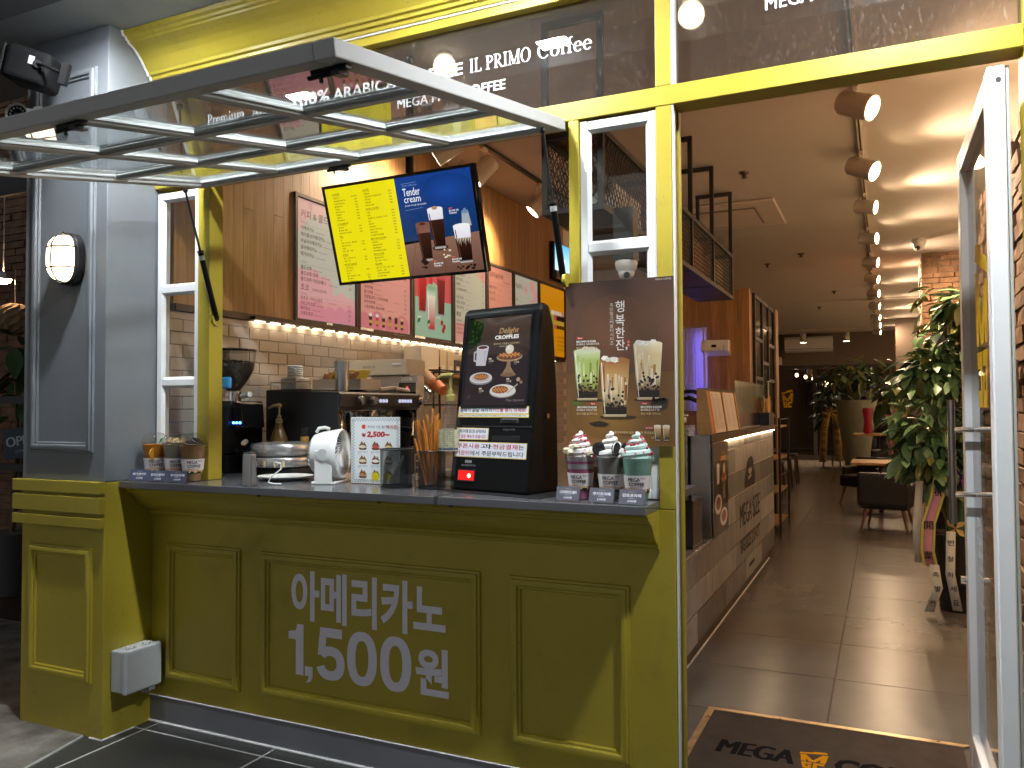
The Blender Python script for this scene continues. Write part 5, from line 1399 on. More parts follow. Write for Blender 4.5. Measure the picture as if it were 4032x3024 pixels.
for y in (0.05, 0.76):
    w = MB().tube([(0.19, y, 0.47), (0.22, y, 0.44), (0.235, y-0.03, 0.38), (0.25, y-0.06, 0.24)], 0.0065, 10).obj('steam_wand', CHROME, e, smooth=True)
    MB().cyl((0.243, y-0.045, 0.31), (0.25, y-0.06, 0.245), 0.010, n=12).obj('wand_grip', BLACKP, w, smooth=True)
for x in (-0.2, 0.2):
    for y in (0.05, 0.74):
        MB().cyl((x, y, 0.0), (x, y, 0.06), 0.02, n=12).obj('foot', DGREY, e)
rl = MB()
rl.tube([(-0.23, 0.0, 0.5855), (-0.23, 0.0, 0.625), (0.05, 0.0, 0.625), (0.05, 0.0, 0.5755)], 0.004, 8); rl.tube([(-0.23, 0.0, 0.625), (-0.23, 0.7, 0.625)], 0.004, 8)
rl.obj('cup_rail', CHROME, e, smooth=True)
t = thing('steel_tumbler', 'tall waisted steel tumbler on top of the espresso machine', 'tumbler', (-2.70, 0.79, 1.5915))
MB().lathe([(0.036, 0.0), (0.038, 0.04), (0.034, 0.085), (0.039, 0.125), (0.042, 0.165), (0.040, 0.165), (0.037, 0.125)], n=28).obj('wall', STEEL, t, smooth=True)
t = thing('white_tray', 'white plastic tray of sachets on the espresso machine', 'tray', (-2.86, 1.05, 1.605))
m = MB(); m.box(-0.17, 0.17, -0.10, 0.10, 0, 0.006); m.box(-0.17, 0.17, -0.10, -0.094, 0.006, 0.062); m.box(-0.17, 0.17, 0.094, 0.10, 0.006, 0.062); m.box(-0.17, -0.164, -0.094, 0.094, 0.006, 0.062); m.box(0.164, 0.17, -0.094, 0.094, 0.006, 0.062)
m.obj('bin', WPLAST, t)
for k in range(9):
    m = MB(); m.T = Matrix.Translation((-0.13+0.03*k, -0.02, 0.05)) @ Matrix.Rotation(0.5, 4, 'Y')
    m.box(-0.003, 0.003, -0.05, 0.05, -0.03, 0.055+0.01*(k % 3)).obj('sachet', pbr(['kraft sachet', 'pink sachet', 'yellow sachet'][k % 3], [(0.5, 0.38, 0.25), (0.6, 0.4, 0.36), (0.7, 0.6, 0.1)][k % 3], 0.4), t)
t = thing('white_tray', 'small white drawer box beside the tumbler', 'tray', (-2.99, 0.75, 1.605))
MB().box(-0.055, 0.055, -0.06, 0.06, 0, 0.065).obj('bin', WPLAST, t, bevel=0.006); MB().ball((0.03, -0.06, 0.033), 0.009, 10, 6).obj('knob', WPLAST, t, smooth=True)
t = thing('cup_lid_stack', 'short stack of white lids on the drawer box', 'lids', (-3.0, 0.76, 1.6705))
for k in range(6): MB().lathe([(0.045, 0.0), (0.042, 0.008), (0.03, 0.011)], n=20).obj('lid', WPLAST, t, smooth=True, loc=(0, 0, 0.012*k))
t = thing('water_dispenser', 'steel water dispenser with red figure display behind the espresso machine', 'dispenser', (-2.78, 1.68, 1.02))
MB().box(-0.25, 0.10, -0.14, -0.05, 0, 0.69).obj('cabinet', STEEL, t, bevel=0.006); MB().box(-0.25, -0.04, -0.0495, 0.14, 0, 0.688).obj('rear_tank', STEEL, t)
MB().box(-0.035, 0.090, -0.1412, -0.14, 0.42, 0.64).obj('panel', BLACKG, t)
s = Sheet(.05, .05); textbox(s, '6', 0, 0, .014, .026, (1, .02, .02), 0, .01); s.obj('display_figure', emis('red display', (1.0, 0.03, 0.02), 5), t, loc=(0.022, -0.1416, 0.59))
s = Sheet(.08, .02, '#d8d5cc'); s.text('온수 전용', .008, .004, .013, '#333333', 1); s.obj('sticker', PRINT, t, loc=(-0.015, -0.1416, 0.655))
for k in range(7): MB().box(-0.21, -0.06, -0.1412, -0.14, 0.50+0.016*k, 0.506+0.016*k).obj('vent_slot', BLACKM, t)
t = thing('storage_crate', 'cream plastic crate lettered BONJOUR on the water dispenser', 'crate', (-2.97, 1.62, 1.711))
m = MB(); m.box(-0.21, 0.23, -0.11, 0.12, 0, 0.006); m.box(-0.21, 0.23, -0.11, -0.104, 0.006, 0.10); m.box(-0.21, 0.23, 0.114, 0.12, 0.006, 0.10); m.box(-0.21, -0.204, -0.104, 0.114, 0.006, 0.10); m.box(0.224, 0.23, -0.104, 0.114, 0.006, 0.10)
m.obj('box', pbr('cream plastic', (0.62, 0.55, 0.42), 0.4), t, bevel=0.002)
s = Sheet(.2, .05); textbox(s, 'BONJOUR', 0, 0, .095, .022, '#5d5a58', 0, .004); s.line(0, -.006, .095, -.006, .0015, '#5d5a58', 0); s.obj('lettering', PRINT, t, loc=(-0.10, -0.1105, 0.040))
MB().cyl((0.13, -0.1106, 0.065), (0.19, -0.1106, 0.065), 0.011, n=10).obj('handle_slot', PAPER, t)
t = thing('folded_cloth', 'crumpled white cloth on the edge of the espresso machine', 'cloth', (-2.66, 1.27, 1.5955))
m = MB()
for k in range(5):
    m.tube([(-0.03, -0.13+0.01*k, 0.012), (0.0+0.006*k, -0.05, 0.02), (-0.02+0.01*k, 0.04, 0.014), (0.01, 0.12, 0.01)], 0.012, 8)
m.obj('folds', PAPER, t, smooth=True)

# wire rack of nested cups and the shelf of white boxes
r = thing('wire_rack', 'black wire rack holding nested cups by the tiled wall', 'rack', (-2.87, 2.16, 1.02))
for x in (-0.16, 0.10):
    for y in (-0.18, 0.18):
        MB().cyl((x, y, 0), (x, y, 0.76), 0.008, n=8).obj('post', BLACKM, r)
for z in (0.25, 0.50, 0.74):
    m = MB()
    for y in (-0.18, 0.18): m.cyl((-0.16, y, z), (0.10, y, z), 0.006, n=8)
    for x in (-0.16, -0.03, 0.10): m.cyl((x, -0.18, z), (x, 0.18, z), 0.005, n=8)
    m.obj('shelf_wires', BLACKM, r)
KRAFT = pbr('kraft paper cup', (0.52, 0.36, 0.22), 0.6, var=0.08); ORC = pbr('orange printed cup', (0.75, 0.22, 0.06), 0.5, var=0.3, vscale=12)
_pc = None
ax = Vector((0.66, -0.30, -0.36)).normalized()
q = ax.to_track_quat('Z', 'Y').to_euler()
for k in range(13):
    lab = 'kraft paper cup nested in the leaning row on the wire rack'
    if _pc is None:
        m = MB(); m.lathe([(0.036, 0.0), (0.046, -0.105), (0.048, -0.107), (0.048, -0.111), (0.044, -0.111)], n=20, close=False)
        _pc = m.obj('paper_cup', KRAFT, None, smooth=True); o = _pc
    else:
        o = _pc.copy(); COL.objects.link(o)
    p = Vector((-2.93, 1.98, 1.752))+ax*(0.016*k)
    o.location = p; o.rotation_euler = q
    tagit(o, lab, 'cup', 'paper cups in the leaning row')
o = MB().lathe([(0.0, 0.107), (0.034, 0.105), (0.045, 0.0), (0.047, -0.003), (0.047, -0.007)], n=20, close=False).obj('paper_cup', ORC, None, smooth=True, loc=Vector((-2.93, 1.98, 1.752))+ax*0.205, rot=q)
tagit(o, 'orange printed cup at the end of the leaning row of kraft cups', 'cup')
_cc = None
for k in range(8):
    if _cc is None:
        _cc = MB().lathe([(0.034, 0.0), (0.048, -0.12), (0.050, -0.124)], n=18, close=False).obj('plastic_cup', CLEAR, None, smooth=True); o = _cc
    else:
        o = _cc.copy(); COL.objects.link(o)
    o.location = Vector((-2.92, 1.98, 1.62))+ax*(0.022*k); o.rotation_euler = q
    tagit(o, 'clear plastic cup in the leaning row below the kraft cups', 'cup', 'clear cups in the leaning row')
sh = thing('wall_shelf', 'wooden shelf with pale boxes under the LED strip', 'shelf', (-3.232, 2.2, 1.755))
MB().box(0, 0.20, 0, 1.0, -0.018, 0).obj('board', WOODL, sh); MB().box(0, 0.18, 0.02, 0.035, -0.12, -0.0185).obj('bracket', BLACKM, sh); MB().box(0, 0.18, 0.90, 0.915, -0.12, -0.0185).obj('bracket', BLACKM, sh)
BXM = [pbr('cream carton', (0.62, 0.52, 0.36), 0.6), pbr('pale carton', (0.66, 0.60, 0.50), 0.6), pbr('grey tin', (0.12, 0.12, 0.11), 0.4, 0.6)]
for k, (y, d, h, mi) in enumerate(((2.22, .26, .20, 1), (2.50, .10, .19, 0), (2.615, .10, .18, 0), (2.73, .10, .12, 2), (2.85, .12, .17, 0), (2.99, .12, .13, 2))):
    b = MB().box(0, 0.15, 0, d, 0, h).obj('carton', BXM[mi], None, bevel=0.003, loc=(-3.215, y, 1.7555))
    tagit(b, ['large pale carton at the near end of the wall shelf', 'cream carton on the wall shelf under the LED strip', 'cream carton on the wall shelf under the LED strip', 'dark tin between the cartons on the wall shelf', 'cream carton on the wall shelf under the LED strip', 'dark tin at the far end of the wall shelf'][k], 'carton' if mi < 2 else 'tin', 'cartons on the wall shelf')
    if k: 
        s = Sheet(.05, .05, '#d8d4c8'); s.obj('label', PRINT, b, loc=(0.1505, d/2-.025, .02), rot=(0, 0, pi/2))

# waffle irons
def waffle_iron(label, loc, rot):
    t = thing('waffle_iron', label, 'waffle iron', loc, rotz=rot, group='round steel waffle irons')
    MB().box(-0.13, 0.13, -0.09, 0.15, 0.0, 0.035).obj('base', BLACKM, t, bevel=0.01)
    MB().lathe([(0.05, 0.035), (0.145, 0.042), (0.152, 0.058), (0.152, 0.085), (0.148, 0.09)], n=36).obj('lower_plate', STEEL, t, smooth=True)
    MB().lathe([(0.149, 0.0905), (0.149, 0.0985)], n=36).obj('gap_ring', BLACKM, t, smooth=True)
    u = MB().lathe([(0.149, 0.099), (0.154, 0.105), (0.154, 0.142), (0.148, 0.155), (0.10, 0.163), (0.0, 0.166)], n=36).obj('upper_plate', STEEL, t, smooth=True)
    MB().cyl((-0.15, -0.02, 0.12), (-0.23, -0.06, 0.115), 0.013, n=12).obj('handle', BLACKP, u, smooth=True)
    MB().box(-0.205, -0.15, -0.05, 0.05, 0.02, 0.11).obj('hinge_block', BLACKM, t, bevel=0.008)
    for z in (0.045, 0.09): MB().ball((-0.208, -0.03, z), 0.011, 10, 6).obj('screw_head', CHROME, t, smooth=True)
    MB().lathe([(0.018, 0.0), (0.020, 0.012)], n=16).obj('gauge', CHROME, t, smooth=True, loc=(-0.17, -0.06, 0.155), rot=(0.9, 0, 0))
    for a in (-1.9, -1.2, -0.95, -1.55):
        MB().box(-0.006, 0.006, -0.003, 0.0, 0, 0.03).obj('batter_drip', pbr('dried batter', (0.62, 0.48, 0.28), 0.7), t, loc=(0.1545*cos(a), 0.1545*sin(a), 0.045), rot=(0, 0, a+pi/2))
    return t
waffle_iron('round steel waffle iron with dried batter drips behind the white plate', (-2.80, 0.42, CZ), 0.15)
waffle_iron('round steel waffle iron half hidden by the yellow post', (-3.22+0.06, 0.16, CZ), -0.2).scale = (0.72, 0.72, 0.95)
# plate, cable, dispenser
t = thing('white_plate', 'white oval plate on the counter in front of the waffle iron', 'plate', (-2.545, 0.155, CZ))
MB().lathe([(0.06, 0.0), (0.075, 0.004), (0.125, 0.018), (0.128, 0.021), (0.122, 0.020), (0.07, 0.008), (0.0, 0.007)], n=36).obj('dish', WPLAST, t, smooth=True)
t = thing('steel_caddy', 'slim tapered steel canister at the front edge of the counter', 'canister', (-2.498, -0.132, CZ))
MB().taper(-0.027, 0.027, -0.022, 0.022, 0, 0.140, 0.004, 0.003).obj('shell', pbr('satin aluminium', (0.5, 0.5, 0.5), 0.3, 1.0), t, bevel=0.008, seg=3); MB().box(-0.021, 0.021, -0.017, 0.017, 0.1405, 0.146).obj('cap', DGREY, t, bevel=0.003)
o = MB().tube([(-2.44, -0.02, 1.25), (-2.425, -0.05, 1.262), (-2.40, -0.045, 1.258), (-2.395, -0.05, 1.235), (-2.425, -0.08, 1.20), (-2.435, -0.085, 1.178), (-2.415, -0.075, 1.172), (-2.385, -0.06, 1.171)], 0.0035, 8).obj('cable', WPLAST, None, smooth=True)
tagit(o, 'short white cable looped on the counter beside the plate', 'cable')

# fan
f = thing('desk_fan', 'small white desk fan on a bracket stand', 'fan', (-2.265, 0.12, CZ), rotz=radians(18))
MB().box(-0.035, 0.045, -0.10, -0.088, 0.0, 0.150).obj('stand', WPLAST, f, bevel=0.005); MB().box(-0.035, 0.045, 0.088, 0.10, 0.0, 0.150).obj('stand', WPLAST, f, bevel=0.005); MB().box(-0.05, 0.06, -0.10, 0.10, 0.0, 0.012).obj('foot', WPLAST, f, bevel=0.004)
MB().cyl((0.005, -0.1005, 0.130), (0.005, -0.106, 0.130), 0.026, n=24).obj('pivot_cap', LGREY, f, smooth=True)
m = MB(); m.T = Matrix.Translation((0, 0, 0.130)) @ Matrix.Rotation(pi/2, 4, 'Y')
m.lathe([(0.060, -0.075), (0.088, -0.060), (0.098, -0.030), (0.108, 0.030), (0.112, 0.058), (0.108, 0.064), (0.100, 0.060), (0.098, 0.0)], n=40, close=False).obj('shroud', WPLAST, f, smooth=True)
m = MB()
m.T = Matrix.Translation((0.0, 0, 0.130)) @ Matrix.Rotation(pi/2, 4, 'Y')
for k in range(30):
    a = 2*pi*k/30
    m.tube([(0.022*cos(a), 0.022*sin(a), 0.062), (0.06*cos(a+.35), 0.06*sin(a+.35), 0.064), (0.102*cos(a+.8), 0.102*sin(a+.8), 0.060)], 0.0022, 5)
m.lathe([(0.0, 0.068), (0.022, 0.066), (0.022, 0.058)], n=18)
m.obj('front_grille', WPLAST, f, kind='stuff')
m = MB(); m.T = Matrix.Translation((0, 0, 0.130)) @ Matrix.Rotation(pi/2, 4, 'Y')
for k in range(26):
    a = 2*pi*k/26
    m.tube([(0.03*cos(a), 0.03*sin(a), -0.088), (0.062*cos(a), 0.062*sin(a), -0.080), (0.086*cos(a), 0.086*sin(a), -0.062)], 0.002, 5)
m.obj('rear_grille', WPLAST, f, kind='stuff')
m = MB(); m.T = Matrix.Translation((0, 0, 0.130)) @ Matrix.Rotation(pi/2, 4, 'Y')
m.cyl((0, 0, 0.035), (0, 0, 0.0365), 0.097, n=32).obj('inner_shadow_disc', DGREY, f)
for k in range(5):
    a = 2*pi*k/5; m = MB(); m.T = Matrix.Translation((0, 0, 0.130)) @ Matrix.Rotation(pi/2, 4, 'Y') @ Matrix.Rotation(a, 4, 'Z')
    m.add([(0.015, -0.008, 0.040), (0.085, -0.030, 0.040), (0.09, 0.03, 0.052), (0.015, 0.010, 0.048)], [(0, 1, 2, 3)]); m.obj('blade', LGREY, f, solid=0.002)
MB().tube([(-0.06, 0, 0.225), (-0.05, 0, 0.243), (-0.02, 0, 0.247), (0.0, 0, 0.240)], 0.008, 8).obj('carry_handle', WPLAST, f, smooth=True)

# waffle menu sheet in an acrylic stand
t = thing('menu_stand', 'white waffle menu sheet with checked border in an acrylic stand', 'menu stand', (-2.150, 0.122, CZ), rotz=radians(2))
MB().box(0, 0.256, 0.0, 0.004, 0.001, 0.298).obj('acrylic_sheet', CLEAR, t); MB().box(0, 0.256, 0.0, 0.07, 0.0, 0.003).obj('foot', CLEAR, t)
s = Sheet(0.25, 0.29, '#e9ebee')
for i in range(36):
    for a, b in ((0, 1), (1, 0)):
        if True:
            x = 0.004+i*0.0068
            s.rect(x, 0.004+0.0068*((i+a) % 2), x+.0066, 0.0106+0.0068*((i+a) % 2), '#aab4bd' if a == 0 else '#e9ebee', 1+a*.5) if a == 0 else None
            s.rect(x, 0.272+0.0068*((i+a) % 2), x+.0066, 0.2786+0.0068*((i+a) % 2), '#aab4bd', 1) if a == 0 else None
for i in range(41):
    y = 0.004+i*0.0068
    for x in (0.004, 0.232): s.rect(x+0.0068*(i % 2), y, x+0.0066+0.0068*(i % 2), y+.0066, '#aab4bd', 1)
s.ell(0.065, 0.248, .010, .010, '#d6553c', 2); s.text('추억의 구운 벨기에', 0.085, 0.242, .014, '#3b4a6a', 2, .0); s.text('빅와플!', 0.182, 0.240, .020, '#c23a34', 2, .0)
textbox(s, '2,500~', 0.080, 0.198, 0.195, 0.228, '#b8262c', 2, .05, shear=.15); s.text('₩', 0.055, 0.204, .022, '#b8262c', 2, .02)
for i in range(3):
    for j in range(3):
        x, y = 0.060+0.066*i, 0.168-0.062*j
        s.poly([(x-.022, y-.012), (x+.022, y-.012), (x+.016, y-.022), (x-.014, y-.022)], '#6b3f22', 2); s.poly([(x-.020, y-.006), (x-.004, y+.018), (x+.010, y-.006)], '#8a5a34', 3); s.poly([(x-.002, y-.008), (x+.008, y+.014), (x+.022, y-.008)], '#7a4a28', 3); s.ell(x, y-.008, .016, .007, ['#e8dcc0', '#c85a4a', '#d8c690', '#e8d8b0', '#efe8e0', '#e8e0d0', '#b08a60', '#e6d36a', '#e6d36a'][i+3*j], 4)
        s.text('플레인 와플 2.5', x-.024, y-.034, .008, '#6a6a70', 2, 0); s.text('Belgian', x-.024, y-.041, .006, '#9a9aa0', 2, 0)
for x in (0.126, 0.185): s.ell(x, 0.030, .019, .019, '#e3c91c', 5)
s.obj('printed_sheet', PRINT, t, loc=(0.003, -0.0012, 0.004), gap=.0002)

# mesh cup with tongs, straw cup, straws
MESH = thinglass('black wire mesh', (1, 1, 1), 0.0)
def meshmat():
    m = bpy.data.materials.new('fine black mesh'); m.use_nodes = True
    nt = m.node_tree; nt.nodes.remove(nt.nodes['Principled BSDF'])
    tc = nt.nodes.new('ShaderNodeTexCoord'); sp = nt.nodes.new('ShaderNodeSeparateXYZ'); nt.links.new(tc.outputs['Object'], sp.inputs[0])
    at = nt.nodes.new('ShaderNodeMath'); at.operation = 'ARCTAN2'; nt.links.new(sp.outputs[1], at.inputs[0]); nt.links.new(sp.outputs[0], at.inputs[1])
    outs = []
    for sg in (1, -1):
        a = nt.nodes.new('ShaderNodeMath'); a.operation = 'MULTIPLY'; a.inputs[1].default_value = 55/(2*pi)*1.0; nt.links.new(at.outputs[0], a.inputs[0])
        z = nt.nodes.new('ShaderNodeMath'); z.operation = 'MULTIPLY_ADD'; z.inputs[1].default_value = sg*190; nt.links.new(sp.outputs[2], z.inputs[0]); nt.links.new(a.outputs[0], z.inputs[2])
        fr = nt.nodes.new('ShaderNodeMath'); fr.operation = 'FRACT'; nt.links.new(z.outputs[0], fr.inputs[0])
        c = nt.nodes.new('ShaderNodeMath'); c.operation = 'LESS_THAN'; c.inputs[1].default_value = 0.34; nt.links.new(fr.outputs[0], c.inputs[0]); outs.append(c)
    mx = nt.nodes.new('ShaderNodeMath'); mx.operation = 'MAXIMUM'; nt.links.new(outs[0].outputs[0], mx.inputs[0]); nt.links.new(outs[1].outputs[0], mx.inputs[1])
    tr = nt.nodes.new('ShaderNodeBsdfTransparent'); pb = nt.nodes.new('ShaderNodeBsdfPrincipled'); pb.inputs['Base Color'].default_value = (.015, .015, .016, 1); pb.inputs['Roughness'].default_value = .4
    ms = nt.nodes.new('ShaderNodeMixShader'); nt.links.new(mx.outputs[0], ms.inputs[0]); nt.links.new(tr.outputs[0], ms.inputs[1]); nt.links.new(pb.outputs[0], ms.inputs[2]); nt.links.new(ms.outputs[0], nt.nodes['Material Output'].inputs[0])
    return m
FM = meshmat()
def meshcup(label, loc, r=0.062, h=0.158):
    t = thing('mesh_cup', label, 'cup', loc, group='black mesh cups on the counter')
    MB().lathe([(r*.98, 0.006), (r, h)], n=40, close=False).obj('mesh_wall', FM, t, smooth=True)
    m = MB(); m.tube([(r*cos(2*pi*i/32), r*sin(2*pi*i/32), h) for i in range(32)], 0.0032, 8, closed=True); m.obj('rim', BLACKM, t, smooth=True)
    MB().lathe([(0.0, 0.001), (r*.99, 0.001), (r*.99, 0.009)], n=32, close=False).obj('bottom', BLACKM, t, smooth=True)
    return t
meshcup('black wire mesh cup holding clear plastic tongs', (-1.872, 0.062, CZ), 0.068, 0.160)
t = thing('serving_tongs', 'clear plastic tongs standing in the mesh cup', 'tongs', (-1.872, 0.062, CZ+0.012), rot=(0, 0.32, 0.4))
for sg in (-1, 1):
    MB().prism([(-0.030, 0.0), (-0.012, 0.0), (-0.006, 0.12), (-0.012, 0.125)], 'y', sg*0.010-0.004, sg*0.010+0.004).obj('arm', pbr('clouded plastic', (0.35, 0.36, 0.36), 0.2, trans=0.4), t, bevel=0.002)
meshcup('black wire mesh cup packed with wrapped orange straws', (-1.705, 0.072, CZ), 0.058, 0.155)
STRAW = pbr('wrapped orange straw', (0.80, 0.30, 0.05), 0.25, var=0.2, vscale=30, coat=0.6); STRAW2 = pbr('brown straw', (0.38, 0.16, 0.05), 0.35, coat=0.3)
rr = random.Random(12)
_sw = [MB().cyl((0, 0, 0), (0, 0, 0.20), 0.0046, n=8).obj('drinking_straw', m_, None, smooth=True) for m_ in (STRAW, STRAW2)]
for k in range(46):
    o = _sw[0 if k % 4 else 1] if k < 2 and False else _sw[1 if k % 4 == 1 else 0].copy()
    COL.objects.link(o)
    a = rr.uniform(0, 2*pi); R = 0.040*rr.random()**.5; tilt = R/0.040*0.22+rr.uniform(-.05, .05)
    o.location = (-1.705+R*cos(a)*.7, 0.072+R*sin(a)*.7, CZ+0.012+rr.uniform(0, .10))
    o.rotation_euler = (-sin(a)*tilt, cos(a)*tilt-0.06, 0)
    o.scale = (1, 1, rr.uniform(.88, 1.1))
    if k % 4 == 1: tagit(o, 'brown straw tucked among the orange straws', 'straw', 'brown straws in the mesh cup')
    else: tagit(o, 'wrapped orange straw standing in the mesh cup', 'straw', 'orange straws in the mesh cup')
for o in _sw: bpy.data.objects.remove(o)
# basket behind
t = thing('wire_basket', 'small tan wire basket behind the mesh cups', 'basket', (-1.79, 0.20, CZ))
m = MB()
for k in range(5): m.tube([(-0.05, -0.04, 0.02+0.028*k), (0.05, -0.04, 0.02+0.028*k), (0.05, 0.04, 0.02+0.028*k), (-0.05, 0.04, 0.02+0.028*k)], 0.0025, 6, closed=True)
for x in (-0.05, -0.017, 0.017, 0.05):
    for y in (-0.04, 0.04): m.cyl((x, y, 0.0), (x, y, 0.135), 0.0025, n=6)
m.obj('wires', pbr('tan wire', (0.45, 0.33, 0.16), 0.5), t)
# bottles
def pump(parent, z, mt, s_=1.0):
    p = MB().lathe([(0.020*s_, z), (0.020*s_, z+.020*s_), (0.012*s_, z+.024*s_), (0.012*s_, z+.040*s_), (0.006*s_, z+.042*s_), (0.006*s_, z+.090*s_)], n=18).obj('pump', mt, parent, smooth=True)
    MB().tube([(0.010*s_, 0, z+.092*s_), (0, 0, z+.096*s_), (-0.03*s_, -0.01, z+.094*s_), (-0.055*s_, -0.018, z+.080*s_)], [0.011*s_, 0.011*s_, 0.008*s_, 0.005*s_], 10).obj('spout', mt, p, smooth=True)
OLIVE = pbr('olive pump plastic', (0.30, 0.24, 0.07), 0.35)
t = thing('syrup_bottle', 'large clear syrup bottle with olive pump beside the kiosk', 'bottle', (-1.615, 0.072, CZ))
MB().lathe([(0.040, 0.001), (0.046, 0.006), (0.047, 0.03), (0.044, 0.05), (0.047, 0.07), (0.044, 0.09), (0.047, 0.11), (0.044, 0.13), (0.048, 0.16), (0.049, 0.25), (0.040, 0.30), (0.022, 0.345), (0.020, 0.362)], n=30, close=False).obj('bottle', thinglass('clear bottle', (0.93, 0.93, 0.91), 1.8, dirt=0.35, dcol=(0.6, 0.6, 0.56), dscale=12), t, smooth=True)
MB().lathe([(0.0472, 0.012), (0.0455, 0.05), (0.0455, 0.07)], n=24, close=False).obj('syrup', thinglass('thin syrup', (0.62, 0.55, 0.42), 1.0), t, smooth=True)
MB().lathe([(0.0500, 0.158), (0.0502, 0.245)], n=30, close=False).obj('label_band', pbr('faded label', (0.50, 0.47, 0.32), 0.5, var=0.3, vscale=60), t, smooth=True)
MB().lathe([(0.0505, 0.163), (0.0507, 0.17)], n=30, close=False).obj('label_stripe', pbr('blue label stripe', (0.04, 0.06, 0.16), 0.5), t, smooth=True)
s = Sheet(.05, .09, '#b9b39c')
for k in range(9): s.text('시럽 1.5L 원재료명', .004, .08-.0088*k, .0065, '#5b584c', 1)
s.obj('label', PRINT, t, fn=lambda x, y, L: ((0.0512+L)*cos(-pi/2+.25+(x-.025)/.05), (0.0512+L)*sin(-pi/2+.25+(x-.025)/.05), .16+y), gap=.0002)
pump(t, 0.362, OLIVE, 1.1)
t = thing('syrup_bottle', 'small syrup bottle with tan pump behind the waffle iron', 'bottle', (-2.955, 0.58, 1.1655))
MB().lathe([(0.046, 0.0), (0.050, 0.01), (0.050, 0.13), (0.044, 0.18), (0.022, 0.235), (0.018, 0.255)], n=28).obj('bottle', pbr('amber syrup', (0.20, 0.11, 0.03), 0.12, coat=0.5), t, smooth=True)
s = Sheet(.09, .09, '#c9b07a'); textbox(s, '카페시럽', .008, .045, .082, .07, '#2b1c10', 1, .03); s.text('CAFE SYRUP', .012, .022, .012, '#2b1c10', 1, .01); s.obj('label', PRINT, t, fn=lambda x, y, L: ((0.0508+L)*cos(-pi/2+.35+(x-.045)/.05), (0.0508+L)*sin(-pi/2+.35+(x-.045)/.05), .03+y), gap=.0002)
pump(t, 0.255, pbr('tan pump plastic', (0.42, 0.28, 0.12), 0.4))
t = thing('measuring_glass', 'small glass with amber oil next to the tan pump bottle', 'glass', (-2.80, 0.60, 1.1655))
MB().lathe([(0.022, 0.02), (0.024, 0.15), (0.032, 0.20), (0.032, 0.232)], n=22, close=False).obj('glass_wall', CLEAR, t, smooth=True); MB().lathe([(0.021, 0.022), (0.023, 0.185)], n=20).obj('oil', pbr('amber oil', (0.55, 0.30, 0.06), 0.1), t, smooth=True)
# acrylic riser with small cups behind the sample drinks
t = thing('acrylic_riser', 'clear acrylic riser with small boxes behind the sample drinks', 'display riser', (-0.90, 0.035, CZ))
m = MB(); m.box(-0.105, -0.102, -0.03, 0.03, 0, 0.165); m.box(0.165, 0.168, -0.03, 0.03, 0, 0.165); m.box(-0.102, 0.165, 0.027, 0.030, 0, 0.165); m.box(-0.102, 0.165, -0.03, 0.027, 0.0, 0.003)
m.obj('panels', CLEAR, t)
for x, c, n_ in ((-0.062, (0.10, 0.05, 0.025), 'brown cup sleeve'), (0.045, (0.62, 0.50, 0.22), 'straw coloured cup sleeve')):
    MB().lathe([(0.026, 0.004), (0.034, 0.115)], n=22).obj('mini_cup', pbr(n_, c, 0.5, var=.2, vscale=30), t, smooth=True, loc=(x, -0.002, 0))

# display screen on the cladding, hanging kitchen spotlights
t = thing('wall_display', 'small lit display hung high at the end of the oak cladding', 'display', (-3.21, 5.08, 2.86), rotz=pi/2)
MB().box(0, 0.55, -0.05, 0.0, 0, 0.42).obj('housing', BLACKP, t, bevel=0.03, seg=3); s = Sheet(.5, .30); s.grad(0, 0, .5, .3, '#bfe6f6', '#4aa3dc', 0); s.ell(.2, .12, .10, .05, '#ffffff', 1); s.obj('screen_image', attrmat('bright screen', emit=.8), t, loc=(0.03, -0.052, 0.11)); MB().box(0.06, 0.5, -0.10, -0.0515, 0.015, 0.105).obj('speaker_bar', pbr('cream plastic', (0.62, 0.55, 0.42), 0.4), t, bevel=0.01)
# ================================================================== BAR COUNTER INSIDE
bar_ = thing('bar_counter', 'slate tiled order bar with dark top and steel niche', 'bar', (-1.0, 0, 0))
M_BT = pbr('grey slate tile', (0.205, 0.200, 0.195), 0.45, var=0.30, vscale=5, stretch=(1, 2.4, 1), bump=0.25, bscale=16, objvar=0.55)
M_BG = pbr('light joint', (0.72, 0.66, 0.58), 0.8)
BRZ = pbr('bronze edge', (0.10, 0.075, 0.055), 0.35, 0.6, var=0.1)
MB().box(-0.45, -0.009, 2.311, 5.50, 0.126, 1.264).obj('core', M_BG, bar_)
MB().box(-0.45, -0.009, 0.12, 2.3105, 0.126, 0.648).obj('core', M_BG, bar_)
MB().box(-0.44, -0.05, 0.12, 5.46, 0.0, 0.125).obj('toe_kick', pbr('toe kick', (0.07, 0.055, 0.045), 0.5), bar_)
MB().tube([(-0.047, 0.12, 0.004), (-0.047, 5.46, 0.004)], 0.006, 6).obj('caulk_line', CAULK, bar_)
zr = [0.126, 0.303, 0.480, 0.657, 0.834, 1.012, 1.190, 1.262]
for r in range(7):
    y = 5.50
    first_ = 0.45 if r % 2 else 0.9
    ylim = 0.12 if zr[r+1] < 0.66 else 2.312
    n = 0
    while y > ylim+0.02:
        L = first_ if n == 0 else 0.9
        y0 = max(ylim, y-L)
        MB().box(0, 0.009, 0, y-y0-0.008, 0, zr[r+1]-zr[r]-0.010).obj('bar_tile', M_BT, bar_, loc=(-0.009, y0, zr[r]+0.005))
        y = y0; n += 1
MB().box(-0.012, 0.002, 5.5005, 5.506, 0.126, 1.264).obj('edge_trim', CHROME, bar_)
MB().box(-0.47, 0.014, 2.31, 5.58, 1.2655, 1.318).obj('bar_top', BRZ, bar_, bevel=0.002)
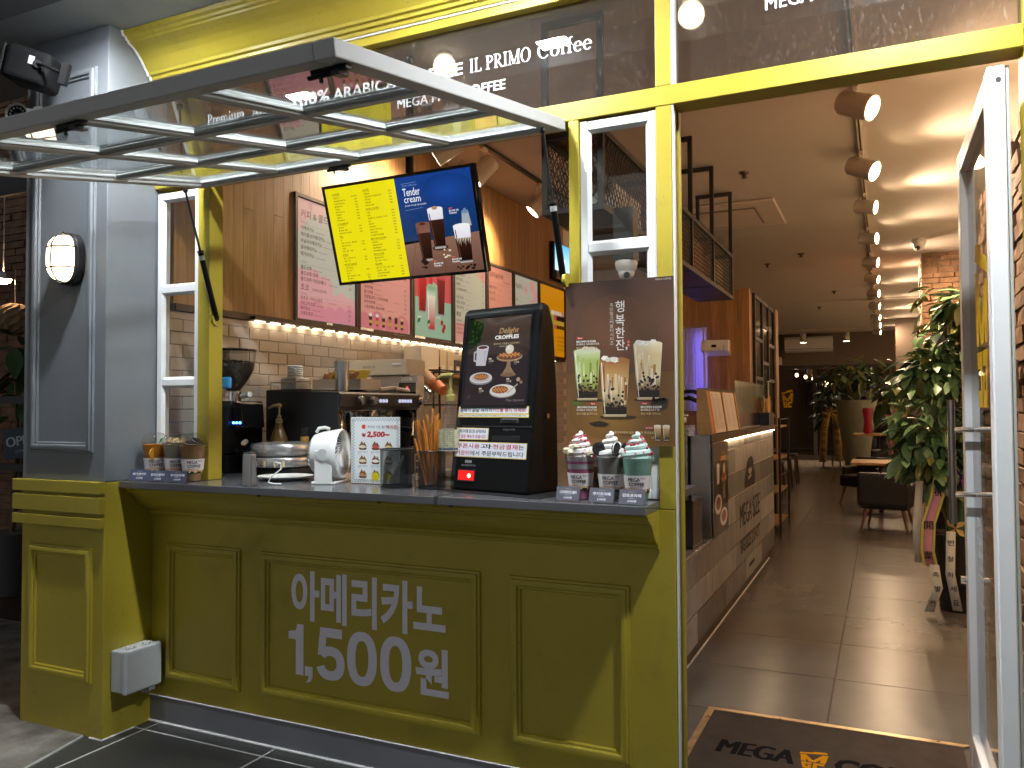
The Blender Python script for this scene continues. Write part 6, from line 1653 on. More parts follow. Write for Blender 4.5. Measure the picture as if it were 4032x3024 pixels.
MB().box(0.004, 0.012, 2.88, 5.49, 1.2590, 1.2650).obj('led_line', emis('bar LED', (1.0, 0.70, 0.40), 30), bar_)
# steel niche
MB().box(-0.40, 0.004, 0.12, 2.3105, 0.6485, 0.664).obj('steel_ledge', STEEL, bar_, bevel=0.002)
MB().box(-0.30, 0.004, 2.300, 2.3095, 0.6645, 1.316).obj('steel_cheek', STEEL, bar_)
MB().box(-0.31, -0.302, 0.12, 2.2995, 0.6645, 1.30).obj('steel_back', STEEL, bar_)
MB().box(-0.30, -0.02, 1.90, 2.16, 0.6645, 0.95).obj('ice_bin', pbr('smoked plastic', (0.05, 0.05, 0.055), 0.15), bar_, bevel=0.01)
MB().box(-0.135, -0.118, 2.286, 2.2995, 0.665, 1.31).obj('rubber_strip', BLACKP, bar_)
# decals on the tiles
s = Sheet(1.2, 1.2)
dk = '#1c1916'
s.line(3.775, 1.09, 3.775, 1.24, 0.012, dk, 1)
s.poly([(3.66, 0.855), (4.22, 0.845), (4.25, 0.93), (4.16, 0.99), (4.17, 1.04), (4.08, 1.085), (3.93, 1.085), (3.80, 1.05), (3.76, 0.98), (3.68, 0.93)], dk, 1)
s.poly([(3.86, 0.99), (4.04, 1.0), (4.06, 0.965), (3.98, 0.945), (3.90, 0.955)], '#a79a88', 2); s.poly([(3.84, 0.925), (4.02, 0.945), (4.04, 0.93), (3.88, 0.905)], '#a79a88', 2)
_bf = lambda x, y, L: (0.0006+L, x, y)
for t, b in (('MEGA SIZE', (3.43, 0.572, 4.49, 0.748)), ('BIG SIZE 2 SHOT', (3.45, 0.372, 4.48, 0.484))):
    s_ = Sheet(1, 1); textbox(s_, t, *b, dk, 1, 0.03); s_.obj('bar_lettering', PRINT, bar_, fn=_bf, gap=0.0004)
s_ = Sheet(1, 1); s_.rect(3.85, 0.205, 4.15, 0.235, dk, 1); s_.obj('bar_mark', PRINT, bar_, fn=_bf, gap=0.0004)
s.obj('bar_emblem', PRINT, bar_, fn=lambda x, y, L: (0.0006+L, x, y), gap=0.0004)
for o in [bar_]: pass
t = thing('croffle_poster', 'narrow dark waffle poster hanging on the bar front', 'poster', (-0.985, 2.335, 0.662), rotz=pi/2)
s = Sheet(.53, .60)
s.grad(0, 0, .53, .60, '#241a1c', '#3a2a24', 0); textbox(s, 'CROFFLES', .26, .475, .44, .505, '#d9a24a', 2, .04); s.text('Delight', .30, .515, .04, '#a88a62', 2, .01)
s.poly([(.12, .33), (.20, .33), (.21, .45), (.11, .45)], '#cfcacb', 2); s.ell(.16, .45, .05, .014, '#e2dedc', 3)
s.poly([(.32, .22), (.42, .22), (.385, .34), (.36, .34)], '#9a7e62', 2); s.ell(.37, .36, .10, .025, '#b08a5e', 3); s.ell(.37, .38, .08, .03, '#8a4e2c', 4); s.ell(.37, .42, .035, .035, '#e6dccb', 5)
s.ell(.16, .20, .12, .065, '#d8d2d0', 2); s.ell(.16, .205, .08, .042, '#7d4628', 3); s.ell(.35, .10, .13, .06, '#dcd6d2', 2); s.ell(.35, .105, .085, .038, '#94522c', 3)
s.obj('printed_sheet', GPRINT, t, gap=.0004); MB().box(0, .53, .0005, .002, 0, .60).obj('backing_sheet', PAPER, t)

# things on the bar
t = thing('menu_holder', 'slanted wooden holder with two printed menus on the bar', 'menu holder', (-1.0, 2.34, 1.3185))
WOODM = pbr('honey plywood', (0.40, 0.22, 0.075), 0.5, var=0.15, vscale=5, stretch=(1, 1, 8))
MB().prism([(0.012, 0.0), (-0.085, 0.0), (-0.085, 0.295), (-0.028, 0.295)][::-1], 'y', 0.0, 0.012).obj('side_panel', WOODM, t); MB().prism([(0.006, 0.004), (-0.080, 0.004), (-0.080, 0.285), (-0.034, 0.285)][::-1], 'y', 0.0125, 1.10).obj('sloped_board', WOODM, t)
for y0 in (0.0125, 0.535, 1.06):
    MB().prism([(0.014, 0.0045), (0.0065, 0.0045), (-0.0335, 0.285), (-0.026, 0.293)][::-1], 'y', y0, y0+0.035).obj('divider', WOODM, t)
MB().box(-0.083, -0.024, 0.0126, 1.10, 0.2855, 0.297).obj('top_batten', WOODD, t)
for y0 in (0.06, 0.585):
    s = Sheet(.46, .27, '#cfc8c0')
    if y0 < .1: s.rect(0, 0, .09, .27, '#b5642c', 1)
    for cx in ((.12, .28) if y0 < .1 else (.06, .26)):
        s.text('MENU', cx, .245, .016, '#555048', 2, .01)
        for k in range(17): s.text('아메리카노 2.0', cx, .228-.0125*k, .0095, '#6a645a', 2, 0, fit=.12)
    sl = lambda x, y, L, y0=y0: (0.0092-0.0403*(y+.008)/.281+L, y0+x, 0.006+y)
    s.obj('menu_sheet', PRINT, t, fn=sl, gap=.0004)
t = thing('acrylic_screen', 'upright streaky acrylic screen standing on the bar', 'screen', (-1.07, 3.70, 1.3185))
MB().box(0.0, 0.004, 0.0, 1.62, 0.0, 0.385).obj('panel', thinglass('streaky acrylic', (0.62, 0.56, 0.52), 2.6, rough=0.12), t); MB().box(-0.02, 0.03, 0.0, 1.62, 0.0, 0.006).obj('foot', STEEL, t)
for y, wd, c in ((0.15, .05, (0.45, 0.42, 0.5)), (0.55, .16, (0.42, 0.18, 0.16)), (0.85, .05, (0.45, 0.3, 0.28)), (1.25, .07, (0.10, 0.06, 0.05)), (0.36, .08, (0.10, 0.06, 0.05))):
    MB().box(-0.012, -0.006, y, y+wd, 0.008, 0.37).obj('reflection_strip', pbr('strip %.2f' % y, c, 0.4), t)  # coloured strips stand in for the room reflected in the acrylic
t = thing('stirrer_box', 'dark box of wooden stirrers at the end of the bar', 'box', (-1.03, 5.22, 1.3185))
MB().box(-0.06, 0.05, -0.16, 0.22, 0.0, 0.118).obj('box', pbr('navy box', (0.012, 0.016, 0.03), 0.4), t, bevel=0.004)
SV = pbr('pale stirrer wood', (0.62, 0.36, 0.14), 0.6)
for k in range(9):
    m = MB(); m.T = Matrix.Translation((random.uniform(-.04, .03), -0.12+0.034*k, 0.09)) @ Matrix.Rotation(random.uniform(-.25, .25), 4, 'X'); m.box(-.004, .004, -.014, .014, 0, .10+random.uniform(0, .09)).obj('stirrer', SV, t)
pt = thing('menu_post', 'thin black post clip on the bar end', 'stand', (-1.02, 5.35, 1.3185))
MB().cyl((0, 0, 0), (0, 0, .012), .03, n=14).obj('foot', BLACKM, pt); MB().cyl((0, 0, .0125), (0, 0, .42), .005, n=8).obj('stem', WPLAST, pt); MB().cyl((0, -.05, .42), (0, .16, .428), .005, n=8).obj('arm', WPLAST, pt)
# tap and cup left of the menu holder
t = thing('white_tap', 'white plastic tap fitting behind the menu holder', 'tap', (-1.16, 2.10, 1.30))
MB().cyl((-.02, 0, -.04), (-.02, 0, .10), .016, n=14).obj('pipe', WPLAST, t, smooth=True); MB().cyl((-.16, 0, .115), (.06, 0, .115), .017, n=14).obj('cross_pipe', WPLAST, t, smooth=True); MB().box(-.08, .07, -.02, .02, .14, .150).obj('lever', WPLAST, t, bevel=.003)
t = thing('napkin_cup', 'small patterned cup at the steel niche edge', 'cup', (-1.105, 2.22, 1.3165))
MB().lathe([(.028, .0), (.032, .065)], n=18).obj('wall', pbr('patterned cup', (0.45, 0.44, 0.46), 0.5, var=0.9, vscale=90), t, smooth=True)

# ---- oak partition at the back of the kitchen
op = thing('oak_partition', 'oak boarded partition behind the bar with gridded window', 'partition', (-1.36, 6.0, 0))
_b = MB().box(0.001, 0.0805, 0, 0.02, 0, 2.76).obj('board', WOODK, op, loc=(-0.0815, 0, 0))
for k in range(2, 26): dup(_b, op, loc=(-0.0815*k, 0, 0))
MB().box(-2.05, -0.0005, 0.021, 0.08, 0, 2.76).obj('core', WOODD, op)
MB().box(0.0, 0.075, 0.0, 0.10, 0, 2.765).obj('corner_post', WOODK, op)
lat = MB().box(0.03, 0.062, 0.53, 0.575, 0, 2.78).obj('window_stile', BLACKM, op)
for y in (1.14, 1.70, 2.26): MB().box(0.03, 0.062, y, y+0.045, 0, 2.78).obj('window_stile', BLACKM, op)
for z in (0.9, 1.35, 1.80, 2.25, 2.735):
    for a, b in ((0.576, 1.139), (1.186, 1.699), (1.746, 2.259)):
        dz = 0.2 if (z < 2.7 and a in (1.186,)) else 0
        MB().box(0.034, 0.058, a, b, z+dz, z+dz+0.04).obj('glazing_bar', BLACKM, op)
MB().box(0.044, 0.048, 0.576, 2.259, 0.0, 2.734).obj('pane', thinglass('dim ribbed glass', (0.25, 0.22, 0.2), 1.4, rough=0.08), op)
MB().box(0.0, 0.03, 0.101, 0.529, 0, 2.76).obj('infill_board', WOODK, op); MB().box(0.0, 0.075, 2.31, 2.60, 0, 2.79).obj('end_post', WOODK, op)
MB().box(-0.6, -0.002, 0.10, 2.6, 0, 2.74).obj('store_core', WOODD, op)
# paper towel dispenser
t = thing('towel_dispenser', 'white paper towel dispenser on the oak partition', 'dispenser', (-1.636, 5.998, 2.04))
MB().prism([(0.0, 0.0), (-0.10, 0.045), (-0.115, 0.06), (-0.105, 0.165), (-0.09, 0.172), (0.0, 0.172)], 'x', -0.150, 0.150).obj('case', WPLAST, t, bevel=0.010, seg=3)
MB().prism([(-0.113, 0.09), (-0.109, 0.12), (-0.116, 0.12), (-0.12, 0.09)], 'x', -0.03, 0.02).obj('window', BLACKG, t); MB().box(0.098, 0.102, -0.117, -0.1135, 0.06, 0.11).obj('slot', BLACKP, t)
# lit curtain
t = thing('curtain', 'white curtain glowing violet from a lamp behind it', 'curtain', (-2.02, 5.90, 1.45))
m = MB(); n = 60
vs = []; fs = []
for i in range(n+1):
    x = 0.30*i/n
    for z in (0.0, 0.3, 0.6, 0.86, 0.90):
        w = 0.014*sin(i*0.9)+0.008*sin(i*2.1+z*3)
        vs.append((x+(0.02*(1-z) if i > n-6 else 0), w*(1 if z < .88 else .3), z))
for i in range(n):
    for k in range(4): fs.append((i*5+k, (i+1)*5+k, (i+1)*5+k+1, i*5+k+1))
m.add(vs, fs)
cm = bpy.data.materials.new('sheer white cloth'); cm.use_nodes = True
_n = cm.node_tree; _p = _n.nodes['Principled BSDF']; _p.inputs['Base Color'].default_value = (.75, .75, .78, 1); _p.inputs['Roughness'].default_value = .9
_t = _n.nodes.new('ShaderNodeBsdfTranslucent'); _t.inputs[0].default_value = (.75, .75, .8, 1); _m = _n.nodes.new('ShaderNodeMixShader'); _m.inputs[0].default_value = .5
_n.links.new(_p.outputs[0], _m.inputs[1]); _n.links.new(_t.outputs[0], _m.inputs[2]); _n.links.new(_m.outputs[0], _n.nodes['Material Output'].inputs[0])
m.obj('cloth', cm, t, smooth=True); MB().cyl((-.02, 0, .905), (.31, 0, .905), .007, n=10).obj('rod', CHROME, t)
t = thing('violet_lamp', 'violet tube lamp glowing behind the white curtain', 'lamp', (-1.815, 5.96, 1.45))
MB().cyl((0, 0, 0.02), (0, 0, 0.84), 0.011, n=12).obj('tube', emis('violet tube', (0.20, 0.15, 1.0), 5), t); MB().box(-.02, .02, 0.013, .03, -.02, .88).obj('batten', WPLAST, t)
# black glove-like sprig, green sprig
LEAFD = pbr('near-black leaf', (0.012, 0.016, 0.02), 0.35)
def leaf_mesh(L, Wd, fold=0.25, bend=0.2, n=5):
    vs = []; fs = []
    for i in range(n+1):
        u = i/n
        w = Wd*sin(pi*min(1, u*0.94+0.03))**0.8*(1-0.25*u)
        z = -bend*L*u*u
        vs += [(-w, L*u, z+fold*w), (0, L*u, z), (w, L*u, z+fold*w)]
    for i in range(n):
        a = i*3
        fs += [(a, a+1, a+4, a+3), (a+1, a+2, a+5, a+4)]
    m = MB(); m.add(vs, fs)
    return m
t = thing('dark_sprig', 'dark drooping leaves in front of the violet curtain', 'plant', (-1.66, 4.2, 1.56))
for k, (rx, rz, x, z) in enumerate(((0.1, -1.2, 0, 0), (-0.3, -1.5, .06, .02), (0.25, -1.0, .02, .05), (-.5, -1.35, .1, .03), (0.2, 1.2, .02, 0), (-.2, -1.7, .16, .05))):
    leaf_mesh(.24, .035).obj('leaf', LEAFD, t, smooth=True, loc=(x, 0, z), rot=(rx, 0.6, rz))
MB().cyl((0, 0, -.25), (0, 0, .04), .006, n=8).obj('stem', LEAFD, t)

# ---- hanging steel shelf over the bar
hs = thing('hanging_shelf', 'steel and mesh shelf hanging from the ceiling over the bar', 'shelf', (-1.41, 0, 0))
HY0, HY1, HZ0, HZ1, HW = 0.98, 4.74, 2.50, 2.885, 0.15
FS = pbr('dark steel angle', (0.035, 0.036, 0.038), 0.45, 0.4)
def hbar(a, b, w=0.016, nm='frame_bar'):
    a, b = Vector(a), Vector(b)
    lo = Vector([min(a[i], b[i])-w for i in range(3)]); hi = Vector([max(a[i], b[i])+w for i in range(3)])
    MB().box(lo.x, hi.x, lo.y, hi.y, lo.z, hi.z).obj(nm, FS, hs)
for x in (-HW, HW):
    hbar((x, HY0, HZ0), (x, HY1, HZ0)); hbar((x, HY0, HZ1), (x, HY1, HZ1))
for y in (HY0, 2.0, 3.04, 3.85, HY1):
    for x in (-HW, HW):
        hbar((x, y, HZ0+.034), (x, y, 3.45 if y != 2.0 else HZ1-.034), 0.0155)
    hbar((-HW, y, HZ0-.002), (HW, y, HZ0-.002), 0.015)
    if y != 2.0: hbar((-HW, y, 3.4675), (HW, y, 3.4675), 0.0165)
    hbar((-HW, y, HZ1), (HW, y, HZ1), 0.0145)
MB().box(-HW, HW, HY0, HY1, HZ1+.0165, HZ1+.034).obj('top_board', pbr('reddish shelf board', (0.22, 0.10, 0.05), 0.5, var=.2), hs)
MB().box(-HW+.017, HW-.017, HY0+.017, HY1-.017, HZ0-.014, HZ0-.004).obj('bottom_board', pbr('dark shelf board', (0.05, 0.035, 0.03), 0.5), hs)
def diamonds(p0, u, L, H, step, r):
    m = MB(); p0 = Vector(p0); u = Vector(u); k = 1.25
    n = int((L+H/k)/step)+1
    for i in range(-int(H/k/step)-1, n):
        for sg in (1, -1):
            x0 = i*step if sg > 0 else i*step+H/k
            x1 = x0+sg*H/k
            z0, z1 = 0, H
            a, b = (x0, z0), (x1, z1)
            if a[0] > b[0]: a, b = b, a
            if b[0] <= 0 or a[0] >= L: continue
            def clip(a, b):
                (xa, za), (xb, zb) = a, b
                if xa < 0: za = za+(zb-za)*(0-xa)/(xb-xa); xa = 0
                if xb > L: zb = za+(zb-za)*(L-xa)/(xb-xa); xb = L
                return (xa, za), (xb, zb)
            a, b = clip(a, b)
            m.cyl(p0+u*a[0]+Vector((0, 0, a[1])), p0+u*b[0]+Vector((0, 0, b[1])), r, n=5, caps=False)
    return m
diamonds((HW, HY0, HZ0), (0, 1, 0), HY1-HY0, HZ1-HZ0, 0.052, 0.0028).obj('mesh_panel', FS, hs, kind='stuff')
diamonds((-HW, HY0, HZ0), (0, 1, 0), HY1-HY0, HZ1-HZ0, 0.052, 0.0028).obj('mesh_panel', FS, hs, kind='stuff')
diamonds((-HW, HY0, HZ0), (1, 0, 0), 2*HW, HZ1-HZ0, 0.052, 0.0028).obj('mesh_panel', FS, hs, kind='stuff')
CARD = pbr('brown cardboard', (0.34, 0.18, 0.085), 0.75, var=.1)
for k, (y, d, h, lb, mt) in enumerate(((1.35, .5, .20, 'white wrapped parcel in the hanging mesh shelf', PAPER), (2.25, .55, .22, 'brown cardboard box in the middle of the hanging mesh shelf', CARD), (3.15, .55, .28, 'tall cardboard box behind the mesh near the shelf end', pbr('red brown cardboard', (0.36, 0.15, 0.07), 0.75)), (3.95, .60, .25, 'pale carton at the far end of the hanging mesh shelf', pbr('pale cardboard', (0.55, 0.38, 0.22), .7, var=.2, vscale=30)))):
    b = MB().box(-.11, .11, 0, d, 0, h).obj('carton', mt, None, bevel=.006, loc=(-1.41, y, HZ0+.0175)); tagit(b, lb, 'box')
    MB().box(-.1105, .1105, d*.44, d*.56, h*.0+.001, h+.0008).obj('packing_tape', pbr('packing tape', (0.45, 0.33, 0.18), .25), b)
# dome camera under the shelf
def domecam(label, loc, rot=(0, 0, 0), sc_=1.0):
    t = thing('dome_camera', label, 'camera', loc, rot=rot); t.scale = (sc_,)*3
    MB().lathe([(.052, 0), (.056, -.012), (.050, -.040), (.042, -.052)], n=28).obj('base', WPLAST, t, smooth=True)
    MB().lathe([(.040, -.048), (.041, -.060), (.034, -.080), (.018, -.092), (.0, -.095)], n=26).obj('eyeball', WPLAST, t, smooth=True)
    MB().ball((.010, -.028, -.072), .017, 14, 8).obj('lens', BLACKG, t, smooth=True)
domecam('white dome camera under the hanging mesh shelf behind the side window', (-1.135, 0.98, 2.215))
MB().box(-1.19, -1.08, .93, 1.03, 2.2155, 2.50).obj('x', BLACKM) if False else None
cb = MB().box(-.05, .05, -.05, .05, 0, .255).obj('camera_bracket', BLACKM, None, loc=(-1.135, 0.98, 2.2155)); tagit(cb, 'black bracket block above the white dome camera', 'bracket')
domecam('white dome camera on the warm ceiling past the door', (0.42, 7.98, 3.5), rot=(0, 0, -.6), sc_=1.5)

# ---- rack behind the bar
rk = thing('shelf_rack', 'black metal rack with pale wooden shelves beyond the bar', 'rack', (-1.24, 7.0, 0))
for x in (-.14, .13):
    for y in (0, .95): MB().box(x-.013, x+.013, y-.013, y+.013, 0, 1.36).obj('post', BLACKM, rk)
for z in (.10, .47, .86, 1.24): MB().box(-.125, .115, .015, .935, z, z+.02).obj('shelf', WOODL, rk); 
for z in (.28, .68, 1.34): MB().cyl((.13, 0, z), (.13, .95, z), .006, n=6).obj('cross_bar', BLACKM, rk)

# ---- tables and chairs inside
LEA = pbr('black leatherette', (0.018, 0.015, 0.014), 0.45, var=.1, bump=.05, bscale=120); LEGW = pbr('chair leg wood', (0.20, 0.085, 0.035), 0.45)
def tub(label, loc, rot, k=1.0):
    t = thing('tub_chair', label, 'chair', loc, rotz=rot, group='low black tub chairs'); t.scale = (k, k, k)
    MB().box(-.27, .27, -.24, .26, .26, .44).obj('seat', LEA, t, bevel=.04, seg=3); MB().box(-.29, .29, -.30, -.20, .30, .70).obj('backrest', LEA, t, bevel=.04, seg=3)
    for sx in (-1, 1): MB().box(sx*.27-.03, sx*.27+.03, -.2, .14, .40, .56).obj('armrest', LEA, t, bevel=.025, seg=3)
    for sx in (-1, 1):
        for sy in (-1, 1): MB().cyl((sx*.20, sy*.19, .27), (sx*.255, sy*.25, 0), .022, .014, n=10).obj('leg', LEGW, t, smooth=True)
    return t
tub('low black tub chair with its back to the entrance', (0.02, 7.9, 0), -.15)
tub('low black tub chair on the far side of the wooden table', (-0.28, 10.6, 0), 2.6)
tub('low black tub chair by the rear table', (0.10, 13.0, 0), 3.3)
def table(label, loc, w=.72, d=.7, h=.74):
    t = thing('cafe_table', label, 'table', loc, group='wooden cafe tables')
    MB().box(-w/2, w/2, -d/2, d/2, h-.035, h).obj('tabletop', WOODL, t, bevel=.005); MB().cyl((0, 0, .012), (0, 0, h-.036), .03, n=14).obj('column', BLACKM, t); MB().lathe([(.24, 0), (.22, .012)], n=24).obj('foot', BLACKM, t)
table('square wooden cafe table between the tub chairs', (-0.05, 9.5, 0), .75, .8, .72); table('square wooden cafe table near the rear glass wall', (-0.1, 14.4, 0), .9, .8, .95)
def stool(label, loc, rot):
    t = thing('wooden_chair', label, 'chair', loc, rotz=rot, group='dark wooden chairs along the wall')
    MB().box(-.21, .21, -.2, .2, .52, .56).obj('seat', WOODD, t, bevel=.01)
    for sx in (-1, 1):
        MB().cyl((sx*.17, .17, .52), (sx*.21, .21, 0), .02, n=8).obj('leg', WOODD, t); MB().cyl((sx*.18, -.18, 1.02), (sx*.21, -.22, 0), .02, n=8).obj('leg', WOODD, t)
    MB().box(-.2, .2, -.2, -.17, .86, 1.0).obj('backrest', WOODD, t, bevel=.008)
for y in (11.4, 12.6, 13.8): stool('dark wooden chair in the row along the left wall', (-1.75, y, 0), -pi/2)
for y in (12.0, 13.4):
    table('small dark side of the wall tables beyond the rack', (-2.3, y, 0), .6, .6, .72)

# ---- rear glass wall
rg = thing('rear_glass_wall', 'dark glass doors and windows across the back of the shop', 'glass wall', (0, 20.8, 0))
AL_ = pbr('dark aluminium', (0.06, 0.05, 0.045), .4, .5)
for x, w in ((-3.0, .1), (-1.72, .10), (0.30, .1), (1.3, .1)): MB().box(x-w/2, x+w/2, 0, .1, 0, 2.619).obj('mullion', AL_, rg)
for a, b in ((-2.949, -1.771), (-1.669, .249), (.351, 1.249)):
    MB().box(a, b, .002, .098, 2.52, 2.618).obj('rail', AL_, rg); MB().box(a, b, .002, .098, 0, .12).obj('rail', AL_, rg); MB().box(a, b, .045, .053, .1205, 2.5195).obj('pane', thinglass('dark rear glass', (0.45, 0.40, 0.36), 2.2, dirt=0.12, dcol=(0.3, 0.25, 0.2)), rg)
s = Sheet(1, 1); cuplogo(s, 0, 0, .50, '#d8a400', '#1a130c'); s.obj('door_emblem', GPRINT, rg, loc=(-2.44, -.002, 1.70))
s = Sheet(1, 1); textbox(s, 'COFFEE', 0, 0, .55, .17, '#c9c6bf', 1, .04); s.obj('window_lettering', GPRINT, rg, loc=(-0.85, .11, 1.75))
ED = emis('filament bulb', (1.0, 0.70, 0.36), 45)
for k, (x, z) in enumerate(((-2.35, 2.42), (-2.10, 2.36), (-1.88, 2.30), (-1.52, 2.18))):
    t = thing('filament_bulb', 'glowing filament bulb hanging behind the rear glass', 'bulb', (x, 22.6, z), group='filament bulbs behind the rear glass')
    MB().ball((0, 0, 0), .045, 12, 8, 1.3).obj('glass', ED, t, smooth=True); MB().cyl((0, 0, .05), (0, 0, .12), .02, n=10).obj('socket', BLACKM, t); MB().cyl((0, 0, .12), (0, 0, 3.6-z), .004, n=6).obj('cord', BLACKM, t)
cl = MB().box(-4, 4, 20.96, 26.9, 3.6, 3.7).obj('canopy', M_DARK); tagit(cl, 'dark canopy over the terrace behind the rear glass', 'canopy')
# air conditioner on the rear wall
t = thing('air_conditioner', 'white wall air conditioner high on the rear wall', 'air conditioner', (-1.85, 20.8, 2.98))
MB().prism([(0, 0), (-.2, .04), (-.26, .12), (-.26, .36), (-.2, .42), (0, .42)], 'x', -.62, .62).obj('case', WPLAST, t, bevel=.01); MB().box(-.58, .58, -.245, -.235, .075, .085).obj('outlet', DGREY, t)
t = thing('conduit', 'dark bent pipe beside the wall air conditioner', 'pipe', (-2.62, 20.75, 2.75)); MB().tube([(0, 0, .75), (0, 0, .25), (.05, 0, .12), (.1, 0, .05)], .05, 10).obj('hose', DGREY, t, smooth=True); MB().box(-.25, .06, -.05, .0, -.10, .12).obj('cover_box', WPLAST, t, bevel=.01)

# ---- ceiling fittings
t = thing('ceiling_cassette', 'square ceiling cassette air conditioner above the bar', 'air conditioner', (-1.48, 5.72, 3.5))
MB().box(-.56, .56, -.56, .56, -.03, -.001).obj('panel', pbr('cassette panel', (.55, .48, .42), .5), t, bevel=.02, seg=3); MB().box(-.36, .36, -.36, .36, -.040, -.0305).obj('grille', pbr('grille grey', (.20, .17, .15), .6), t, bevel=.006)
for k in range(15): MB().box(-.34, .34, -.335+.047*k, -.323+.047*k, -.048, -.0405).obj('slat', MATS['cassette panel'], t)
t = thing('access_panel', 'flush access panel in the ceiling beside the cassette', 'panel', (-1.5, 7.0, 3.5)); MB().frame(-.28, .28, -.28, .28, [(0, 0), (.0, .006), (.02, .006), (.02, 0)]).obj('rim', MATS['cassette panel'], t, rot=(-pi/2, 0, 0)); MB().box(-.25, .25, -.25, .25, -.004, -.001).obj('hatch', M_CEIL, t)
for (x, y) in ((-1.05, 4.2), (-.95, 8.3), (-1.45, 8.9), (-.75, 12.2), (-1.15, 14.5)):
    t = thing('sprinkler', 'small dark sprinkler head on the ceiling', 'sprinkler', (x, y, 3.5), group='sprinkler heads'); MB().lathe([(.045, 0), (.04, -.012), (.018, -.02), (.018, -.045), (.026, -.05)], n=16).obj('head', BRZ, t, smooth=True)

# ---- track and spotlights
LAMPW = pbr('cream lamp enamel', (0.62, 0.55, 0.47), 0.4)
DISC = emis('lit warm lamp face', (1.0, 0.74, 0.44), 34)
DISCW = emis('lit white lamp face', (1.0, 0.82, 0.60), 30)
tr = thing('light_track', 'long pale lighting track down the shop ceiling', 'track', (-0.125, 1.2, 3.5)); MB().box(-.017, .017, 0, 18.9, -.028, -.001).obj('rail', LAMPW, tr); MB().box(-.006, .006, 0, 18.9, -.030, -.0285).obj('slot', BLACKM, tr)
tr = thing('light_track', 'dark lighting track over the kitchen', 'track', (-2.72, 1.9, 3.5)); MB().box(-.015, .015, 0, 3.2, -.026, -.001).obj('rail', BLACKM, tr)
tr = thing('light_track', 'short cross track near the rear wall', 'track', (-2.3, 19.5, 3.5)); MB().box(0, 1.9, -.015, .015, -.026, -.001).obj('rail', LAMPW, tr)
_proto = {}
def spot(label, loc, d, group, disc=DISC, power=SPOT, col=WARM, size=radians(95), k=1.0, blend=.9, drop=.125, aim=None):
    d = Vector(d).normalized()
    t = thing('track_spotlight', label, 'spotlight', loc, group=group)
    MB().box(-.016, .016, -.045, .045, -.055, -.0285).obj('adapter', LAMPW, t, bevel=.003)
    MB().cyl((-.03*k, 0, -.055), (-.03*k, 0, -drop), .008, n=8).obj('stem', LAMPW, t)
    hd = Vector(aim).normalized() if aim else d
    q = hd.to_track_quat('Z', 'Y')
    m = MB(); m.T = Matrix.Translation((0, 0, -drop)) @ q.to_matrix().to_4x4()
    m.lathe([(.0, -.075*k), (.040*k, -.072*k), (.048*k, -.062*k), (.052*k, .072*k), (.055*k, .076*k), (.049*k, .078*k), (.046*k, .062*k)], n=26, close=False).obj('housing', LAMPW, t, smooth=True)
    m = MB(); m.T = Matrix.Translation((0, 0, -drop)) @ q.to_matrix().to_4x4(); m.cyl((0, 0, .058*k), (0, 0, .064*k), .046*k, n=24).obj('lamp_face', disc, t)
    l = bpy.data.lights.new('spot_beam', 'SPOT'); l.energy = power; l.color = col; l.spot_size = size; l.spot_blend = blend; l.shadow_soft_size = .04*k
    lo = bpy.data.objects.new('spot_beam', l); COL.objects.link(lo); lo.parent = t; lo.location = Vector((0, 0, -drop))+hd*.09*k; lo.rotation_euler = (-d).to_track_quat('Z', 'Y').to_euler()
    return t
for i, y in enumerate((2.51, 3.96, 5.31, 6.88, 8.5, 10.0, 11.7, 13.5, 15.6, 17.5, 19.4)):
    big = i < 2
    spot('large cream spotlight tilted down on the track just inside the doorway' if big else 'cream track spotlight aimed at the brick side of the shop', (-0.125, y, 3.5), (.75, -.30, -.52) if big else (.84+.10*((i*7) % 3-1), -.30+.12*((i*5) % 3-1), -.56-.10*((i*3) % 2)), 'track spotlights down the shop ceiling', k=1.5 if big else 1.25, power=SPOT*(1.2 if big else .65+.08*((i*5) % 4)), size=radians(132), blend=1.0, drop=.15, aim=(.80, -.36, -.42) if big else (.95, -.27+.04*((i*5) % 3-1), -.10-.05*((i*7) % 3)))
for x in (-1.89, -.84):
    spot('cream spotlight pointing down in front of the rear wall', (x, 19.5, 3.5), (0, -.05, -1), 'rear wall spotlights', k=1.6, power=SPOT*.6, drop=.22, disc=DISCW)
for y, dd in ((2.57, (-.55, -.35, -.7)), (3.68, (-.6, -.3, -.7))):
    spot('white spotlight on the kitchen track aimed at the menu boards', (-2.72, y, 3.5), dd, 'kitchen spotlights', k=1.4, power=KITCHEN_SPOT, col=(1.0, .74, .48), drop=.2, disc=DISCW, size=radians(110))
spot('added white spotlight on the kitchen track aimed at the oak boards', (-2.72, 2.02, 3.5), (-.80, -.30, -.52), 'kitchen spotlights', k=1.4, power=KITCHEN_SPOT*.45, col=(1.0, .74, .48), drop=.2, disc=DISCW, size=radians(120))  # made-up extra lamp, added to light the oak boards

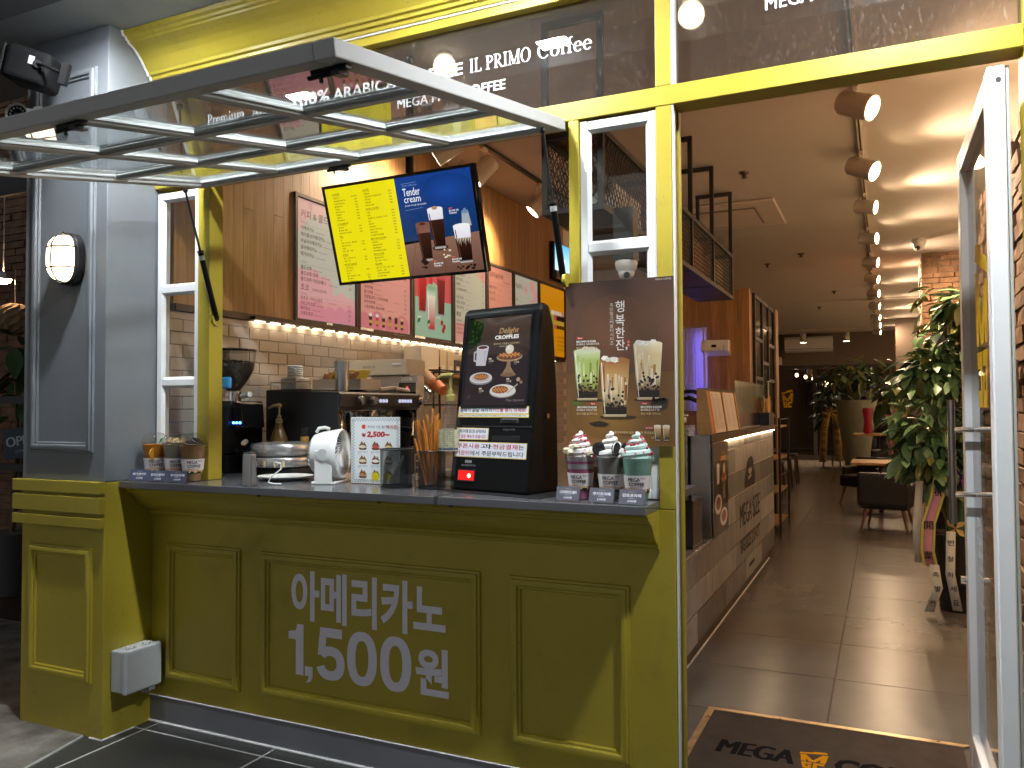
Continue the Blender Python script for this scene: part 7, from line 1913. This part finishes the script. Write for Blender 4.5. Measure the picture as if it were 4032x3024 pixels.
# ================================================================== PLANTS INSIDE
LEAFM = pbr('glossy leaf', (0.075, 0.155, 0.060), 0.36, var=.3, vscale=8, objvar=.35); LEAFY = pbr('yellow green leaf', (0.16, 0.17, 0.04), 0.35, var=.3, vscale=8, objvar=.3); LEAFB = pbr('dark leaf', (0.018, 0.042, 0.022), 0.35, var=.3, vscale=8, objvar=.3)
POTB = pbr('black glazed pot', (0.012, 0.012, 0.013), 0.15); BARK = pbr('plant stem', (0.12, 0.085, 0.045), .8, var=.3, bump=.4, bscale=40)
def leafy(t, centers, n, L, Wd, mats, seed, droop=.5, nm='leaf', obj_limit=300):
    rr = random.Random(seed)
    protos = [leaf_mesh(L, Wd, .25, .25).obj(nm, m_, t, smooth=True) for m_ in mats]
    used = [False]*len(protos)
    for k in range(n):
        c, r = centers[k % len(centers)]
        v = Vector((rr.gauss(0, 1), rr.gauss(0, 1), rr.gauss(0, 1))).normalized()*(rr.random()**.4)
        p = Vector((c[0]+v.x*r[0], c[1]+v.y*r[1], c[2]+v.z*r[2]))
        i = rr.randrange(len(protos))
        if used[i]: o = protos[i].copy(); COL.objects.link(o); o.parent = t
        else: o = protos[i]; used[i] = True
        o.location = p
        az = math.atan2(v.y, v.x)-pi/2+rr.uniform(-.7, .7)
        o.rotation_euler = (-droop+rr.uniform(-.6, .6)+v.z*.6, rr.uniform(-.5, .5), az)
        s_ = rr.uniform(.65, 1.25); o.scale = (s_, s_, s_)
    for i, u in enumerate(used):
        if not u: bpy.data.objects.remove(protos[i])
def leafmass(t, centers, n, L, Wd, mat, seed, droop=.5):
    rr = random.Random(seed); m = MB(); base = leaf_mesh(L, Wd, .25, .25, 3)
    for k in range(n):
        c, r = centers[k % len(centers)]
        v = Vector((rr.gauss(0, 1), rr.gauss(0, 1), rr.gauss(0, 1))).normalized()*(rr.random()**.45)
        s_ = rr.uniform(.6, 1.2)
        m.T = Matrix.Translation((c[0]+v.x*r[0], c[1]+v.y*r[1], c[2]+v.z*r[2])) @ Matrix.Rotation(math.atan2(v.y, v.x)-pi/2+rr.uniform(-.8, .8), 4, 'Z') @ Matrix.Rotation(-droop+rr.uniform(-.7, .7)+v.z*.6, 4, 'X') @ Matrix.Rotation(rr.uniform(-.6, .6), 4, 'Y') @ Matrix.Scale(s_, 4)
        m.add(base.v, base.f)
    m.obj('leaf_mass', mat, t, smooth=True, kind='stuff')
def branches(t, base, tips, r=.012):
    for a in tips:
        b = Vector(base); e = Vector(a); mid = (b+e)/2+Vector((random.uniform(-.04, .04), random.uniform(-.04, .04), .05))
        MB().tube([b, mid, e], [r, r*.7, r*.35], 8).obj('stem', BARK, t, smooth=True)
t = thing('gift_plant', 'tall leafy gift plant in a black pot with pink congratulation ribbon', 'plant', (0.47, 3.92, 0))
MB().lathe([(.105, 0), (.12, .01), (.165, .54), (.172, .56), (.16, .56), (.15, .50), (0, .49)], n=32, close=False).obj('pot', POTB, t, smooth=True); MB().lathe([(.0, .505), (.152, .50)], n=24).obj('soil', pbr('soil', (.03, .02, .015), .9), t)
cs = [((-.10, 0, 1.05), (.26, .25, .20)), ((-.15, 0, 1.35), (.30, .28, .22)), ((-.02, .0, 1.65), (.30, .28, .24)), ((.05, .05, 1.98), (.26, .25, .22)), ((-.22, -.05, 1.15), (.18, .2, .2)), ((.16, 0, 1.3), (.24, .25, .3)), ((-.10, 0, 1.78), (.22, .2, .16)), ((.10, 0, 2.2), (.18, .2, .14))]
leafy(t, cs, 295, .165, .042, [LEAFM, LEAFM, LEAFY, LEAFB], 21, .55)
leafmass(t, cs, 900, .125, .034, pbr('mid green leaf', (0.10, 0.20, 0.075), 0.4, var=.3, vscale=8), 22); leafmass(t, cs, 300, .12, .033, LEAFY, 23)
branches(t, (0, 0, .5), [(c[0][0], c[0][1], c[0][2]) for c in cs], .014)
for k in range(14):
    a = random.uniform(0, 2*pi); m = MB(); R = .09
    m.tube([(R*.5*cos(a), R*.5*sin(a), .5), (R*cos(a), R*sin(a), .8), (R*1.3*cos(a), R*1.3*sin(a), 1.0)], [.016, .014, .004], 6).obj('blade_leaf', LEAFM, t, smooth=True)
def ribbon(parent, pts, w, mat, edge, text=None, sz=.06, vertical='x'):
    m = MB(); vs = []; n = len(pts)
    for p in pts: vs += [(p[0]-w/2, p[1], p[2]), (p[0]+w/2, p[1], p[2])]
    m.add(vs, [(2*i, 2*i+1, 2*i+3, 2*i+2) for i in range(n-1)])
    o = m.obj('ribbon', mat, parent, smooth=True, solid=.001)
    if edge:
        for sx in (-1, 1):
            m = MB(); vs = []
            for p in pts: vs += [(p[0]+sx*w/2-.008, p[1]-.003, p[2]), (p[0]+sx*w/2+.008, p[1]-.003, p[2])]
            m.add(vs, [(2*i, 2*i+1, 2*i+3, 2*i+2) for i in range(n-1)]); m.obj('edging', edge, o)
    if text:
        s = Sheet(1, 1); N = len(text)
        for k, ch in enumerate(text):
            u = (k+.7)/(N+.3)*(n-1); i = min(int(u), n-2); f = u-i
            P = Vector(pts[i]).lerp(Vector(pts[i+1]), f)
            s2 = Sheet(1, 1, None); textbox(s2, ch, -sz/2, -sz/2, sz/2, sz/2, '#2a1a1a', 0, .01)
            s2.obj('character', PRINT, o, loc=(P.x, P.y-.005, P.z))
PINK = pbr('pink satin ribbon', (0.62, 0.27, 0.33), .35); RYEL = pbr('yellow green edging', (.55, .52, .08), .4); WRIB = pbr('white satin ribbon', (0.55, 0.52, 0.45), .4); GOLD = pbr('gold ribbon', (0.50, 0.33, 0.10), .35); PURP = pbr('purple foil', (0.22, 0.06, 0.32), .25, .5)
ribbon(t, [(-.10, -.20, 1.02), (-.13, -.22, .85), (-.19, -.23, .65), (-.20, -.22, .45), (-.18, -.21, .34)], .075, PINK, RYEL, '祝開業', .06)
ribbon(t, [(-.24, -.19, .95), (-.27, -.21, .6), (-.26, -.2, .36)], .05, WRIB, None)
ribbon(t, [(-.16, -.24, .36), (-.14, -.26, .2), (-.20, -.28, .03)], .06, WRIB, None, '축발전', .04)
ribbon(t, [(-.05, -.22, .60), (-.06, -.24, .3), (-.02, -.26, .05)], .06, WRIB, None, '번창하세요', .04)
for k in range(4):
    m = MB(); a = k*1.6; m.add([(0, 0, 0), (.05*cos(a), -.02, .05*sin(a)), (.09*cos(a+.3), -.01, .09*sin(a+.3)), (.05*cos(a+.8), .0, .05*sin(a+.8))], [(0, 1, 2, 3)]); m.obj('bow_loop', PURP, t, loc=(.02, -.2, .98), solid=.001)
for k in range(4):
    m = MB(); a = k*1.6+.4; m.add([(0, 0, 0), (.05*cos(a), -.02, .05*sin(a)), (.08*cos(a+.3), -.01, .08*sin(a+.3)), (.05*cos(a+.8), .0, .05*sin(a+.8))], [(0, 1, 2, 3)]); m.obj('bow_loop', GOLD, t, loc=(-.02, -.2, .62), solid=.001)
def potplant(label, loc, pot, crown, n, mats, seed, L=.2, Wd=.05, potmat=POTB, base=.5):
    t = thing('potted_plant', label, 'plant', loc)
    MB().lathe(pot, n=26).obj('pot', potmat, t, smooth=True)
    leafy(t, crown, n, L, Wd, mats, seed); branches(t, (0, 0, base), [c[0] for c in crown], .02)
    return t
PALE = pbr('pale wrapped pot', (0.30, 0.33, 0.27), .6, var=.15)
potplant('money tree with airy crown in a pale tall pot', (-.55, 16.5, 0), [(.22, 0), (.42, 1.55), (.44, 1.62), (.40, 1.60)], [((-.25, 0, 2.25), (.45, .4, .18)), ((.25, 0, 2.35), (.5, .4, .28)), ((.1, 0, 2.0), (.5, .4, .25)), ((-.4, 0, 2.1), (.25, .3, .14))], 150, [LEAFM, LEAFY], 31, .26, .055, PALE, 1.6)
potplant('broad leaved plant in front of the money tree', (.30, 14.8, 0), [(.14, 0), (.2, .5), (.21, .52)], [((0, 0, 1.5), (.3, .3, .4)), ((.1, 0, 2.0), (.35, .3, .3)), ((-.2, 0, 1.75), (.25, .3, .25))], 70, [LEAFY, LEAFM], 33, .40, .12, POTB, .5)
potplant('dense leafy plant beside the brick column', (.62, 6.4, 0), [(.14, 0), (.18, .5), (.19, .52)], [((-.05, 0, 1.9), (.3, .3, .4)), ((.0, 0, 2.5), (.26, .25, .3)), ((.05, 0, 1.4), (.3, .3, .3))], 150, [LEAFM, LEAFM, LEAFY], 35, .22, .055, POTB, .5)
t = thing('flower_stand', 'congratulation stand of dark leaves with gold ribbons by the rear doors', 'flower stand', (-1.17, 18.4, 0))
leafy(t, [((0, 0, 1.65), (.30, .2, .35)), ((0, 0, 1.95), (.34, .2, .3)), ((0, 0, 1.25), (.32, .2, .2))], 90, .34, .07, [LEAFB], 41, .2)
for sx, sy in ((-.2, -.1), (.2, -.1), (0, .2)): MB().cyl((sx, sy, 0), (0, 0, 1.6), .02, n=8).obj('leg', BLACKM, t)
ribbon(t, [(-.10, -.24, 1.28), (-.16, -.26, .9), (-.20, -.27, .12)], .17, GOLD, None, '축발전번창하세요', .10); ribbon(t, [(.10, -.24, 1.28), (.14, -.26, .9), (.17, -.27, .15)], .17, GOLD, None, '개업을축하합니다', .10)
for k in range(6):
    m = MB(); a = k*1.05; m.add([(0, 0, 0), (.12*cos(a), -.04, .08*sin(a)), (.2*cos(a+.2), -.02, .14*sin(a+.2)), (.10*cos(a+.7), 0, .1*sin(a+.7))], [(0, 1, 2, 3)]); m.obj('bow_loop', GOLD, t, loc=(0, -.26, 1.34), solid=.002)
t = thing('red_vase', 'tall red lit glass vase on the rear table', 'vase', (-.28, 14.2, .95))
MB().lathe([(.08, 0), (.09, .05), (.07, .25), (.10, .45), (.09, .50)], n=20).obj('glass', pbr('red lit glass', (.22, .012, .02), .12, emit=(1.0, .04, .06), es=.02), t, smooth=True)
t = thing('pink_ribbon_bow', 'dusty pink ribbon bow hanging over the table edge', 'ribbon', (.12, 12.4, .95))
ribbon(t, [(0, 0, .30), (-.03, -.03, .0), (-.02, -.03, -.30)], .08, PINK, None); ribbon(t, [(.1, 0, .30), (.13, -.03, .0), (.12, -.03, -.30)], .08, PINK, None)
for k in range(5):
    m = MB(); a = k*1.25; m.add([(0, 0, 0), (.12*cos(a), -.04, .1*sin(a)), (.18*cos(a+.3), -.02, .16*sin(a+.3)), (.10*cos(a+.9), 0, .12*sin(a+.9))], [(0, 1, 2, 3)]); m.obj('bow_loop', PINK, t, loc=(.05, -.02, .33), solid=.002)

# ================================================================== OUTSIDE FITTINGS
FLS = [emis('flood lamp face %d' % i, (0.93, 0.97, 1.0), FLOOD*f) for i, f in enumerate((.72, 1.0, 1.0))]
for k, x in enumerate((-2.90, -1.39, 0.10)):
    t = thing('flood_light', ['white flood light under the soffit near the pillar', 'white flood light under the soffit above the hatch', 'white flood light under the soffit above the doorway'][k], 'flood light', (x, -0.60, 3.29))
    MB().box(-.085, .085, -.055, .055, -.062, -.030).obj('housing', LGREY, t, bevel=.004); MB().box(-.072, .072, -.042, .042, -.0645, -.0625).obj('lamp_face', FLS[k], t); MB().box(-.012, .012, -.012, .012, -.0295, -.001).obj('bracket', LGREY, t)
GL = emis('warm globe', (1.0, 0.80, 0.52), GLOBE)
for k, x in enumerate((-1.985, -0.74)):
    t = thing('globe_lamp', ['warm round globe lamp under the soffit between the flood lights', 'warm round globe lamp under the soffit beside the doorway'][k], 'lamp', (x, -0.60, 3.29))
    MB().ball((0, 0, -.066), .058, 24, 14).obj('globe', GL, t, smooth=True); MB().cyl((0, 0, -.012), (0, 0, -.001), .04, n=18).obj('ceiling_plate', WHITE, t)
# wall lamp
t = thing('wall_lamp', 'lit oval bulkhead lamp with black cage on the grey pillar', 'lamp', (-3.460, -0.264, 2.205))
def oval(rx, rz, n=32, p=2.6):
    return [(rx*abs(cos(a))**(2/p)*(1 if cos(a) >= 0 else -1), rz*abs(sin(a))**(2/p)*(1 if sin(a) >= 0 else -1)) for a in [2*pi*i/n for i in range(n)]]
MB().prism(oval(.088, .122), 'y', -.045, -.0005).obj('base', BLACKM, t, bevel=.006)
m = MB(); n = 32; rings = [(1.0, -.0455), (.99, -.062), (.93, -.082), (.80, -.097), (.55, -.106), (.25, -.109)]
vs = []
for k_, y in rings: vs += [(x*k_, y, z*k_) for x, z in oval(.074, .108)]
fs = [(r*n+i, r*n+(i+1) % n, (r+1)*n+(i+1) % n, (r+1)*n+i) for r in range(len(rings)-1) for i in range(n)]+[tuple(range((len(rings)-1)*n, len(rings)*n))]
m.add(vs, fs)
m.obj('glass', emis('lit frosted glass', (1.0, 0.78, 0.50), WALL_LAMP), t, smooth=True)
m = MB()
m.tube([(0, -.046, .113), (0, -.085, .105), (0, -.112, .06), (0, -.115, 0), (0, -.112, -.06), (0, -.085, -.105), (0, -.046, -.113)], .0035, 8)
for z in (.048, -.048): m.tube([(-.08, -.046, z), (-.074, -.085, z), (-.04, -.108, z), (0, -.114, z), (.04, -.108, z), (.074, -.085, z), (.08, -.046, z)], .0035, 8)
m.tube([(x*1.06, -.05, z*1.05) for x, z in oval(.076, .110)], .004, 8, closed=True); m.obj('cage', BLACKM, t, smooth=True)
MB().ball((0, -.05, .120), .008, 10, 6).obj('screw', CHROME, t)
# loudspeaker
t = thing('loudspeaker', 'black wall loudspeaker on a bracket high on the pillar', 'speaker', (-3.45, -0.47, 3.03), rot=(radians(-14), radians(8), radians(-52)))
t.scale = (.78, .78, .78)
MB().taper(-.13, .13, -.13, .11, -.10, .10, .0, .0).obj('cabinet', pbr('matt black cabinet', (.0025, .0025, .003), .75, spec=.15), t, bevel=.035, seg=4); MB().box(-.115, .115, -.142, -.1305, -.085, .085).obj('grille', pbr('speaker cloth', (.008, .008, .01), .8, bump=.5, bscale=500), t, bevel=.005)
s = Sheet(.03, .045, '#a9adb2'); s.text('SPK', .004, .03, .01, '#444444', 1); s.obj('rating_label', PRINT, t, loc=(.1305, .0, .01), rot=(0, 0, pi/2))
MB().tube([(.135, .05, .02), (.16, .09, .02), (.20, .22, .0)], .009, 8).obj('bracket_arm', MATS['matt black cabinet'], t); MB().cyl((.131, .05, .02), (.142, .05, .02), .022, n=14).obj('knob', BLACKM, t); MB().box(.17, .23, .20, .235, -.06, .06).obj('wall_plate', MATS['matt black cabinet'], t)
# bullet camera
t = thing('security_camera', 'white bullet security camera with ring of infrared LEDs', 'camera', (-3.625, -0.40, 2.855), rot=(radians(-4), 0, radians(30)))
m = MB(); m.T = Matrix.Rotation(pi/2, 4, 'X'); m.lathe([(.0, -.07), (.040, -.065), (.046, -.05), (.046, .06), (.050, .062), (.050, .075), (.043, .075), (.041, .066)], n=28, close=False).obj('barrel', WPLAST, t, smooth=True)
MB().cyl((0, -.064, 0), (0, -.068, 0), .041, n=26).obj('face', BLACKG, t)
for k in range(12):
    a = 2*pi*k/12; MB().ball((.029*cos(a), -.0685, .029*sin(a)), .0048, 8, 5).obj('infrared_led', LGREY, t)
MB().ball((0, -.068, 0), .013, 12, 8).obj('lens', BLACKG, t); MB().cyl((0, .0, .045), (0, .12, .09), .014, n=10).obj('arm', WPLAST, t)
MB().cyl((0, .12, .09), (0, .136, .09), .035, n=16).obj('wall_plate', WPLAST, t)
# junction box
t = thing('junction_box', 'grey plastic electrical box on the yellow plinth side', 'electrical box', (-3.2345, -0.225, 0.205))
MB().box(0.0, .075, 0, .195, 0, .190).obj('case', LGREY, t, bevel=.008, seg=3); MB().box(.0755, .105, -.004, .199, -.004, .194).obj('lid', LGREY, t, bevel=.010, seg=3)
for y in (.045, .135):
    m = MB(); m.box(.062, .092, y-.016, y-.010, .1905, .205); m.box(.062, .092, y+.010, y+.016, .1905, .205); m.cyl((.077, y-.02, .200), (.077, y+.02, .200), .004, n=8); m.obj('hinge_clip', WPLAST, t)
MB().box(.06, .10, .13, .165, -.022, -.0045).obj('latch', pbr('smoked latch', (.25, .26, .28), .2), t, bevel=.003); MB().box(.02, .05, .15, .17, -.045, -.001).obj('cable_gland', LGREY, t)

# ---- neighbour at the far left
nb = thing('neighbour_wall', 'dim brick wall of the shop next door', 'wall', (-5.0, 2.3, 0))
MB().box(-5, 1.1, .02, .2, 0, 5.5).obj('mortar_core', M_MORT, nb); m = MB(); brick_face(m, (-5, .02, 0), (1, 0, 0), 6.0, 5.5, nrm=(0, -1, 0), seed=9); m.obj('bricks', pbr('dim brown brick', (.16, .085, .05), .8, var=.5, vscale=6, bump=.6, bscale=22), nb, kind='stuff')
t = thing('glazing_frame', 'black metal glazing frame in front of the neighbouring shop', 'frame', (-6.0, 1.0, 0))
for z in (1.05, 1.545): MB().box(-3, 1.9, -.02, .02, z, z+.055).obj('rail', BLACKM, t)
for x in (-2.0, 0.6, 1.85): MB().box(x-.03, x+.03, -.022, .022, 0, 3.2).obj('post', BLACKM, t)
MB().box(-3, 1.9, -.02, .02, 3.1, 3.26).obj('rail', BLACKM, t)
t = thing('pendant_lamp', 'bare lit pendant bulb beside the paper ornament', 'lamp', (-6.42, 1.30, 2.56)); MB().ball((0, 0, 0), .06, 14, 8, .8).obj('bulb', emis('pendant warm', (1.0, .62, .30), 60), t, smooth=True); MB().cyl((0, 0, .05), (0, 0, .7), .004, n=6).obj('cord', WPLAST, t); MB().lathe([(.13, -.02), (.05, .05)], n=16, close=False).obj('shade', CHROME, t, smooth=True)
t = thing('paper_ornament', 'honeycomb paper ball ornament hanging by the neighbouring window', 'ornament', (-6.27, 1.30, 2.22))
m = MB(); n = 20; mm = 12; vs = []
for j in range(mm+1):
    for i in range(n):
        a = 2*pi*(i+.5*(j % 2))/n; r = .15*sin(pi*j/mm)*(1.0 if (i+j) % 2 else .86)+.002; vs.append((r*cos(a), r*sin(a), -.13*cos(pi*j/mm)))
fs = [(j*n+i, j*n+(i+1) % n, (j+1)*n+(i+1) % n, (j+1)*n+i) for j in range(mm) for i in range(n)]; m.add(vs, fs); m.obj('paper_ball', pbr('tan folded paper', (.42, .28, .17), .8), t); MB().cyl((0, 0, .13), (0, 0, .40), .003, n=6).obj('string', WPLAST, t)
t = thing('potted_plant', 'dark broad leaved plant in the neighbouring window', 'plant', (-6.50, 1.45, 0)); MB().lathe([(.14, 0), (.2, .5)], n=20).obj('pot', pbr('grey pot', (.08, .08, .085), .7), t, smooth=True)
leafy(t, [((0, 0, 1.85), (.28, .3, .3)), ((.2, 0, 1.6), (.25, .3, .3)), ((.3, -.1, 2.0), (.2, .3, .2))], 40, .28, .075, [LEAFB, LEAFM], 51); branches(t, (0, 0, .5), [(0, 0, 1.85), (.2, 0, 1.7), (.3, -.1, 2.0)], .02)
t = thing('open_sign', 'small dark blue OPEN sign propped in the neighbouring window', 'sign', (-5.85, .96, 1.13), rot=(0, radians(-8), .2)); MB().box(0, .34, 0, .012, 0, .22).obj('board', pbr('navy board', (.012, .03, .055), .5), t)
s = Sheet(.34, .22); textbox(s, 'OPEN', .03, .09, .31, .16, '#b8c4cc', 1, .03); s.text('COME IN', .10, .04, .03, '#8a98a2', 1, .01); s.obj('lettering', PRINT, t)
